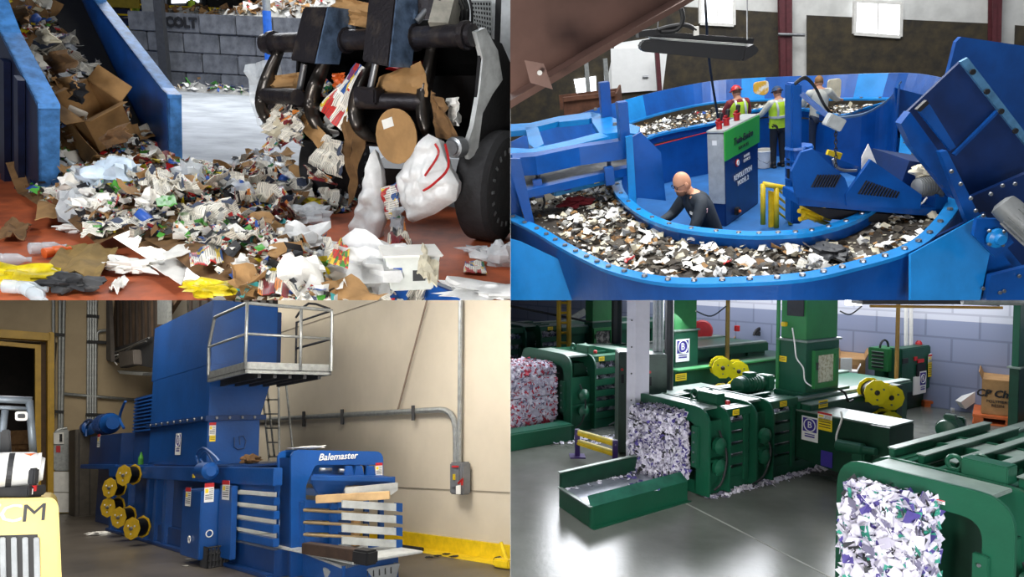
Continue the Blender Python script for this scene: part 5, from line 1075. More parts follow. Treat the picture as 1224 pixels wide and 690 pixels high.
# ================================================================ HALL 3 (lower left): blue baler against the cream wall
use(BL)
E1 = V((.66, -.7513, 0)); E2 = V((.7513, .66, 0))
def W(u, v, w=3.8): return BL.pl(u, v, E2*w, E2)
def Sx(u, v, s): return BL.pl(u, v, E1*s, E1)
def P3(s, w, z): return E1*s+E2*w+up*z
def swz(b, s0, s1, w0, w1, z0, z1): return b.hexa([P3(s0, w0, z0), P3(s1, w0, z0), P3(s1, w1, z0), P3(s0, w1, z0), P3(s0, w0, z1), P3(s1, w0, z1), P3(s1, w1, z1), P3(s0, w1, z1)])
M_cream_w = mat('cream painted concrete wall', 'c8bda9', .85, 0, .1, .5, .12, 8, 'b3a996', (.35, .7))
M_dfloor = mat('stained dark concrete floor', '5f5850', .36, 0, .3, .7, .1, 25, '443f3a', (.35, .65))
M_bb = mat('baler blue enamel', '124c92', .36, 0, .14, 1.2, .1, 25)
M_bbd = mat('baler deep blue enamel', '10386f', .36, 0, .14, 1.2)
struct(MB().quad((-40, 1, 0), (20, 1, 0), (20, 50, 0), (-40, 50, 0)).build('floor', M_dfloor, loc=(-5, 10, 0)))
b = MB(); swz(b, -34, 2, 6.3, 6.5, 0, 9); struct(b.build('wall_right', M_cream_w, loc=P3(-10, 6.4, 3)))
b = MB(); swz(b, -24.3, -24, 4.0-1.4, 6.5, 0, 12); a_ = Sx(52, 600, -24); wl = a_.dot(E2)
b = MB(); swz(b, -24.3, -24, wl, 6.5, 0, 14); swz(b, -24.3, -24, -20, wl, Sx(30, 408, -24).z, 14); struct(b.build('wall_left', mat('beige wall with painted shade', 'b5a283', .85, 0, .1, .6), loc=P3(-24, 4, 3)))  # left wall's shade is put into a darker beige
b = MB(); swz(b, -27, -26.8, -20, wl+1, 0, 8); struct(b.build('wall_far', mat('dark shed interior', '1d1814', .9, 0, .3, 2), loc=P3(-27, 0, 3)))
b = MB(); swz(b, -12.6, 2, 6.26, 6.31, 0, .2); swz(b, -12.6, 2, 6.0, 6.3, -.001, .004); struct(b.build('baseboard_right', M_yellow, loc=P3(-8, 6.2, .1)))
b = MB()
for u, v in ((300, 398), (610, 357)): pass
g0, g1 = W(345, 588, 6.29), W(610, 623, 6.29); b.bar(P3(-20, 6.29, .86), P3(0, 6.29, .86), .006, .012); g0 = W(350, 403, 6.29).z; b.bar(P3(-24, 6.29, 4.0), P3(0, 6.29, 4.0), .006, .012); struct(b.build('trim_5', mat('wall joint grey', '8a8172', .9), loc=P3(-8, 6.3, 1)))
def trS(px, s, t, m, name, par, bv=0): return MB().prism([Sx(u, v, s) for u, v in px], E1*t).build(name, m, par, bevel=bv)
def trW(px, w, t, m, name, par, bv=0): return MB().prism([W(u, v, w) for u, v in px], E2*t).build(name, m, par, bevel=bv)
M_yfr = mat('yellow door frame paint', 'c79c22', .45, 0, .12, 2)
t = thing('door_frame', 'yellow steel frame around the dark dock doorway on the left', 'door frame', Sx(60, 600, -24))
trS([(-20, 394), (58, 400), (58, 409), (-20, 404)], -23.9, .3, M_yfr, 'head_beam', t); trS([(55, 399), (63, 398), (63, 613), (55, 612)], -23.9, .3, M_yfr, 'post', t, .03)
trS([(-20, 407), (48, 413), (48, 418), (-20, 412)], -24, .15, M_yfr, 'inner_beam', t); trS([(41, 414), (48, 413), (48, 612), (41, 612)], -24, .15, M_yfr, 'inner_post', t); trS([(48, 409), (55, 410), (55, 612), (48, 612)], -24, .02, mat('brown weathered jamb', '5a4632', .8), 'jamb', t)
rr = random.Random(4)
for i in range(7):
    p = Sx(6+i*5, 560-rr.uniform(0, 40), -26); s = rr.uniform(.3, .7); tag(MB().box(-s, -.3, -.2, s, .3, .2).build('stacked_carton', M_card2, local=True), 'brown stacked carton in the dark yard beyond the doorway', 'carton', 'cartons beyond the doorway'); o = list(ROOMOF)[-1]; o.matrix_world = BL.M @ Matrix.Translation(p); 
# conduits
def pipe(px, plane, r, name, label, m=M_galv, n=8, rad=0):
    Q = [plane(u, v) for u, v in px]; Q = rpoly_open(Q, rad) if rad else Q; b = MB().tube(Q, r, n); return tag(b.build(name, m, loc=Q[0], smooth=True), label, 'conduit')
def rpoly_open(P, r, k=5):
    out = [P[0]]
    for i in range(1, len(P)-1):
        a, b, c = P[i-1], P[i], P[i+1]; q_ = min(r, (a-b).length*.48, (c-b).length*.48); s, e = b+(a-b).normalized()*q_, b+(c-b).normalized()*q_
        out += [s*(1-j/k)**2+b*2*(j/k)*(1-j/k)+e*(j/k)**2 for j in range(k+1)]
    return out+[P[-1]]
LW = lambda u, v: Sx(u, v, -23.85); RW = lambda u, v: W(u, v, 6.22)
for px, lab in (([(64, 340), (64, 500)], 'leftmost grey conduit beside the yellow door post'), ([(72, 340), (71, 512)], 'second grey conduit beside the yellow door post'), ([(77, 340), (74, 505), (74, 520)], 'third grey conduit beside the yellow door post'),
                ([(106, 340), (105, 505)], 'first of the four bundled wall conduits, next to the door'), ([(109, 340), (108, 505)], 'second of the four bundled wall conduits'), ([(112, 340), (111, 505)], 'third of the four bundled wall conduits'), ([(115, 340), (114, 505)], 'rightmost of the four bundled wall conduits'),
                ([(76, 471), (160, 478)], 'thin horizontal conduit running toward the blue radiator'), ([(116, 410), (116, 396), (128, 395)], 'curved conduit bending from the bundle to the brown belt guard'), ([(65, 525), (67, 514), (80, 512)], 'bent conduit over the grey electrical box')):
    pipe(px, LW, .045, 'wall_conduit', lab, rad=.4)
for u0, u1, v in ((62, 77, 400), (62, 76, 492), (103, 129, 409), (102, 137, 496), (103, 118, 378)): a, c = LW(u0, v), LW(u1, v+1); tag(MB().bar(a+E1*.05, c+E1*.05, .05, .09).build('strut_channel', M_black, loc=a), 'black strut channel holding conduits at the left wall, %s' % {400: 'beside the door frame top', 492: 'above the grey electrical box', 409: 'at mid height of the four conduits', 496: 'low on the four conduits', 378: 'high on the four conduits'}[v], 'bracket')
t = thing('electrical_box', 'grey electrical box with a switch on the left wall', 'electrical box', LW(70, 565)); trS([(62, 516), (80, 514), (80, 563), (62, 563)], -23.9, .35, M_galv, 'box_body', t, .03); trS([(64, 518), (76, 517), (76, 531), (64, 531)], -23.53, .04, M_white, 'cover_plate', t); trS([(67, 533), (72, 533), (72, 541), (67, 541)], -23.53, .02, STR, 'warning_label', t); trS([(71, 519), (74, 519), (74, 528), (71, 528)], -23.5, .05, M_black, 'switch_handle', t)
t = thing('floor_cabinet', 'white wall panel box standing below the grey electrical box', 'cabinet', LW(70, 612)); trS([(62, 564), (80, 564), (80, 588), (62, 588)], -23.9, .3, M_white, 'upper_door', t); trS([(62, 589), (80, 589), (80, 612), (62, 612)], -23.9, .3, M_white, 'lower_door', t)
b = MB(); swz(b, -24, -23.9, wl+.2, 4.3, 0, .16); struct(b.build('baseboard_left', M_yellow, loc=P3(-24, 3, 0)))
t = thing('steel_cabinet', 'tall dark brown grey steel cabinet behind the baler at the left wall', 'cabinet', Sx(100, 617, -23)); trS([(82, 515), (119, 513), (120, 617), (82, 617)], -23, .9, mat('brown grey steel', '4a443c', .6, .1, .15), 'cabinet_body', t, .02)
for u in (94, 107): trS([(u, 517), (u+.6, 517), (u+.6, 615), (u, 615)], -22.09, .02, M_black, 'door_gap', t)
# ---- the baler
t = bl_ = thing('baler', 'large blue horizontal baler with a tall hopper tower and open front frame', 'baler', P3(-13, 4.3, 0))
def part(name, m, args, bv=.008, lab=None):
    b = MB()
    for a in args: swz(b, *a)
    return b.build(name, m, t, bevel=bv, label=lab)
part('base_skid', M_bbd, [(-17.5, -9.0, 3.8, 4.9, 0, .32)]); part('bed_wall', M_bbd, [(-17.5, -10.6, 3.86, 4.84, .32, 1.1)])
part('top_rail', M_bb, [(-17.6, -8.9, 3.72, 3.84, 1.1, 1.32)]); part('top_rail', M_bb, [(-17.6, -8.9, 4.82, 4.94, 1.1, 1.32)]); part('deck_plate', M_bbd, [(-17.5, -10.7, 3.8, 4.9, 1.3, 1.34)])
for s in (-17.4, -16.1, -14.7, -14.2, -13.6, -10.75): part('upright_rib', M_bb, [(s, s+.16, 3.74, 3.87, .0, 1.12)])
part('foot_flange', M_bbd, [(-17.5, -9, 3.7, 3.8, 0, .05)])
# hopper tower
zt, zm, zf_, zb = 3.95, 2.9, 2.06, 1.34
MB().hexa([P3(-14.9, 3.8, zf_), P3(-11.65, 3.8, zf_), P3(-11.65, 4.62, zf_), P3(-14.9, 4.62, zf_), P3(-14.9, 3.8, zm), P3(-11.65, 3.8, zm), P3(-11.65, 4.86, zm), P3(-14.9, 4.86, zm)]).build('hopper_taper', M_bb, t)
part('hopper_tower', M_bb, [(-15.0, -11.65, 3.8, 4.88, zm, zt)], .01)
part('hopper_base', M_bb, [(-14.9, -11.65, 3.8, 4.62, zb, zf_)], .01); part('flange_ring', M_bbd, [(-14.98, -11.58, 3.74, 4.7, zf_-.04, zf_+.04)], .005)
for i in range(9): p = P3(-14.6+i*.36, 3.73, zf_); MB().lathe(p, -E2, [(0, .025), (.02, .02)], 8).build('bolt', M_steel, t)
for i in range(4): p = P3(-11.57, 3.9+i*.2, zf_); MB().lathe(p, E1, [(0, .025), (.02, .02)], 8).build('bolt', M_steel, t)
part('conveyor_inlet', M_bbd, [(-14.9, -12.0, 4.88, 5.1, 3.0, 3.9)])
sticker(t, W(213, 531, 3.79), E1, up, .3, .36, 'logo', 'emblem_label'); sticker(t, Sx(254, 513, -11.64), E2, up, .1, .2); sticker(t, Sx(254, 524, -11.64), E2, up, .09, .1, 'yellow')
MB().tube([Sx(u, v, -11.62) for u, v in ((280, 523), (280, 535), (284, 537), (292, 536), (294, 527), (291, 521), (286, 522), (287, 532))], .01, 6).build('hose_loop', M_bbd, t)
# power unit
part('oil_tank', M_bbd, [(-20.4, -17.3, 3.85, 4.7, 1.34, 2.0)]); part('tank_stand', M_bbd, [(-20.0, -17.6, 4.0, 4.7, 0, 1.34)]); part('tank_shelf', M_bb, [(-20.8, -17.2, 3.75, 4.8, 1.24, 1.34)])
sticker(t, W(118, 527, 3.84), E1, up, .26, .3)
p = W(122, 508, 4.1); m_ = MB().lathe(p, E1, [(0, .12), (.05, .24), (.9, .24), (.98, .18), (1.15, .15)], 20).build('pump_motor', M_bb, t, smooth=True)
b = MB()
for k in range(6): b.lathe(p+E1*(.15+k*.12), E1, [(0, .26), (.03, .26)], 20)
b.build('cooling_fins', M_bbd, m_); MB().lathe(W(104, 512, 4.1), E1, [(0, .1), (.05, .19), (.35, .19), (.4, .1)], 16).build('pump', M_bb, t, smooth=True)
for q_ in ([(101, 520), (99, 508), (106, 502), (116, 505)], [(103, 522), (104, 510), (110, 504), (117, 510)]): MB().tube(catmull([W(u, v, 4.0) for u, v in q_], 4, False), .03, 8).build('hose', M_bb, t, smooth=True)
c_ = (-17.6, -15.3); z0_, z1_ = W(146, 522, 4.1).z, W(146, 480, 4.1).z; part('cooler_box', M_bbd, [(-17.4, -15.3, 4.1, 4.7, z0_, z1_)])
for k in range(10): part('cooler_fin', M_bb, [(-17.2, -15.4, 4.03, 4.1, z0_+.06+k*(z1_-z0_)*.093, z0_+.09+k*(z1_-z0_)*.093)], 0)
MB().tube(catmull([W(u, v, 4.1) for u, v in ((148, 512), (143, 500), (147, 486), (150, 480))], 4, False), .03, 8).build('hose', M_bb, t, smooth=True)
part('cooler_stand', M_bbd, [(-17.3, -15.4, 4.1, 4.7, 1.34, z0_)])
MB().prism([W(u, v, 3.8) for u, v in ((174, 562), (178, 553), (184, 552), (184, 562))], E2*.3).build('bracket', M_bb, t)
MB().lathe(W(168, 558, 3.9), up, [(0, .05), (.16, .05), (.24, .02), (.28, .02)], 12).build('green_bottle_cap', M_greenp, t)
# control cabinet on the near side
part('control_box', M_bb, [(W(218, 600, 3.42).dot(E1), W(240, 600, 3.42).dot(E1), 3.42, 3.74, .1, 1.02)], .012); part('guard_panel', M_bb, [(W(262, 600, 3.66).dot(E1), W(277, 600, 3.66).dot(E1), 3.66, 3.74, .12, 1.08)])
sE = W(240, 600, 3.42).dot(E1)+.01; sticker(t, W(225, 594, 3.41), E1, up, .24, .26); sticker(t, Sx(250, 589, sE), E2, up, .13, .26); sticker(t, W(270, 586, 3.65), E1, up, .28, .26)
for p, r in ((W(227, 645, 3.41), E1), (Sx(250, 638, sE), E2)): n_ = -E2 if r is E1 else E1; MB().tube(arc(p+n_*.01, .045, 0, 2*PI, 14, r, up)[:-1], .008, 5, closed=True).build('round_emblem', M_white, t)
MB().lathe(W(236, 571, 3.5), up, [(0, .07), (.05, .07)], 12).build('yellow_collar', M_yellow, t); MB().lathe(W(236, 571, 3.5)+up*.05, up, [(0, .045), (.03, .06), (.05, .05)], 12).build('stop_button', M_red, t)
MB().lathe(W(240, 563, 3.5), E1, [(0, .08), (.04, .12), (.4, .12), (.45, .07)], 16).build('valve_motor', M_bb, t, smooth=True)
for q_ in ([(238, 556), (235, 544), (243, 536), (256, 545), (262, 552)], [(244, 556), (240, 548), (246, 540), (252, 548), (256, 556)]): MB().tube(catmull([W(u, v, 3.6) for u, v in q_], 5, False), .02, 8).build('hose', M_bb, t, smooth=True)
MB().tube(catmull([P3(-10.9, 3.7, .32), P3(-10.7, 3.62, .12), P3(-10.5, 3.55, .03)], 4, False), .02, 6).build('hose', M_black, t)
# compression chamber with slotted bars
for k in range(5): part('side_bar', M_bb, [(-10.6, -9.0, 3.78, 3.86, .36+k*.165, .36+k*.165+.1)])
for k in range(5): part('side_bar', M_bb, [(-10.6, -9.0, 4.82, 4.9, .36+k*.165, .36+k*.165+.1)])
part('liner_plate', mat('worn white liner', 'c3c6c4', .5, .2, .1), [(-10.6, -7.2, 3.9, 4.8, .32, .345)]); part('inner_edge', MATS['worn white liner'], [(-10.62, -10.56, 3.9, 4.8, .35, 1.1)])
# portal frames
def portal(s, th, m, wl_=None):
    a = [Sx(u, v, -8.9) for u, v in ((346, 705), (346, 538), (456, 540), (458, 705), (450, 705), (452, 556), (375, 556), (364, 580), (363, 705))]; d = E1*(s+8.9)
    a = [p+d for p in a]; r = [0, .12, .12, 0, 0, .05, .05, .05, 0]; return MB().prism(rpoly(a, r), E1*th).build('portal_frame', m, t, bevel=.004)
portal(-8.9, .05, M_bb); portal(-9.3, .05, M_bb)
Q = [Sx(u, v, -8.9) for u, v in ((346, 705), (346, 538), (456, 540))]; MB().prism([Q[1]+E2*.1, Q[2]-E2*.1, Q[2]-E2*.1-E1*.35, Q[1]+E2*.1-E1*.35], up*-.02).build('frame_web', M_bb, t); MB().prism([Q[0]+E2*.02, Q[1]+E2*.02-up*.1, Q[1]+E2*.02-up*.1-E1*.35, Q[0]+E2*.02-E1*.35], E2*.02).build('frame_web', M_bbd, t)
text('Balemaster', .125, Sx(404, 546, -8.84), E2, up, M_white, t, .004, bold=.001, shear=.3)
for u, v in ((390, 562), (413, 563)): MB().cyl(Sx(u-8, v, -8.8), Sx(u+6, v, -8.8), .03, 10).build('cylinder_rod', M_steel, t, smooth=True)
for u in (412, 424, 438): trS([(u, 557), (u+7, 557), (u+10, 570), (u-2, 570)], -8.78, .04, M_bb, 'lug', t)
trS([(372, 567), (470, 570), (470, 581), (372, 579)], -8.2, .05, M_bb, 'platen_edge', t)
b = MB(); A4 = [Sx(372, 568, -8.85), Sx(455, 568, -8.85), Sx(470, 571, -8.0), Sx(372, 569, -8.0)]; b.prism(A4, up*-.05); b.build('upper_platen', M_bb, t)
trS([(370, 574), (412, 578), (406, 592), (378, 590)], -8.3, .05, M_bb, 'platen_wedge', t); trS([(412, 583), (474, 577), (474, 586), (466, 592), (412, 590)], -7.9, .03, MATS['worn white liner'], 'white_edge_plate', t)
sticker(t, Sx(453, 561, -8.83), E2, up, .11, .17)
# restraint bars at the front, near and far side
for k in range(4):
    v = 598+k*14.5; trS([(363, v), (396, v+1.5), (396, v+10), (363, v+9)], -8.3, .03, M_bb, 'restraint_bar', t)
    trS([(408, v), (472, v+4), (472, v+13), (408, v+9)], -7.7, .03, MATS['worn white liner'], 'restraint_bar', t); trS([(471, v+3), (478, v+3.5), (478, v+14), (471, v+13)], -7.72, .06, M_bb, 'bar_end', t)
    trS([(402, v+1), (411, v+1.5), (411, v+9), (402, v+9)], -8.2, .05, M_bb, 'bar_clip', t)
    if k < 3: MB().cyl(Sx(363, v+12, -8.35), Sx(440, v+16, -7.8), .018, 8).build('tie_rod', mat('yellowed steel rod', 'a9916a', .5, .4), t)
trS([(393, 602), (402, 603), (402, 659), (393, 658)], -8.22, .06, M_bb, 'vertical_strap', t, .005); trS([(357, 600), (363, 600), (363, 660), (357, 660)], -8.86, .06, M_bb, 'vertical_strap', t)
trS([(440, 648), (453, 648), (453, 668), (440, 668)], -8.0, .05, M_bb, 'support_leg', t)
a = [Sx(362, 660, -8.8), Sx(440, 664, -8.6), Sx(475, 660, -7.6), Sx(475, 668, -7.4), Sx(410, 677, -7.4), Sx(370, 668, -8.4)]; MB().prism([V((p.x, p.y, .3)) for p in [BL.z(u, v, .3) for u, v in ((362, 659), (440, 655), (476, 662), (410, 677))]], up*-.03).build('discharge_table', MATS['worn white liner'], t)
T_ = [BL.z(u, v, .3) for u, v in ((362, 659), (410, 677), (476, 662))]; MB().prism([T_[0], T_[1], T_[1]-up*.3, T_[0]-up*.3], E2*.03).build('table_skirt', M_bb, t); MB().prism([T_[1], T_[2], T_[2]-up*.3, T_[1]-up*.3], E1*-.03).build('table_skirt', M_bb, t)
MB().tube(catmull([Sx(u, v, -9.25) for u, v in ((344, 610), (336, 618), (335, 630), (342, 645))], 5, False), .012, 6).build('cable', M_white, t)
# spools
sp0 = None; M_wire = mat('black bale wire', '1b1b1d', .4, .5, .2, 40)
for (u, v), lab in zip(((154, 568), (137, 583), (135, 606), (148, 618), (164, 631)), ('topmost of the five yellow wire spools on the blue baler', 'second wire spool, just left of and below the topmost one', 'leftmost wire spool of the lower three', 'middle wire spool of the lower three', 'lowest wire spool near the floor on the blue baler')):
    p = W(u, v, 3.5); X = Matrix((E1, E2, up)).transposed().to_4x4() @ Matrix.Rotation(.5, 4, 'Z') @ Matrix.Scale(.8, 4)
    if sp0 is None:
        sp0 = thing('wire_spool', lab, 'spool', p, group='yellow wire spools on the baler side', X=X); b = MB()
        for d in (-.14, .14): MB().lathe((0, d-.008, 0), (0, 1, 0), [(0, .24), (.016, .24)], 8).build('flange', mat('yellow spool flange', 'cfa81e', .45, 0, .1), sp0, local=True)
        MB().lathe((0, -.13, 0), (0, 1, 0), [(0, .19), (.26, .19)], 24).build('wire_coil', M_wire, sp0, local=True, smooth=True); MB().lathe((0, -.19, 0), (0, 1, 0), [(0, .03), (.06, .05), (.5, .04)], 12).build('hub', M_steel, sp0, local=True)
        for a in range(3): MB().lathe((.11*math.cos(a*2.1+.5), -.155, .11*math.sin(a*2.1+.5)), (0, -1, 0), [(0, .022), (.01, .02)], 8).build('hub_bolt', M_white, sp0, local=True)
    else: dup(sp0, Matrix.Translation(p) @ X, lab)
# catwalk
t = cw = thing('catwalk', 'grey steel catwalk platform with tube railings on the side of the hopper tower', 'catwalk', P3(-10.9, 4.5, 2.75))
k0, k1, k2 = Sx(257, 441, -11.6), None, None; zc = 2.78
C1 = BL.pl(293, 441, E2*3.75, E2); zc = C1.z; sA, sB = -11.62, C1.dot(E1); w0_ = 3.75; wB = BL.pl(396, 452, E1*sB, E1).dot(E2)
b = MB(); swz(b, sA, sB, w0_, wB, zc-.02, zc+.0); b.build('deck_grating', M_dark, t)
for a in ((sA, sB, w0_, w0_+.05), (sB-.05, sB, w0_, wB), (sA, sB, wB-.05, wB)): b = MB(); swz(b, *a, zc-.06, zc+.1); b.build('toe_channel', M_galv, t)
for k in range(5): b = MB(); w_ = w0_+.2+k*(wB-w0_-.4)/4; swz(b, sA, sB-.05, w_, w_+.05, zc-.12, zc-.02); b.build('cross_beam', M_dark, t)
rt, rm = BL.pl(292, 364, E1*sB+E2*w0_, E2).z, BL.pl(292, 400, E1*sB+E2*w0_, E2).z
MB().tube(rpoly_open([P3(sA+.05, w0_, zc+.05), P3(sA+.0, w0_, rm), P3(sA+.22, w0_, rt), P3(sB, w0_, rt), P3(sB, wB, rt), P3(sB, wB, zc)], .05), .025, 8).build('handrail', M_galv, t, smooth=True)
MB().tube([P3(sA+.03, w0_, rm), P3(sB, w0_, rm), P3(sB, wB, rm)], .02, 8).build('mid_rail', M_galv, t, smooth=True)
for w_ in (w0_, w0_+(wB-w0_)*.62): MB().tube([P3(sB, w_, zc), P3(sB, w_, rt)], .024, 8).build('rail_post', M_galv, t, smooth=True)
MB().tube([P3(sB, wB, rt), P3(sA+.3, wB, rt), P3(sA+.3, wB, zc)], .02, 8).build('rear_rail', M_dark, t); MB().tube([P3(sB, wB, rm), P3(sA+.3, wB, rm)], .02, 8).build('rear_rail', M_dark, t)
MB().tube(catmull([P3(sB-.1, wB+.02, rt+.04), P3(sB-.4, wB-.2, rt+.16), P3(sA+.5, wB-.1, rt+.05)], 3, False), .02, 6).build('chain_bar', M_dark, t)
# ladder behind
t = thing('ladder', 'grey steel access ladder hanging below the catwalk beside the tower', 'ladder', W(335, 545, 5.2))
for a, c in (((313, 462), (322, 552)), ((333, 462), (334, 552)), ((342, 460), (351, 548)), ((319, 462), (328, 546))): MB().tube([W(*a, 5.2 if a[0] in (313, 333) else 5.5), W(*c, 5.2 if a[0] in (313, 333) else 5.5)], .02, 8).build('stile', M_galv, t)
for k in range(5): v = 478+k*17; MB().tube([W(314+k*1.7, v, 5.2), W(333, v, 5.2)], .014, 6).build('rung', M_galv, t)
# brown conveyor with belt curtain at the top left
t = thing('infeed_conveyor', 'brown weathered inclined conveyor housing with hanging motor box left of the tower', 'conveyor', W(150, 420, 4.9)); M_brn = mat('brown weathered sheet', '66503c', .75, .1, .25, 2, .15, 20)
trW([(127, 330), (230, 330), (184, 403), (131, 420)], 4.9, .1, M_brn, 'side_sheet', t)
for k in range(8): u = 131+k*7.4; trW([(u, 330), (u+1.6, 330), (u+1.9+k*.2, 419-k*2.1), (u+.6, 419-k*2.1)], 4.85, .05, mat('dark brown rib', '32271f', .8), 'rib', t)
trW([(127, 419), (184, 402), (184, 440), (172, 438), (128, 432)], 4.8, .3, M_dark, 'lower_beam', t); trW([(141, 421), (159, 418), (160, 436), (143, 440)], 4.6, .2, mat('grey brown box', '57504a', .6), 'motor_box', t, .02); trW([(140, 443), (171, 446), (170, 449), (143, 447)], 4.6, .5, M_galv, 'hanging_plate', t)
trW([(127, 359), (130, 359), (133, 432), (127, 430)], 4.6, .1, mat('grey brown box', '57504a', .6), 'end_post', t)
trW([(188, 330), (200, 330), (200, 388), (188, 388)], 4.75, .1, M_galv, 'drop_leg', t); MB().tube([W(u, v, 4.7) for u, v in ((140, 436), (134, 430), (134, 426), (141, 424))], .015, 6).build('cable', M_white, t)
for a, c in (((130, 424), (175, 408)), ((134, 432), (166, 410)), ((150, 417), (178, 404))): MB().tube([W(*a, 4.7), W(*c, 4.7)], .025, 6).build('bearing_rod', M_steel, t)
trW([(222, 340), (326, 340), (326, 384), (300, 378), (250, 366), (224, 374)], 5.2, .1, mat('dark ribbed sheet', '3a3630', .7, .1, .2), 'rear_housing', t)
for k in range(10): u = 226+k*10; trW([(u, 340), (u+2, 340), (u+2, 382), (u, 380)], 5.15, .05, MATS['dark brown rib'], 'rib', t)
# wall fittings
pipe([(290, 503), (545, 489), (545, 556)], RW, .045, 'wall_conduit', 'long galvanised pipe across the cream wall turning down into the switch box', rad=.5)
pipe([(551, 330), (549, 556)], RW, .035, 'wall_conduit', 'vertical pipe coming from the ceiling to the switch box')
for i, u in enumerate((366, 412, 497)):
    v = 497-(u-440)*.055; tag(MB().bar(RW(u, v-9)-E2*.05, RW(u, v+9)-E2*.05, .05, .05).build('strut_channel', M_black, loc=RW(u, v)), 'short black pipe bracket on the cream wall, %s' % ['leftmost, beside the ladder', 'second from the ladder', 'right one near the diagonal cord'][i], 'bracket')
a, c = RW(518, 330), RW(475, 492); tag(MB().tube([a, c], .016, 6).build('rope', mat('brown cord', '7a6a5c', .9), loc=c), 'thin brown cord stretched diagonally across the cream wall', 'cord')
t = thing('switch_box', 'grey safety disconnect switch with red handle on the right wall', 'switch box', RW(545, 592)); trW([(537, 553), (553, 553), (553, 592), (537, 591)], 6.1, .15, mat('switch box grey', '6e7073', .5), 'box_body', t, .02); trW([(539, 557), (548, 557), (548, 582), (539, 582)], 6.07, .03, mat('switch box grey', '6e7073', .5), 'door', t); trW([(540, 557), (547, 557), (547, 559), (540, 559)], 6.05, .02, STR, 'warning_label', t); trW([(541, 567), (543, 567), (543, 574), (541, 574)], 6.05, .02, M_yellow, 'yellow_lever', t)
MB().tube([W(u, v, 6.0) for u, v in ((548, 578), (553, 573), (552, 580))], .018, 6).build('red_handle', M_red, t); trW([(545, 581), (550, 580), (550, 591), (545, 591)], 6.0, .01, M_white, 'paper_tag', t)
# loose things
t = thing('milk_crate', 'black plastic milk crate on the floor in front of the blue control box', 'crate', BL.z(256, 672)); cc = BL.z(256, 677); k = .28
for i in range(2):
    for a in range(7): b = MB(); x = -k/2+a*k/6; [b.bar(cc+E1*x+E2*(sd*k/2)+up*.0, cc+E1*x+E2*(sd*k/2)+up*.27, .02, .02) for sd in ((-1,) if i == 0 else (1,))]; b.build('slat', M_black, t); b = MB(); b.bar(cc+E2*x+E1*((1 if i else -1)*k/2), cc+E2*x+E1*((1 if i else -1)*k/2)+up*.27, .02, .02); b.build('slat', M_black, t)
for z in (.01, .09, .18, .27): b = MB(); b.tube([cc+E1*a*k/2+E2*c*k/2+up*z for a, c in ((-1, -1), (1, -1), (1, 1), (-1, 1))], .014, 4, closed=True); b.build('band', M_black, t)
MB().obox(cc+up*.015, k, k, .02, E1, E2).build('base', M_black, t); MB().obox(cc+up*.12, k*.9, k*.9, .2, E1, E2).build('dark_contents', M_dark, t)
a, c = Sx(378, 597, -8.1), Sx(466, 592, -7.6); tag(MB().bar(a, c, .1, .09).build('timber_beam', mat('pale pine timber', 'cba877', .7, 0, .15, 3), loc=a, bevel=.006), 'pale pine timber lying across the front frame of the baler', 'timber')
a, c = BL.z(366, 655, .42), BL.z(444, 666, .42); o = tag(MB().bar(a, c, .12, .12).build('timber_block', mat('dark oily timber', '3d2c22', .7, 0, .2), loc=a, bevel=.006), 'dark oily timber beam lying on the discharge table', 'timber')
a = BL.z(427, 664, .48); tag(MB().bar(a, BL.z(446, 667, .47), .16, .14).build('brush_head', M_black, loc=a, bevel=.02), 'black brush head at the end of the dark timber beam', 'brush')
a = BL.z(425, 653, .36); tag(MB().obox(a+up*.16, .09, .09, .32, E1, E2).build('carton', M_card, loc=a, bevel=.01), 'small upright brown carton with tape on the discharge table', 'carton')
t = thing('plastic_crate', 'light grey plastic crate cut by the bottom edge in front of the discharge table', 'crate', BL.z(432, 700)); c0 = BL.z(432, 700)
b = MB().hexa([c0+E2*x+E1*y for x, y in ((-.3, -.2), (.3, -.2), (.3, .2), (-.3, .2))]+[c0+E2*x+E1*y+up*.2 for x, y in ((-.34, -.24), (.34, -.24), (.34, .24), (-.34, .24))]); b.f = b.f[:1]+b.f[2:]; b.m = b.m[:-1]; b.build('crate_body', mat('light grey plastic', '9fa4a8', .5), t, solid=.012); MB().tube([c0+E2*x+E1*y+up*.2 for x, y in ((-.34, -.24), (.34, -.24), (.34, .24), (-.34, .24))], .018, 6, closed=True).build('rim', MATS['light grey plastic'], t)
for i in range(8):
    a = c0+E2*(-.28+i*.075)+E1*.24+up*.12; MB().bar(a, a+up*.07-E2*.0, .012, .03).build('slot', M_black, t)
a, c = BL.z(468, 652, .03), BL.z(505, 657, .03); tag(MB().tube([a, c], .03, 8).build('steel_rod', M_dark, loc=a), 'dark steel rod lying on the floor beside the yellow wall strip', 'rod')
wadat('paper_scrap', 'white rag on the floor at the foot of the baler under the spools', 'rag', BL.z(117, 638, .03), .16, M_white, 41, (1.5, .8, .4)); wadat('paper_scrap', 'white cloth lying on top of the portal frame', 'rag', Sx(372, 535, -9.1), .1, M_white, 43, (2, 1, .3)); wadat('wood_scrap', 'piece of brown wood lying on the baler deck beside the hopper base', 'wood', W(299, 549, 4.2), .12, M_card2, 44, (1.2, 1, .8))
for i in range(14):
    u, v = 515+i*6.5+rr.uniform(-3, 3), 662+rr.uniform(-4, 9); p = BL.z(u, v-4, .02); 
    if p.dot(E2) < 6.2: o = wadat('debris_bit', 'small dark debris scrap on the floor along the yellow wall strip', 'debris', p, .035, M_dark, 50+i, (1.5, .9, .5)); o['group'] = 'debris along the yellow wall strip'
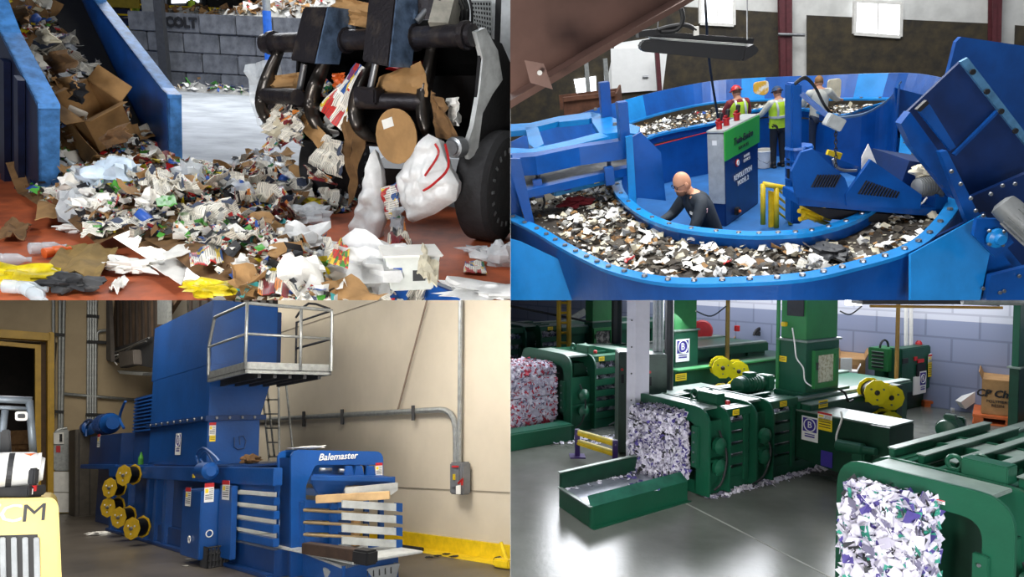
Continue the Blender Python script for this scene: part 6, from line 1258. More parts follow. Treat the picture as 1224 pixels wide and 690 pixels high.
for i in range(16):
    u, v = 210+rr.uniform(0, 250), 664+rr.uniform(0, 20); p = BL.z(u, v, .012); o = wadat('debris_bit', 'small pale scrap on the dark floor near the baler', 'debris', p, .025, M_grey, 80+i, (1.5, .9, .4)); o['group'] = 'pale scraps near the baler'
t = thing('yellow_tool', 'small yellow and black machine at the right wall foot by the frame edge', 'tool', BL.z(606, 678)); p = BL.z(606, 680); 
b = MB(); b.obox(p+up*.06-E1*.05, .3, .14, .1, E1, E2); b.build('tool_body', M_yellow, t, bevel=.02); MB().tube([p+up*.1, p+up*.3-E1*.1], .025, 8).build('handle', M_yellow, t); MB().lathe(p+up*.05-E1*.2, E2, [(0, .07), (.06, .07)], 12).build('wheel', M_black, t)
# ---- forklift in the near left corner
YF = 5.2; t = thing('forklift', 'yellow forklift seen from behind with a white gas cylinder on its back', 'forklift', BL.z(30, 720)*V((1, 0, 0))+V((0, YF, 0))); M_fk = mat('forklift yellow paint', 'e3c455', .4, 0, .08, 3)
FN = V((-.54, .84, 0)).normalized(); F0 = BL.y(30, 640, YF)
def FK(u, v, d=0.): return BL.pl(u, v, F0+FN*d, FN)
FX = V((FN.y, -FN.x, 0))
def fk(px, y, th, m, name, bv=0): return MB().prism([FK(u, v, y-YF) for u, v in px], FN*th).build(name, m, t, bevel=bv)
cwp = rpoly([FK(u, v) for u, v in ((-60, 720), (-60, 597), (64, 595), (70, 604), (75, 720))], [0, .0, .05, .03, 0]); MB().prism(cwp, FN*.9).build('counterweight', M_fk, t, bevel=.012)
text('E', .17, FK(-9, 615, -.006), FX, up, M_galv, t, .004, bold=0, sx=1.2, name='maker_lettering'); text('C', .17, FK(13, 615, -.006), FX, up, M_galv, t, .004, bold=0, sx=1.2, name='maker_lettering')
text('M', .17, FK(41, 614, -.006), FX, up, M_dark, t, .004, bold=0, sx=1.2, name='maker_lettering')
fk([(-30, 641), (45, 639), (48, 720), (-30, 720)], YF-.004, .01, M_black, 'grille_recess')
for i in range(5): u = -14+i*13.5; fk([(u, 643), (u+7, 642.5), (u+8.5, 720), (u+1.5, 720)], YF-.04, .035, mat('grille grey', '8d9296', .5, .2), 'grille_bar', .006)
pa, pb = FK(-30, 563, +.2), FK(44, 561, +.2); ax_ = (pb-pa).normalized(); L_ = (pb-pa).length
MB().lathe(pa, ax_, [(0, .125), (L_-.04, .125), (L_, .115), (L_+.03, .085), (L_+.045, .08)], 28).build('gas_cylinder', mat('white gas cylinder', 'dfe0de', .4, 0, .06, 6), t, smooth=True); MB().lathe(pb+ax_*.0, ax_, [(0, .118), (.02, .118), (.02, .09), (0, .09)], 24).build('cylinder_collar', M_white, t)
for u in (9,): p = FK(u, 563, .2); MB().lathe(p, ax_, [(0, .131), (.035, .131)], 28).build('strap', M_dark, t); MB().obox(p-V((0, .135, .0)), .05, .02, .1).build('buckle', M_steel, t)
MB().obox(FK(38, 545, +.2)-V((0, .02, 0)), .08, .1, .035).build('orange_label', M_orange, t); MB().obox(FK(40, 570, +.08), .05, .06, .12).build('valve', M_dark, t, bevel=.01)
MB().obox(FK(33, 589, +.15), .13, .16, .07).build('rear_lamp', M_black, t, bevel=.01); MB().obox(FK(34, 588, +.06), .06, .01, .04).build('lamp_lens', M_white, t); MB().obox(FK(41, 584, +.06), .03, .012, .04).build('red_lens', M_red, t)
MB().obox(FK(12, 588, +.2), .4, .2, .07).build('cylinder_bracket', M_dark, t, bevel=.01)
M_gd = mat('overhead guard steel', '7d8790', .45, .3, .1)
for a, c, r in (((-30, 476), (38, 479), .028), ((35, 479), (40, 545), .026), ((6, 490), (0, 548), .024), ((-30, 486), (36, 489), .015)): MB().tube([FK(*a, .5), FK(*c, .5)], r, 8).build('guard_post', M_gd, t, smooth=True)
MB().prism(rpoly([FK(u, v, .4) for u, v in ((18, 492), (33, 492), (33, 503), (18, 503))], .02), FN*.02).build('mirror_frame', M_white, t); MB().prism(rpoly([FK(u, v, .37) for u, v in ((21, 495), (30, 495), (30, 500), (21, 500))], .01), FN*.02).build('mirror_glass', M_dark, t)
fk([(0, 515), (12, 513), (14, 548), (0, 548)], YF+.45, .05, M_dark, 'seat_back', .01)
# ================================================================ HALL 4 (lower right): green balers with bales of paper
use(BR)
A1 = V((.84, .543, 0)).normalized(); A2 = V((-.543, .84, 0)).normalized()
def Q3(s, t_, z): return A1*s+A2*t_+up*z
def PA(u, v, s): return BR.pl(u, v, A1*s, A1)
def PB(u, v, t_): return BR.pl(u, v, A2*t_, A2)
def st(p): return p.dot(A1), p.dot(A2), p.z
def stz(b, s0, s1, t0, t1, z0, z1): return b.hexa([Q3(s0, t0, z0), Q3(s1, t0, z0), Q3(s1, t1, z0), Q3(s0, t1, z0), Q3(s0, t0, z1), Q3(s1, t0, z1), Q3(s1, t1, z1), Q3(s0, t1, z1)])
M_g = mat('baler green enamel', '124d36', .36, 0, .16, 1.6, .1, 25, '0f4530'); M_gl = mat('lighter green enamel', '2e7a42', .4, 0, .15, 1.5); M_gd2 = mat('dark green enamel', '0f3a28', .4, 0, .15)
M_gw = mat('pale top plate with painted sheen', '84938a', .4, .2, .15, 3); M_purp = mat('purple paint', '3a2766', .4)  # sheen on the top faces is put into the pale plate colour
M_gfloor = mat('polished grey green concrete', '6c6e69', .24, 0, .22, .55, .06, 25, '52554f', (.36, .66))
def brickwall(name, c1, c2, mortar):
    m = mat(name, c1, .8, 0, .05); nt = m.node_tree; b = nt.nodes['Principled BSDF']; br = N(nt, 'ShaderNodeTexBrick', Scale=1.); br.inputs['Brick Width'].default_value = .9; br.inputs['Row Height'].default_value = .45; br.inputs['Mortar Size'].default_value = .02
    br.inputs['Color1'].default_value = (*lin(c1), 1); br.inputs['Color2'].default_value = (*lin(c2), 1); br.inputs['Mortar'].default_value = (*lin(mortar), 1)
    tc = N(nt, 'ShaderNodeTexCoord'); mp = N(nt, 'ShaderNodeMapping'); mp.inputs['Rotation'].default_value = (PI/2, 0, 0); nt.links.new(tc.outputs['UV'], br.inputs['Vector']); nt.links.new(br.outputs[0], b.inputs['Base Color']); return m
M_bw = brickwall('blue grey block wall', '8a92ac', '858da7', '747c93'); M_bw2 = brickwall('white block wall', 'ccced9', 'c6c8d3', 'b2b4c1')
struct(MB().quad((-5, 1, 0), (40, 1, 0), (40, 60, 0), (-5, 60, 0)).build('floor', M_gfloor, loc=(4, 10, 0)))
for px in ([(820, 602), (1012, 700)], [(1012, 700), (1090, 740)]):
    a, c = [BR.z(u, v, .002) for u, v in px]; struct(MB().bar(a, c, .025, .003).build('trim_6', mat('floor joint', '8a8b84', .6), loc=a))
wd = V((-.66, .75, 0)).normalized(); wp = BR.z(1085, 482); wz = BR.pl(1100, 381, wp, wd.cross(up)).z
def wallband(z0, z1, m, nm):
    b = MB(); a, c = wp-wd*12, wp+wd*26; b.quad(a+up*z0, c+up*z0, c+up*z1, a+up*z1); L_ = (c-a).length; b.uv[0] = [(0, z0), (L_, z0), (L_, z1), (0, z1)]; struct(b.build(nm, m, loc=wp, solid=.05))
wallband(0, wz, M_bw, 'wall_back'); wallband(wz, 9, M_bw2, 'wall_back')
def boxst(name, m, par, a, bv=.006, lab=None, b=None):
    b = MB(); [stz(b, *x) for x in (a if isinstance(a, list) else [a])]; return b.build(name, m, par, bevel=bv, label=lab)
M_pap = [mat('bale white paper', 'd2cedb', .8, 0, .06), mat('lavender grey paper', 'b9b4c4', .8, 0, .06), mat('violet print', '4a3f86', .7), mat('pale paper edge', 'd8d4de', .8, 0, .05), M_dark, mat('green print', '2f8f78', .7), mat('pink red paper', 'b33448', .7), mat('violet grey paper', '77738a', .85)]  # paper tones strewn at random over the bales
def bale(name, label, s0, s1, t0, t1, z0, z1, pal, n, seed, sz=(.03, .16), fl=.45, dens_=1.7):
    rr = random.Random(seed); t = thing(name, label, 'paper bale', Q3((s0+s1)/2, (t0+t1)/2, z0)); c = Q3((s0+s1)/2, (t0+t1)/2, (z0+z1)/2); hx, hy, hz_ = (s1-s0)/2, (t1-t0)/2, (z1-z0)/2
    b = MB(); b.mi = 1
    def bulge(d, x, y, z):
        k = .03*noise.noise(V((x*4+seed, y*4, z*6)))+.02*math.cos(z*9.5/(hz_+.5)*3.1); return k
    def fpt(f, a, e):
        if f == 0: x, y, z, nrm = -hx, a*hy, e*hz_, -A1
        elif f == 1: x, y, z, nrm = a*hx, -hy, e*hz_, -A2
        elif f == 2: x, y, z, nrm = a*hx, e*hy, hz_, up
        elif f == 3: x, y, z, nrm = a*hx, hy, e*hz_, A2
        else: x, y, z, nrm = hx, a*hy, e*hz_, A1
        band = .035*abs(math.sin((z+hz_)*PI/.27)) if f != 2 else 0
        r_ = 1-.06*(abs(a)**6+abs(e)**6)
        return c+A1*x*r_+A2*y*r_+up*z*(1-.03*abs(a)**6)+nrm*(band-.02+.03*noise.noise(V((x*3+seed, y*3, z*4)))), nrm
    for f in range(5): b.grid(lambda u, v: fpt(f, u*2-1, v*2-1)[0], 20, 20)
    wts = [hy*hz_, hx*hz_, hx*hy, hy*hz_*.2, .05]
    def wh():
        f = rr.choices(range(5), wts)[0]; p, nn = fpt(f, rr.uniform(-1, 1), rr.uniform(-1, 1)); return p+nn*rr.uniform(-.005, .022), nn
    flakes(b, int(n*dens_), wh, (sz[0]*.8, sz[1]*.75), fl, pal, (.2, .7), rnd=rr)
    b.build('pressed_paper', M_pap, t)['kind'] = 'stuff'
    nb = max(3, int((z1-z0)/.27))
    for k in range(nb):
        z = -hz_+(k+.5)*(2*hz_/nb); w = MB().tube([c+A1*x*(hx+.008)+A2*y*(hy+.008)+up*z for x, y in ((-1, 1), (-1, -1), (1, -1))], .006, 5); w.build('bale_wire', M_dark, t)
    return t
ring = lambda b, c, r, ax_, th: b.tube([c+(orth(V(ax_))[0]*math.cos(a)+orth(V(ax_))[1]*math.sin(a))*r for a in [i/14*2*PI for i in range(14)]], th, 6, closed=True)
def portal_plate(s, t0, t1, z0, z1, post, m, par, th=.035, r=.24):
    O = [Q3(s, t0, z0), Q3(s, t0, z1), Q3(s, t1, z1), Q3(s, t1, z0), Q3(s, t1-post, z0), Q3(s, t1-post, z1-post), Q3(s, t0+post, z1-post), Q3(s, t0+post, z0)]
    return MB().prism(rpoly(O, [0, r, r, 0, 0, r*.6, r*.6, 0], 6), A1*th).build('portal_plate', m, par, bevel=.004)
def green_baler(label, s0, t0, W_=1.05, H=1.02, n_port=(0, .36, .86, 1.18), L_=3.2, m=M_g, detail=True, mt=M_gw):
    t = thing('baler', label, 'baler', Q3(s0+1, t0+W_/2, 0)); t1 = t0+W_
    for k, d in enumerate(n_port): portal_plate(s0+d, t0-.14, t1+.14, .03, H+.04+(.03 if k == 0 else 0), .2, m, t)
    for k in range(0, len(n_port)-1, 2):
        a, c = s0+n_port[k]+.035, s0+n_port[k+1]; boxst('top_plate', mt, t, (a, c, t0+.05, t1-.05, H+.0, H+.03)); boxst('inner_shelf', m, t, (a, c, t0-.1, t0+.1, .42, .45)); boxst('side_web', m, t, (a, c, t0-.02, t0+.0, .1, .9))
        for z in (.36, .62):
            p = Q3((a+c)/2, t0-.1, z); MB().lathe(p, -A2, [(0, .1), (.05, .1), (.07, .06), (.09, .03)], 18).build('guide_roller', m, t, smooth=True)
            MB().tube([p-A2*.05+A1*(.08*math.cos(q_))+up*(.08*math.sin(q_)) for q_ in [i/12*2*PI for i in range(12)]], .008, 5, closed=True).build('roller_cable', M_gd2, t)
    nb = 5
    segs = [(n_port[1]+.035, n_port[2])] + [(n_port[3]+.035, n_port[3]+.62)]
    for a, c in segs:
        for k in range(nb):
            z = .16+k*(H-.3)/nb; boxst('side_bar', m, t, (s0+a, s0+c, t0-.03, t0+.05, z, z+.105)); boxst('side_bar', m, t, (s0+a, s0+c, t1-.05, t1+.03, z, z+.105))
        boxst('top_beam', m, t, (s0+a, s0+c, t0-.06, t0+.08, H-.1, H)); boxst('top_beam', m, t, (s0+a, s0+c, t1-.08, t1+.06, H-.1, H)); boxst('upright_strap', m, t, (s0+c-.12, s0+c-.05, t0-.06, t0-.02, .1, .92))
        for k in range(4):
            tt = t0+.12+k*(W_-.24)/3; boxst('top_bar', m, t, (s0+a, s0+c, tt-.03, tt+.03, H-.04, H))
        rr = random.Random(int(s0*10)); b = MB(); flakes(b, 260, lambda: (Q3(rr.uniform(s0+a, s0+c), t0+.06+rr.uniform(0, .05), rr.uniform(.12, H-.15)), -A2), (.03, .12), .6, [0, 3, 1, 7], rnd=rr); b.build('packed_paper', M_pap, t)['kind'] = 'stuff'
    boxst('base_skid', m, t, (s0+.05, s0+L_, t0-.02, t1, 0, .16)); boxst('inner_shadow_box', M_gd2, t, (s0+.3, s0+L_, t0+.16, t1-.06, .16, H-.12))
    e = s0+n_port[3]+.62; boxst('main_body', m, t, (e, s0+L_, t0, t1, .16, H-.06)); boxst('top_rail', mt, t, (e, s0+L_, t0-.05, t0+.1, H-.06, H-.03)); boxst('top_rail', mt, t, (e, s0+L_, t1-.1, t1+.05, H-.06, H-.03)); boxst('side_rail', m, t, (e, s0+L_, t0-.08, t0, H-.22, H-.06))
    for k in range(int((s0+L_-e)/.5)): boxst('body_rib', m, t, (e+.2+k*.5, e+.26+k*.5, t0-.05, t0, .16, H-.2))
    for d in (n_port[1]+.1, n_port[1]+.28):
        p = Q3(s0+d, t0+W_*.55-(d-n_port[1])*.6, H+.09); b = MB(); ring(b, p, .055, A1, .018); b.build('lifting_eye', m, t, smooth=True); boxst('eye_foot', m, t, (s0+d-.03, s0+d+.03, t0+W_*.55-(d-n_port[1])*.6-.05, t0+W_*.55-(d-n_port[1])*.6+.05, H-.0, H+.05))
    boxst('latch_box', m, t, (s0+n_port[1]+.04, s0+n_port[1]+.2, t0+.1, t0+.42, H+.02, H+.16), .01)
    MB().lathe(Q3(s0+n_port[1]+.1, t0-.02, H+.05), up, [(0, .03), (.04, .03), (.05, .02)], 10).build('red_cap', M_red, t)
    boxst('bolt_strap', m, t, (s0-.0+.005-.05, s0, t0+.0, t0+.1, .35, .85))
    for k in range(4): MB().lathe(Q3(s0-.05, t0+.05, .42+k*.12), -A1, [(0, .014), (.012, .012)], 8).build('bolt', M_steel, t)
    sticker(t, Q3(s0+n_port[1]+.2, t0-.065, H-.05), A1, up, .12, .07, 'yellow'); sticker(t, Q3(s0+n_port[3]+.3, t0-.065, H-.05), A1, up, .14, .07, 'yellow')
    MB().tube(catmull([Q3(s0+.2, t0-.12, .8), Q3(s0+.28, t0-.17, .5), Q3(s0+.22, t0-.16, .2), Q3(s0+.1, t0-.14, .1)], 5, False), .014, 6).build('hose', M_black, t); MB().tube(catmull([Q3(s0+1., t0-.12, .7), Q3(s0+1.1, t0-.17, .45), Q3(s0+1.0, t0-.16, .15), Q3(s0+.8, t0-.14, .05)], 5, False), .014, 6).build('hose', M_black, t)
    return t
# ---- middle baler with its bale, tray, tower
mb_ = green_baler('green baler in the middle with the white striped bale, long tray and side ram box', 6.45, 5.84, L_=4.6)
bale('paper_bale', 'white and violet paper bale on the metal tray beside the white column', 6.06, 6.5, 6.06, 6.66, .1, 1.0, [0, 0, 1, 3, 3, 7, 2, 4, 0, 1], 2600, 3, (.03, .13))
t = thing('bale_tray', 'low green discharge tray with shiny metal floor in front of the middle bale', 'tray', Q3(5.5, 6.2, 0))
TA, TB, TC, TD = BR.z(706, 632), BR.z(668, 606), BR.z(822, 598), None; TD = TB+(TC-TA)
hh = .23
def wall4(a, c, h, m, nm, th=.04, ins=None): d = (c-a).normalized(); n_ = up.cross(d)*th; return MB().hexa([a, c, c+n_, a+n_, a+up*h, c+up*h, c+n_+up*h, a+n_+up*h]).build(nm, m, t, bevel=.006)
wall4(TA, TC, hh, M_g, 'side_wall'); wall4(TB, TA, hh, M_g, 'end_wall'); wall4(TD, TB, hh+.16, M_gd2, 'side_wall')
dA = (TC-TA).normalized(); dB = (TB-TA).normalized(); W_ = (TB-TA).length
MB().prism([TA+up*hh, TC+up*hh, TC+dB*.14+up*(hh+.07), TA+dB*.14+dA*.05+up*(hh+.07)], up*-.015).build('sloped_lip', mat('worn green lip', '2a6b56', .35, .2, .2, 4), t)
MB().prism([TA+up*.2+dB*.05, TC+up*.2+dB*.05, TD+up*.2, TB+up*.2], up*.01).build('metal_floor', mat('shiny scuffed metal floor', 'a9aebb', .25, .5, .3, 2), t)
MB().bar(TA-dB*.03, TC-dB*.03, .06, .012).build('base_flange', M_g, t); MB().bar(TB+up*(hh+.17), TD+up*(hh+.17), .05, .012).build('lip', M_gw, t); MB().bar(TB+up*hh, TA+up*hh, .04, .012).build('lip', M_gw, t)
rr = random.Random(9); b = MB(); flakes(b, 45, lambda: (TB+(TD-TB)*rr.random()+(TA-TB)*rr.uniform(.03, .2)+up*.215, (0, 0, 1)), (.02, .07), .3, [0, 3], rnd=rr); flakes(b, 40, lambda: (TC+(TD-TC)*rr.random()-dA*rr.uniform(.35, .7)+up*.215, (0, 0, 1)), (.02, .08), .3, [0, 3, 2], rnd=rr)
tag(b.build('paper_scraps', M_pap, loc=TA+up*.19), 'loose white paper scraps lying in the metal tray', 'litter', kind='stuff')
b = MB(); flakes(b, 420, lambda: (Q3(rr.uniform(6.5, 9.2), 5.78-abs(rr.gauss(0, .06)), .012), (0, 0, 1)), (.02, .08), .35, [0, 3, 1, 7], rnd=rr); flakes(b, 160, lambda: (BR.z(rr.uniform(655, 740), rr.uniform(520, 530), .01), (0, 0, 1)), (.02, .08), .35, [0, 3, 1], rnd=rr)
tag(b.build('paper_scraps', M_pap, loc=Q3(7.5, 5.8, 0)), 'line of spilled paper scraps along the foot of the green balers', 'litter', kind='stuff')
# ram box
t = thing('ram_box', 'long dark green ram box with emblem label sticking out beside the middle baler', 'ram box', PA(1000, 540, 8.25))
f4 = [PA(u, v, 8.25) for u, v in ((947, 490), (1063, 512), (1062, 560), (1060, 588), (1008, 568), (948, 545))]; MB().prism(f4, A1*.55).build('box_body', M_gd2, t, bevel=.01)
MB().prism([f4[0]+up*.02, f4[1]+up*.02, f4[1]+up*.02+A1*.55, f4[0]+up*.02+A1*.55], up*-.02).build('top_cover', M_gw, t); MB().prism([PA(1041, 508, 8.2), PA(1063, 512, 8.2), PA(1062, 588, 8.2), PA(1041, 584, 8.2)], A1*.03).build('end_plate', M_gd2, t)
RA = -A2; sticker(t, PA(968, 513, 8.24), RA, up, .24, .32, 'logo', 'emblem_label'); sticker(t, PA(986, 499, 8.24), RA, up, .2, .12); sticker(t, PA(986, 508, 8.24), RA, up, .2, .15, 'yellow'); MB().obox(PA(988, 549, 8.24), .16, .2, .006, RA, up).build('violet_label', STP, t)
pm_, pn_ = PA(1000, 532, 8.05), PA(1022, 536, 8.05); b = MB().lathe(pm_, (pn_-pm_), [(0, .05), (.02, .075), (.34, .075), (.36, .05), (.5, .045)], 16); b.build('ram_motor', M_g, t, smooth=True); MB().obox(PA(1030, 545, 8.1), .16, .12, .2, RA, up).build('valve_block', M_g, t, bevel=.02); MB().tube(catmull([PA(u, v, 8.18) for u, v in ((1005, 492), (1006, 502), (1000, 520), (1000, 530))], 4, False), .012, 6).build('cable', M_white, t)
# ---- chute towers
def tower(label, uc, ul, ur, vb, vf, vtop, t3, parent=None, window=None, low=M_g, win_m=None, stick=None):
    c = PB(uc, vb, t3); s3, _, zb_ = st(c); pl_ = PA(ul, vb, s3); pr = PB(ur, vb, t3); tw = pl_.dot(A2)-t3; sw_ = pr.dot(A1)-s3; zf2 = PB(uc, vf, t3).z; z2 = zf2+4.5
    t = thing('chute_tower', label, 'chute tower', c)
    boxst('lower_chute', low, t, (s3, s3+sw_, t3, t3+tw, zb_, zf2)); boxst('flange', M_gw, t, (s3-.03, s3+sw_+.03, t3-.03, t3+tw+.03, zf2, zf2+.03)); boxst('upper_chute', M_gl if low is not M_gd2 else M_g, t, (s3+.02, s3+sw_-.02, t3+.02, t3+tw-.02, zf2+.03, z2))
    if window:
        u0, v0, u1, v1 = window; a, c2 = PB(u0, v0, t3-.02), PB(u1, v1, t3-.02); s_a, z_a = a.dot(A1), a.z; s_b, z_b = c2.dot(A1), c2.z; fr = .07
        b = MB(); stz(b, s_a-fr, s_b+fr, t3-.05, t3, z_b-fr, z_b); stz(b, s_a-fr, s_b+fr, t3-.05, t3, z_a, z_a+fr); stz(b, s_a-fr, s_a, t3-.05, t3, z_b, z_a); stz(b, s_b, s_b+fr, t3-.05, t3, z_b, z_a); b.build('window_frame', M_gl, t)
        o = boxst('window_pane', win_m or mat('window full of paper', 'd6d3bd', .6, 0, .2, 22, 0, 40, 'a89f7a', (.45, .6)), t, (s_a, s_b, t3-.015, t3-.005, z_b, z_a), 0)
        MB().lathe(Q3(s_a-fr*.5, t3-.06, (z_a+z_b)/2), up, [(0, .015), (.1, .015)], 8).build('latch', M_dark, t)
    return t, s3, zb_, zf2, t3, tw, sw_
T3, s3, zb3, zf3, t3_, tw3, sw3 = tower('large green chute tower with a square window full of paper on the middle baler', 963, 930, 1002, 470, 410, 359, 5.9, window=(976, 425, 996, 455))
boxst('chute_foot', M_g, T3, (s3-.1, s3+sw3+.25, t3_-.02, t3_+tw3, .9, zb3)); o = PA(936, 380, s3-.02); boxst('dark_hatch', M_dark, T3, (s3-.0, s3+.01, t3_+.05, t3_+tw3-.12, zf3+.35, zf3+1.1)); sticker(T3, PA(935, 429, s3-.01), -A2, up, .14, .08, 'yellow')
boxst('switch_box', M_yellow, T3, (s3-.06, s3, t3_+.3, t3_+.37, PA(945, 388, s3).z-.03, PA(945, 388, s3).z+.03)); MB().tube(catmull([PA(u, v, s3-.05) for u, v in ((947, 392), (950, 412), (952, 428), (960, 440), (962, 455), (970, 462))], 5, False), .01, 5).build('cable', M_white, T3)
boxst('side_flange', M_gl, T3, (s3-.03, s3, t3_+tw3-.02, t3_+tw3+.03, .9, zf3+4))
t = thing('baler_rear_body', 'green rear body of the middle baler carrying the chute tower and wire spools', 'baler body', Q3(10.8, 6.1, 0)); z_r = PB(1003, 478, 5.7).z; sR = PB(1066, 490, 5.7).dot(A1)
boxst('side_beam', M_g, t, (s3-.3, sR, 5.62, 5.75, z_r-.2, z_r+.02)); boxst('side_beam', M_gw, t, (s3-.3, sR, 5.6, 5.77, z_r+.02, z_r+.035)); boxst('rear_box', M_g, t, (s3-.2, sR-.1, 5.76, 6.7, .2, z_r)); boxst('post', M_gd2, t, (sR-.15, sR, 5.55, 5.7, 0, z_r+.1)); sticker(t, PB(984, 483, 5.61), A1, up, .2, .1, 'yellow')
MB().tube(catmull([PB(u, v, 5.55) for u, v in ((1003, 466), (1010, 470), (1014, 480), (1020, 478))], 4, False), .014, 6).build('hose', M_black, t)
# spools
sp1 = None
def spool(u, v, t_, R_s, label, grp='yellow wire spools on the green balers', yaw=-.6):
    global sp1
    p = PB(u, v, t_); X = Matrix((A1, A2, up)).transposed().to_4x4() @ Matrix.Rotation(yaw, 4, 'Z') @ Matrix.Scale(R_s/.24, 4)
    if sp1 is None:
        sp1 = thing('wire_spool', label, 'spool', p, group=grp, X=X)
        for d in (-.14, .14): MB().lathe((0, d-.008, 0), (0, 1, 0), [(0, .24), (.016, .24)], 10).build('flange', mat('bright yellow spool flange', 'f0dc10', .45, 0, .06), sp1, local=True)
        MB().lathe((0, -.13, 0), (0, 1, 0), [(0, .18), (.26, .18)], 24).build('wire_coil', M_wire, sp1, local=True, smooth=True); MB().lathe((0, -.18, 0), (0, 1, 0), [(0, .03), (.03, .05), (.4, .04)], 12).build('hub', M_dark, sp1, local=True)
        for a in range(3): MB().lathe((.13*math.cos(a*2.1+.5), -.155, .13*math.sin(a*2.1+.5)), (0, -1, 0), [(0, .02), (.01, .018)], 8).build('hub_bolt', M_steel, sp1, local=True)
    else: dup(sp1, Matrix.Translation(p) @ X, label)
spool(1044, 468, 5.5, .18, 'yellow wire spool at the right end of the middle baler, upper left one'); spool(1061, 474, 5.45, .18, 'yellow wire spool at the right end of the middle baler, upper right one'); spool(1060, 505, 5.45, .18, 'yellow wire spool at the right end of the middle baler, lower one')
# ---- left baler and the one behind it
lb = green_baler('green baler at the left behind the red and white bale', 6.95, 9.15, W_=1.15, H=1.22, L_=5, n_port=(0, .5, 1.2, 1.6)); bale('paper_bale', 'red and white shredded paper bale at the left edge of the lower right hall', 5.6, 6.98, 9.38, 10.15, .1, 1.12, [0, 0, 3, 6, 6, 1, 7, 0], 2600, 8, (.04, .14))
t = thing('bale_tray', 'green discharge tray under the red and white bale at the left edge', 'tray', Q3(6.3, 9.2, 0)); boxst('side_wall', M_g, t, (3.5, 6.8, 8.72, 8.78, 0, .24)); boxst('sloped_lip', MATS['worn green lip'], t, (3.5, 6.8, 8.78, 9.05, .22, .25)); boxst('end_wall', M_g, t, (6.74, 6.8, 8.72, 9.2, 0, .24))
fb = green_baler('green baler farthest back at the left, partly behind the left baler', 7.2, 12.6, W_=1.2, H=1.35, L_=6, n_port=(0, .5, 1.2, 1.6))
tower('green chute tower with wire mesh window at the far left', 708, 698, 734, 440, 386, 359, 12.4, window=(712, 396, 729, 412), low=M_g, win_m=mat('mesh window with paper', '8f8d86', .7, 0, .3, 14, 0, 40, '2c2c2c', (.4, .55)))
T2 = tower('green chute tower with blue emblem label right of the white column', 806, 800, 834, 445, 397, 359, 8.9); sticker(T2[0], PB(816, 419, 8.88), A1, up, .34, .4, 'logo', 'emblem_label')
T4 = tower('dark green chute tower cut by the right edge of the picture', 1216, 1204, 1290, 515, 442, 364, 5.2, low=M_gd2)
# second row baler body behind (between column and tower)
t = thing('baler', 'green baler body behind the middle one with two yellow spools on its long beam', 'baler', Q3(10, 9, 0)); z_ = PB(860, 437, 8.4).z
boxst('side_beam', M_g, t, (8.6, 12.4, 8.3, 8.42, z_-.28, z_)); boxst('beam_top', M_gl, t, (8.6, 12.4, 8.26, 8.46, z_, z_+.03)); boxst('main_body', M_gd2, t, (8.2, 12.5, 8.5, 9.5, 0, z_-.05))
boxst('front_box', M_gd2, t, (7.7, 8.9, 7.6, 8.0, .3, PB(790, 480, 7.6).z+.05)); boxst('front_box_top', M_gw, t, (7.7, 8.9, 7.55, 8.05, PB(790, 480, 7.6).z+.05, PB(790, 480, 7.6).z+.08)); sticker(t, PB(814, 451, 8.28), A1, up, .26, .12, 'yellow')
spool(862, 439, 8.1, .18, 'yellow wire spool on the rear baler beam, left of the pair'); spool(881, 443, 8.1, .18, 'yellow wire spool on the rear baler beam, right of the pair'); spool(882, 466, 7.4, .16, 'yellow wire spool behind the green pump motor'); spool(864, 472, 7.2, .16, 'yellow wire spool low behind the middle baler top')
def motor(name, label, p, ax_, r, L_, m=M_g):
    t = thing(name, label, 'motor', p); ax_ = V(ax_).normalized(); MB().lathe(p, ax_, [(0, r*.4), (.02, r*.9), (L_*.2, r), (L_*.8, r), (L_*.85, r*.75), (L_*1.1, r*.7)], 20).build('motor_body', m, t, smooth=True)
    for k in range(6): MB().lathe(p+ax_*(L_*(.22+k*.1)), ax_, [(0, r*1.07), (.015, r*1.07)], 20).build('cooling_fin', m, t)
    MB().obox(p+ax_*L_*1.15, L_*.3, r*1.7, r*1.7, ax_, orth(ax_)[0]).build('coupling_box', m, t, bevel=.02); MB().obox(p+ax_*L_*.5+up*r*1.1, L_*.3, r, r*.5, ax_, orth(ax_)[0] if abs(orth(ax_)[0].z) < .5 else orth(ax_)[1]).build('terminal_box', m, t, bevel=.01); MB().obox(p+ax_*L_*.5-up*r*1.1, L_*1.1, r*1.6, .04, ax_).build('motor_foot', M_gd2, t); return t
motor('pump_motor', 'green pump motor lying on top of the middle baler behind the lifting eyes', PB(880, 462, 6.6), A1, .13, .55); motor('pump_motor', 'green pump motor on top of the right hand baler under the dark chute', PB(1130, 515, 4.1), A1+A2*.2, .12, .36)
motor('pump_motor', 'green motor in front of the far left chute tower', PB(682, 436, 11.2), A1, .12, .5)
# hydraulic unit with cooler and control cabinet on the right
def cooler(label, u0, v0, u1, v1, s_, depth, x):
    a, c = PA(u0, v0, s_), PA(u1, v1, s_); ta, tb = c.dot(A2), a.dot(A2); t = thing('oil_cooler', label, 'cooler', a); boxst('cooler_box', M_gl, t, (s_, s_+depth, ta, tb, c.z, a.z), .01); n_ = 5
    for k in range(n_): z = c.z+(a.z-c.z)*(.12+k*.16); boxst('louvre', M_dark, t, (s_-.01, s_, ta+.08, tb-.08, z, z+(a.z-c.z)*.08), 0); boxst('louvre_blade', M_gw, t, (s_-.04, s_, ta+.08, tb-.08, z+(a.z-c.z)*.08, z+(a.z-c.z)*.1), 0)
    boxst('stand', M_g, t, (s_+.05, s_+depth, ta+.1, tb-.1, 0, c.z)); MB().tube(arc(Q3(s_+.2, (ta+tb)/2, a.z), .14, 0, PI, 8, A1, up), .02, 6).build('hose', M_black, t); return t
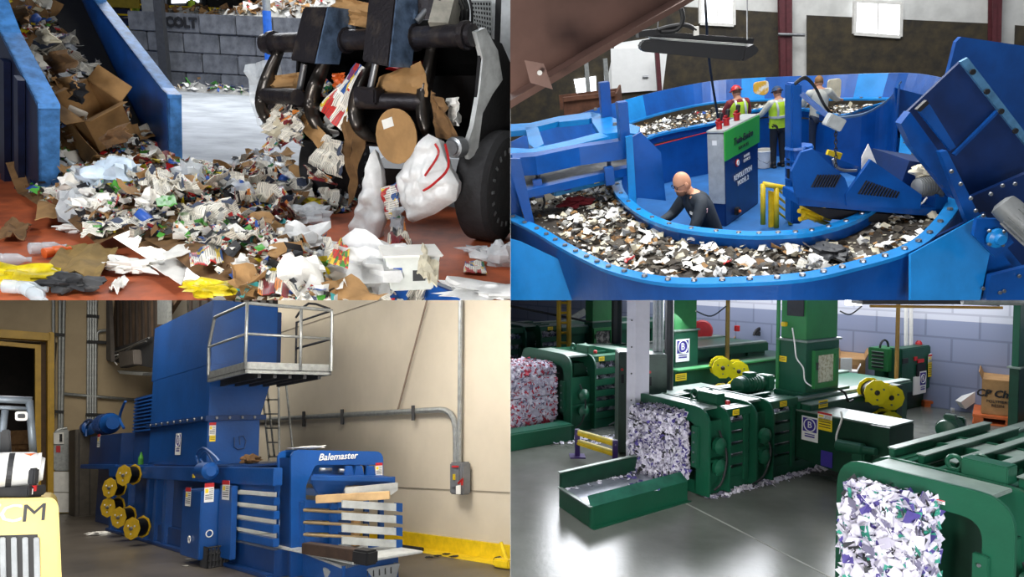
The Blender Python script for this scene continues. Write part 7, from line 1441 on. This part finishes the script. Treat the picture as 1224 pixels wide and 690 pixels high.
cooler('green louvred oil cooler standing behind the two right hand yellow spools', 1038, 415, 1061, 445, 12.9, .5, 0); cooler('green louvred oil cooler at the back between column and large tower', 880, 402, 899, 420, 13.5, .5, 0)
t = thing('hydraulic_tank', 'green hydraulic tank with blue labels in the back row', 'tank', PB(905, 455, 10.2)); a, c = PB(868, 428, 10.2), PB(926, 455, 10.2); boxst('tank_body', M_g, t, (a.dot(A1), c.dot(A1), 10.2, 11, 0, a.z)); boxst('tall_box', M_g, t, (a.dot(A1)-.3, a.dot(A1)+.25, 10.4, 11, 0, PB(866, 402, 10.4).z)); MB().obox(PB(911, 430, 10.18), .3, .006, .3, A1, A2).build('blue_label', STP, t); MB().obox(PB(922, 427, 10.18), .22, .006, .22, A1, A2).build('violet_label', STP, t); MB().lathe(PB(881, 396, 10.4), up, [(0, .06), (.12, .06)], 10).build('red_lamp', M_red, t)
for k in range(3): MB().tube(arc(PB(908+k*3, 404, 10.5), .22, -.5, PI*.9, 10, A1, up), .03, 6).build('hose', M_black, t)
t = thing('control_cabinet', 'green control cabinet with screen, red lamp and labels near the back wall at right', 'cabinet', PB(1100, 480, 7.3)); a, c = PB(1078, 424, 7.0), PB(1119, 478, 7.0); s_a, s_b = a.dot(A1), c.dot(A1)
boxst('cabinet_body', M_g, t, (s_a, s_b, 7.0, 7.25, c.z+.25, a.z+.1), .02); boxst('cabinet_leg', M_gd2, t, (s_a+.2, s_b-.1, 7.1, 7.4, 0, c.z+.25)); zz = lambda v: PB(1100, v, 6.98).z
def cl(u0, v0, u1, v1, m, nm): a, c = PB(u0, v0, 6.98), PB(u1, v1, 6.98); stb = MB(); stz(stb, a.dot(A1), c.dot(A1), 6.97, 6.99, c.z, a.z); stb.build(nm, m, t)
cl(1096, 436, 1106, 449, M_black, 'screen'); cl(1079, 429, 1085, 434, M_dark, 'vent'); cl(1092, 451, 1099, 471, STW, 'notice_sheet'); cl(1093, 427, 1096, 431, STR, 'button'); cl(1097, 430, 1104, 433, STR, 'button_row'); cl(1111, 423, 1117, 428, STW, 'label')
sticker(t, PB(1103, 457, 6.97), A1, up, .24, .42, 'logo', 'emblem_label'); 
for v, k in ((429, 'warn'), (438, 'yellow'), (445, 'yellow')): sticker(t, PB(1113, v, 6.97), A1, up, .22, .17, k)
MB().lathe(PB(1098, 422, 7.2), up, [(0, .07), (.08, .07), (.2, .06), (.24, .03)], 12).build('beacon', M_red, t, smooth=True); MB().lathe(PB(1119, 429, 6.98), -A2, [(0, .05), (.05, .06)], 10).build('stop_button', M_red, t)
for u in (1083, 1089): tag(MB().tube([PB(u, 340, 7.3), PB(u, 424, 7.3)], .035, 8).build('power_conduit', M_white, loc=PB(u, 424, 7.3)), 'white conduit coming down to the green control cabinet, %s one' % ('left' if u == 1083 else 'right'), 'conduit')
# ---- building parts
t = thing('steel_column', 'white steel column in the foreground between left and middle balers', 'column', Q3(6.4, 7.0, 0)); c_ = BR.z(752, 566); x0, x1 = BR.y(748, 560, c_.y).x, BR.y(775, 560, c_.y).x; xm = BR.y(757, 560, c_.y).x
b = MB(); b.hexa([(x0, c_.y, 0), (xm, c_.y-.1, 0), (x1, c_.y, 0), (xm, c_.y+.3, 0), (x0, c_.y, 6), (xm, c_.y-.1, 6), (x1, c_.y, 6), (xm, c_.y+.3, 6)]); b.build('shaft', mat('white column paint', 'cfced8', .5, 0, .06, 3), t); MB().box(x0-.06, c_.y-.14, 0, x1+.02, c_.y+.3, .02).build('base_plate', M_galv, t)
for k in range(9): MB().lathe((xm-.05, c_.y-.09, .3+k*.35), (0, -1, 0), [(0, .012), (.008, .01)], 8).build('bolt', M_dark, t)
for u0, u1, v0, v1, lab in ((740, 752, 421, 545, 'narrow grey green electric cabinet edge left of the white column'), (773, 797, 424, 483, 'grey green electric cabinet with red button right of the white column')):
    y_ = c_.y+.9; a, c = BR.y(u0, v0, y_), BR.y(u1, v1, y_); t = thing('electric_cabinet', lab, 'cabinet', V((a.x, y_, 0))); MB().box(a.x, y_, 0.02, c.x, y_+.4, a.z).build('cabinet_body', mat('grey green cabinet', '3d4f45', .5, .1, .1), t, bevel=.012); MB().box(a.x+.02, y_-.015, .08, c.x-.02, y_, a.z-.05).build('door', mat('grey green cabinet', '3d4f45', .5, .1, .1), t, bevel=.006); MB().lathe((a.x+.04, y_-.02, a.z-.25), (0, -1, 0), [(0, .02), (.02, .02)], 10).build('red_button', M_red, t)
    MB().box(a.x+.03, y_-.02, a.z-.45, a.x+.07, y_, a.z-.32).build('handle', M_black, t)
for u, y_, m, r, lab in ((784, 10.6, M_galv, .05, 'pair of grey conduits above the electric cabinet, left pipe'), (789, 10.6, M_galv, .05, 'pair of grey conduits above the electric cabinet, right pipe'), (799, 11, M_dark, .07, 'dark green post right of the electric cabinet'), (737, 13.5, M_black, .1, 'black steel post left of the white column'), (1071, 12.5, mat('ochre pipe', 'a07a35', .6), .035, 'ochre vertical pipe left of the green control cabinet'), (869, 13, MATS['ochre pipe'], .04, 'ochre vertical pipe behind the two rear spools'), (1134, 15, M_dark, .03, 'thin dark rod left of the white wall column')):
    vb = {784: 424, 789: 424, 799: 486, 737: 412, 1071: 470, 869: 440, 1134: 420}[u]; a, c = BR.y(u, 330, y_), BR.y(u, vb, y_); tag(MB().tube([V((c.x, y_, a.z+1)), c], r, 8).build('vertical_pipe', m, loc=c), lab, 'pipe')
a, c = wp+V((0, 0, 0)), None; y_ = 13.2; p0, p1 = BR.z(1143, 488), None; t = thing('steel_column', 'white wall column near the cardboard box on the orange pallet', 'column', p0); MB().obox(p0+up*4, .24, .24, 8).build('shaft', M_white, t); MB().obox(p0+up*.02, .4, .4, .04).build('base_plate', M_white, t)
for px, y2, lab in (([(1148, 484), (1173, 466)], 13.0, 'white diagonal brace at the foot of the wall column'), ([(618, 418), (700, 372)], 18, 'grey diagonal brace on the far left wall'), ([(700, 372), (760, 410)], 18, 'second grey diagonal brace behind the far tower')):
    a, c = [BR.y(u, v, y2) for u, v in px]; tag(MB().bar(a, c, .16, .16).build('diagonal_brace', M_galv if y2 > 15 else M_white, loc=a), lab, 'brace')
tag(MB().tube([BR.y(610, 366, 16), BR.y(700, 384, 16)], .03, 6).build('wall_cable', M_dark, loc=BR.y(640, 372, 16)), 'thin dark cable sagging across the far left wall', 'cable')
t = thing('yellow_ladder', 'yellow caged ladder standing before the far left wall', 'ladder', BR.y(674, 418, 15)); 
for u in (668, 680): MB().tube([BR.y(u, 330, 15), BR.y(u, 416, 15)], .05, 8).build('stile', M_yfr, t)
for k in range(6): MB().tube([BR.y(668, 350+k*12, 15), BR.y(680, 350+k*12, 15)], .03, 6).build('rung', M_yfr, t)
t = thing('ceiling_lamp', 'dark suspended fluorescent lamp housing at the top right of the hall', 'lamp', BR.y(1100, 362, 9)); MB().prism([BR.y(u, v, 9) for u, v in ((1031, 352), (1195, 352), (1195, 366), (1144, 364), (1031, 364))], (0, .3, 0)).build('lamp_housing', M_dark, t); MB().tube([BR.y(1040, 366, 9), BR.y(1198, 368, 9)], .02, 6).build('lamp_tube', MATS['ochre pipe'], t)
tag(MB().tube([BR.y(1150, 361, 8.5), BR.y(1240, 362, 8.5)], .035, 8).build('ceiling_pipe', M_galv, loc=BR.y(1180, 361, 8.5)), 'grey pipe running along the top edge at the right', 'pipe')
tag(MB().obox(BR.y(1020, 362, 11), .22, .1, .07).build('lamp_fitting', mat('lit lamp', 'ffffff', .5, emit=3.), loc=BR.y(1020, 362, 11)), 'small lit white lamp at the top edge right of the large tower', 'lamp')
for px, lab in (([(832, 372), (850, 378), (868, 366)], 'sagging cable between the emblem tower and the ochre pipe'), ([(1004, 372), (1016, 376), (1030, 366)], 'sagging cable right of the large tower')):
    Q = catmull([BR.y(u, v, 11) for u, v in px], 5, False); tag(MB().tube(Q, .012, 5).build('hanging_cable', M_dark, loc=Q[0]), lab, 'cable')
# guard rail
t = thing('guard_rail', 'yellow double guard rail between violet posts on the floor beside the tray', 'guard rail', BR.z(712, 552)); gA, gB = BR.z(690, 546), BR.z(735, 561)
for p in (gA, gB): MB().obox(p+up*.2, .07, .07, .4).build('post', M_purp, t, bevel=.006); MB().obox(p+up*.008, .22, .22, .016).build('base_plate', M_purp, t); MB().lathe(p+up*.34-V((0, .04, 0)), (0, -1, 0), [(0, .012), (.01, .01)], 8).build('bolt', M_steel, t)
for z in (.34, .2): MB().bar(gA+up*z, gB+up*z, .06, .05).build('rail', M_yellow, t, bevel=.01); MB().bar(gA+up*(z+.04), gB+up*(z+.04), .05, .03).build('rail', mat('pale yellow rail', 'e0cf6a', .45), t, bevel=.008)
# cardboard
def cbox(label, px, y_, dpt, m=M_card):
    """carton standing square to its own aisle"""
    p0 = BR.y((px[0][0]+px[1][0])/2, px[1][1], y_); n = V((p0.x, p0.y, 0)).normalized(); x_ = V((n.y, -n.x, 0)); a, c = BR.pl(*px[0], p0, n), BR.pl(*px[1], p0, n); t = thing('cardboard_box', label, 'cardboard box', V((p0.x, p0.y, c.z)))
    w = (c-a).dot(x_); A_ = V((a.x, a.y, 0)); C_ = A_+x_*w; b = MB().hexa([A_+up*c.z, C_+up*c.z, C_+n*dpt+up*c.z, A_+n*dpt+up*c.z, A_+up*(a.z-.06), C_+up*(a.z-.06), C_+n*dpt+up*(a.z-.06), A_+n*dpt+up*(a.z-.06)]); b.build('carton_body', m, t, bevel=.01)
    z = up*(a.z-.06)
    MB().prism([A_+z, A_+z+n*dpt, A_+z+n*dpt-x_*.05+up*.12, A_+z-x_*.05+up*.12], x_*.012).build('flap', m, t); MB().prism([C_+z, C_+z+n*dpt, C_+z+n*dpt+x_*.05+up*.12, C_+z+x_*.05+up*.12], x_*-.012).build('flap', m, t)
    MB().prism([A_+z+n*dpt, C_+z+n*dpt, C_+z+n*(dpt+.06)+up*.18, A_+z+n*(dpt+.06)+up*.18], n*.012).build('flap', M_card2, t); return t, a, c, x_, n
t, a, c, x_, n_ = cbox('tall brown cardboard box with dark lettering on an orange pallet at the right', ((1174, 449), (1212, 499)), 12.0, 1.0)
mid = (V((a.x, a.y, 0))+V((c.x, c.y, 0)))/2-n_*.01; text('CP Chem', .17, mid+x_*.02+up*(a.z*.55+c.z*.45), x_, up, M_black, t, .003, bold=.006, shear=.2); text('POLYMERS\nRESIN', .07, mid+up*(a.z*.3+c.z*.7), x_, up, M_dark, t, .003)
t = thing('pallet', 'orange plastic pallet under the tall lettered cardboard box', 'pallet', BR.z(1185, 505)); M_op = mat('orange pallet', 'c2622e', .5); zc_ = c.z; A_ = V((a.x, a.y, 0))-x_*.12-n_*.1
def pb(x0, x1, z0, z1, nm, y0=0, y1=1.2): p = [A_+x_*x+n_*y for x, y in ((x0, y0), (x1, y0), (x1, y1), (x0, y1))]; MB().hexa([q_+up*z0 for q_ in p]+[q_+up*z1 for q_ in p]).build(nm, M_op, t, bevel=.006)
pb(0, 1.1, zc_-.05, zc_, 'top_deck'); pb(0, 1.1, 0, .03, 'bottom_deck'); [pb(.02+k*.45, .16+k*.45, .03, zc_-.05, 'pallet_foot') for k in range(3)]
cbox('brown cardboard box with white label sheets between the tower and the oil cooler', ((1003, 425), (1034, 458)), 13.6, 1.2); a = BR.y(1012, 441, 13.3); tag(MB().box(a.x-.1, 13.3, a.z-.2, a.x+.1, 13.34, a.z+.2).build('label_sheet', M_white, loc=a), 'white sheet stuck on the left front of the brown box behind the tower', 'paper sheet'); a = BR.y(1021, 446, 13.5); 
cbox('white carton lying in front of the brown box behind the tower', ((1014, 440), (1025, 456)), 13.3, .3, M_white)
cbox('brown cardboard box behind the green control cabinet', ((1117, 436), (1130, 482)), 14.2, 1.2); cbox('brown cardboard box with blurred print in the back row left of the large tower', ((888, 406), (915, 425)), 16.5, 1.5, M_card2); cbox('low brown carton in the back row behind the rear spools', ((830, 408), (852, 432)), 17, 1.5, M_card2); cbox('open brown carton in the back row left of the louvred cooler', ((852, 405), (876, 428)), 16.5, 1.2)
t = thing('pallet', 'orange pallet edge on the floor behind the green control cabinet', 'pallet', BR.z(1122, 486)); p = BR.z(1105, 487); MB().box(p.x, p.y, .06, p.x+1.0, p.y+.8, .12).build('top_deck', M_op, t, bevel=.01); MB().box(p.x, p.y, 0, p.x+.12, p.y+.8, .06).build('pallet_foot', M_op, t); MB().box(p.x+.88, p.y, 0, p.x+1, p.y+.8, .06).build('pallet_foot', M_op, t)
p = BR.y(838, 396, 15); tag(MB().lathe(p, (.1, -1, .1), [(0, .02), (.02, .2), (.06, .24), (.1, .2), (.12, .02)], 18).build('cable_reel', M_red, loc=p, smooth=True), 'red round reel hanging on the back wall right of the emblem tower', 'reel')
# ---- near baler at the lower right
nb_ = green_baler('large green baler in the near right corner holding the biggest bale', 5.32, 2.22, W_=1.0, H=1.2, L_=5, n_port=(0, .42, 1.25, 1.6))
bale('paper_bale', 'largest white and violet paper bale in the near right corner', 5.1, 5.36, 2.6, 3.14, .1, 1.13, [0, 0, 0, 3, 3, 1, 7, 2, 4, 5, 0, 3], 3600, 21, (.03, .24), .3, 1.3)
for k in range(5): boxst('roof_beam', M_g, nb_, (5.9, 7.6, 2.25+k*.24, 2.3+k*.24, 1.2, 1.27)); boxst('roof_beam_top', M_gw, nb_, (5.9, 7.6, 2.24+k*.24, 2.31+k*.24, 1.27, 1.28), 0)
sticker(nb_, Q3(5.31, 2.6, 1.13), -A2, up, .16, .03)
# ---------------------------------------------------------------- trim every hall to its own bay of the building
bpy.context.view_layer.update()
def trim():
    EU, EV = (610-612)/F, (345-359)/F
    for o, r in list(ROOMOF.items()):
        if r is None or o.type != 'MESH': continue
        W = o.matrix_world; planes = []
        c = [W @ V(q_) for q_ in o.bound_box]
        for n in (V((r.sx, -EU*r.sx, 0)), V((0, -EV*r.sz, r.sz))):
            d = [n.dot(p) for p in c]
            if max(d) <= 0: planes = None; break
            if min(d) < 0: planes.append(n)
        if planes is None:
            bpy.data.objects.remove(o) if not o.children else None; continue
        if not planes: continue
        me = o.data.copy(); bm = bmesh.new(); bm.from_mesh(me); Wi = W.inverted()
        for n in planes:
            nl = (W.to_3x3().transposed() @ n).normalized()
            bmesh.ops.bisect_plane(bm, geom=bm.verts[:]+bm.edges[:]+bm.faces[:], dist=1e-5, plane_co=Wi @ V((0, 0, 0)), plane_no=nl, clear_inner=True)
        if not bm.verts: bm.free(); bpy.data.objects.remove(o) if not o.children else None; continue
        bm.to_mesh(me); bm.free(); o.data = me
trim()
for o in list(bpy.data.objects):   # drop empties left without any part
    if o.type == 'EMPTY' and not o.children and 'label' in o.keys(): bpy.data.objects.remove(o)
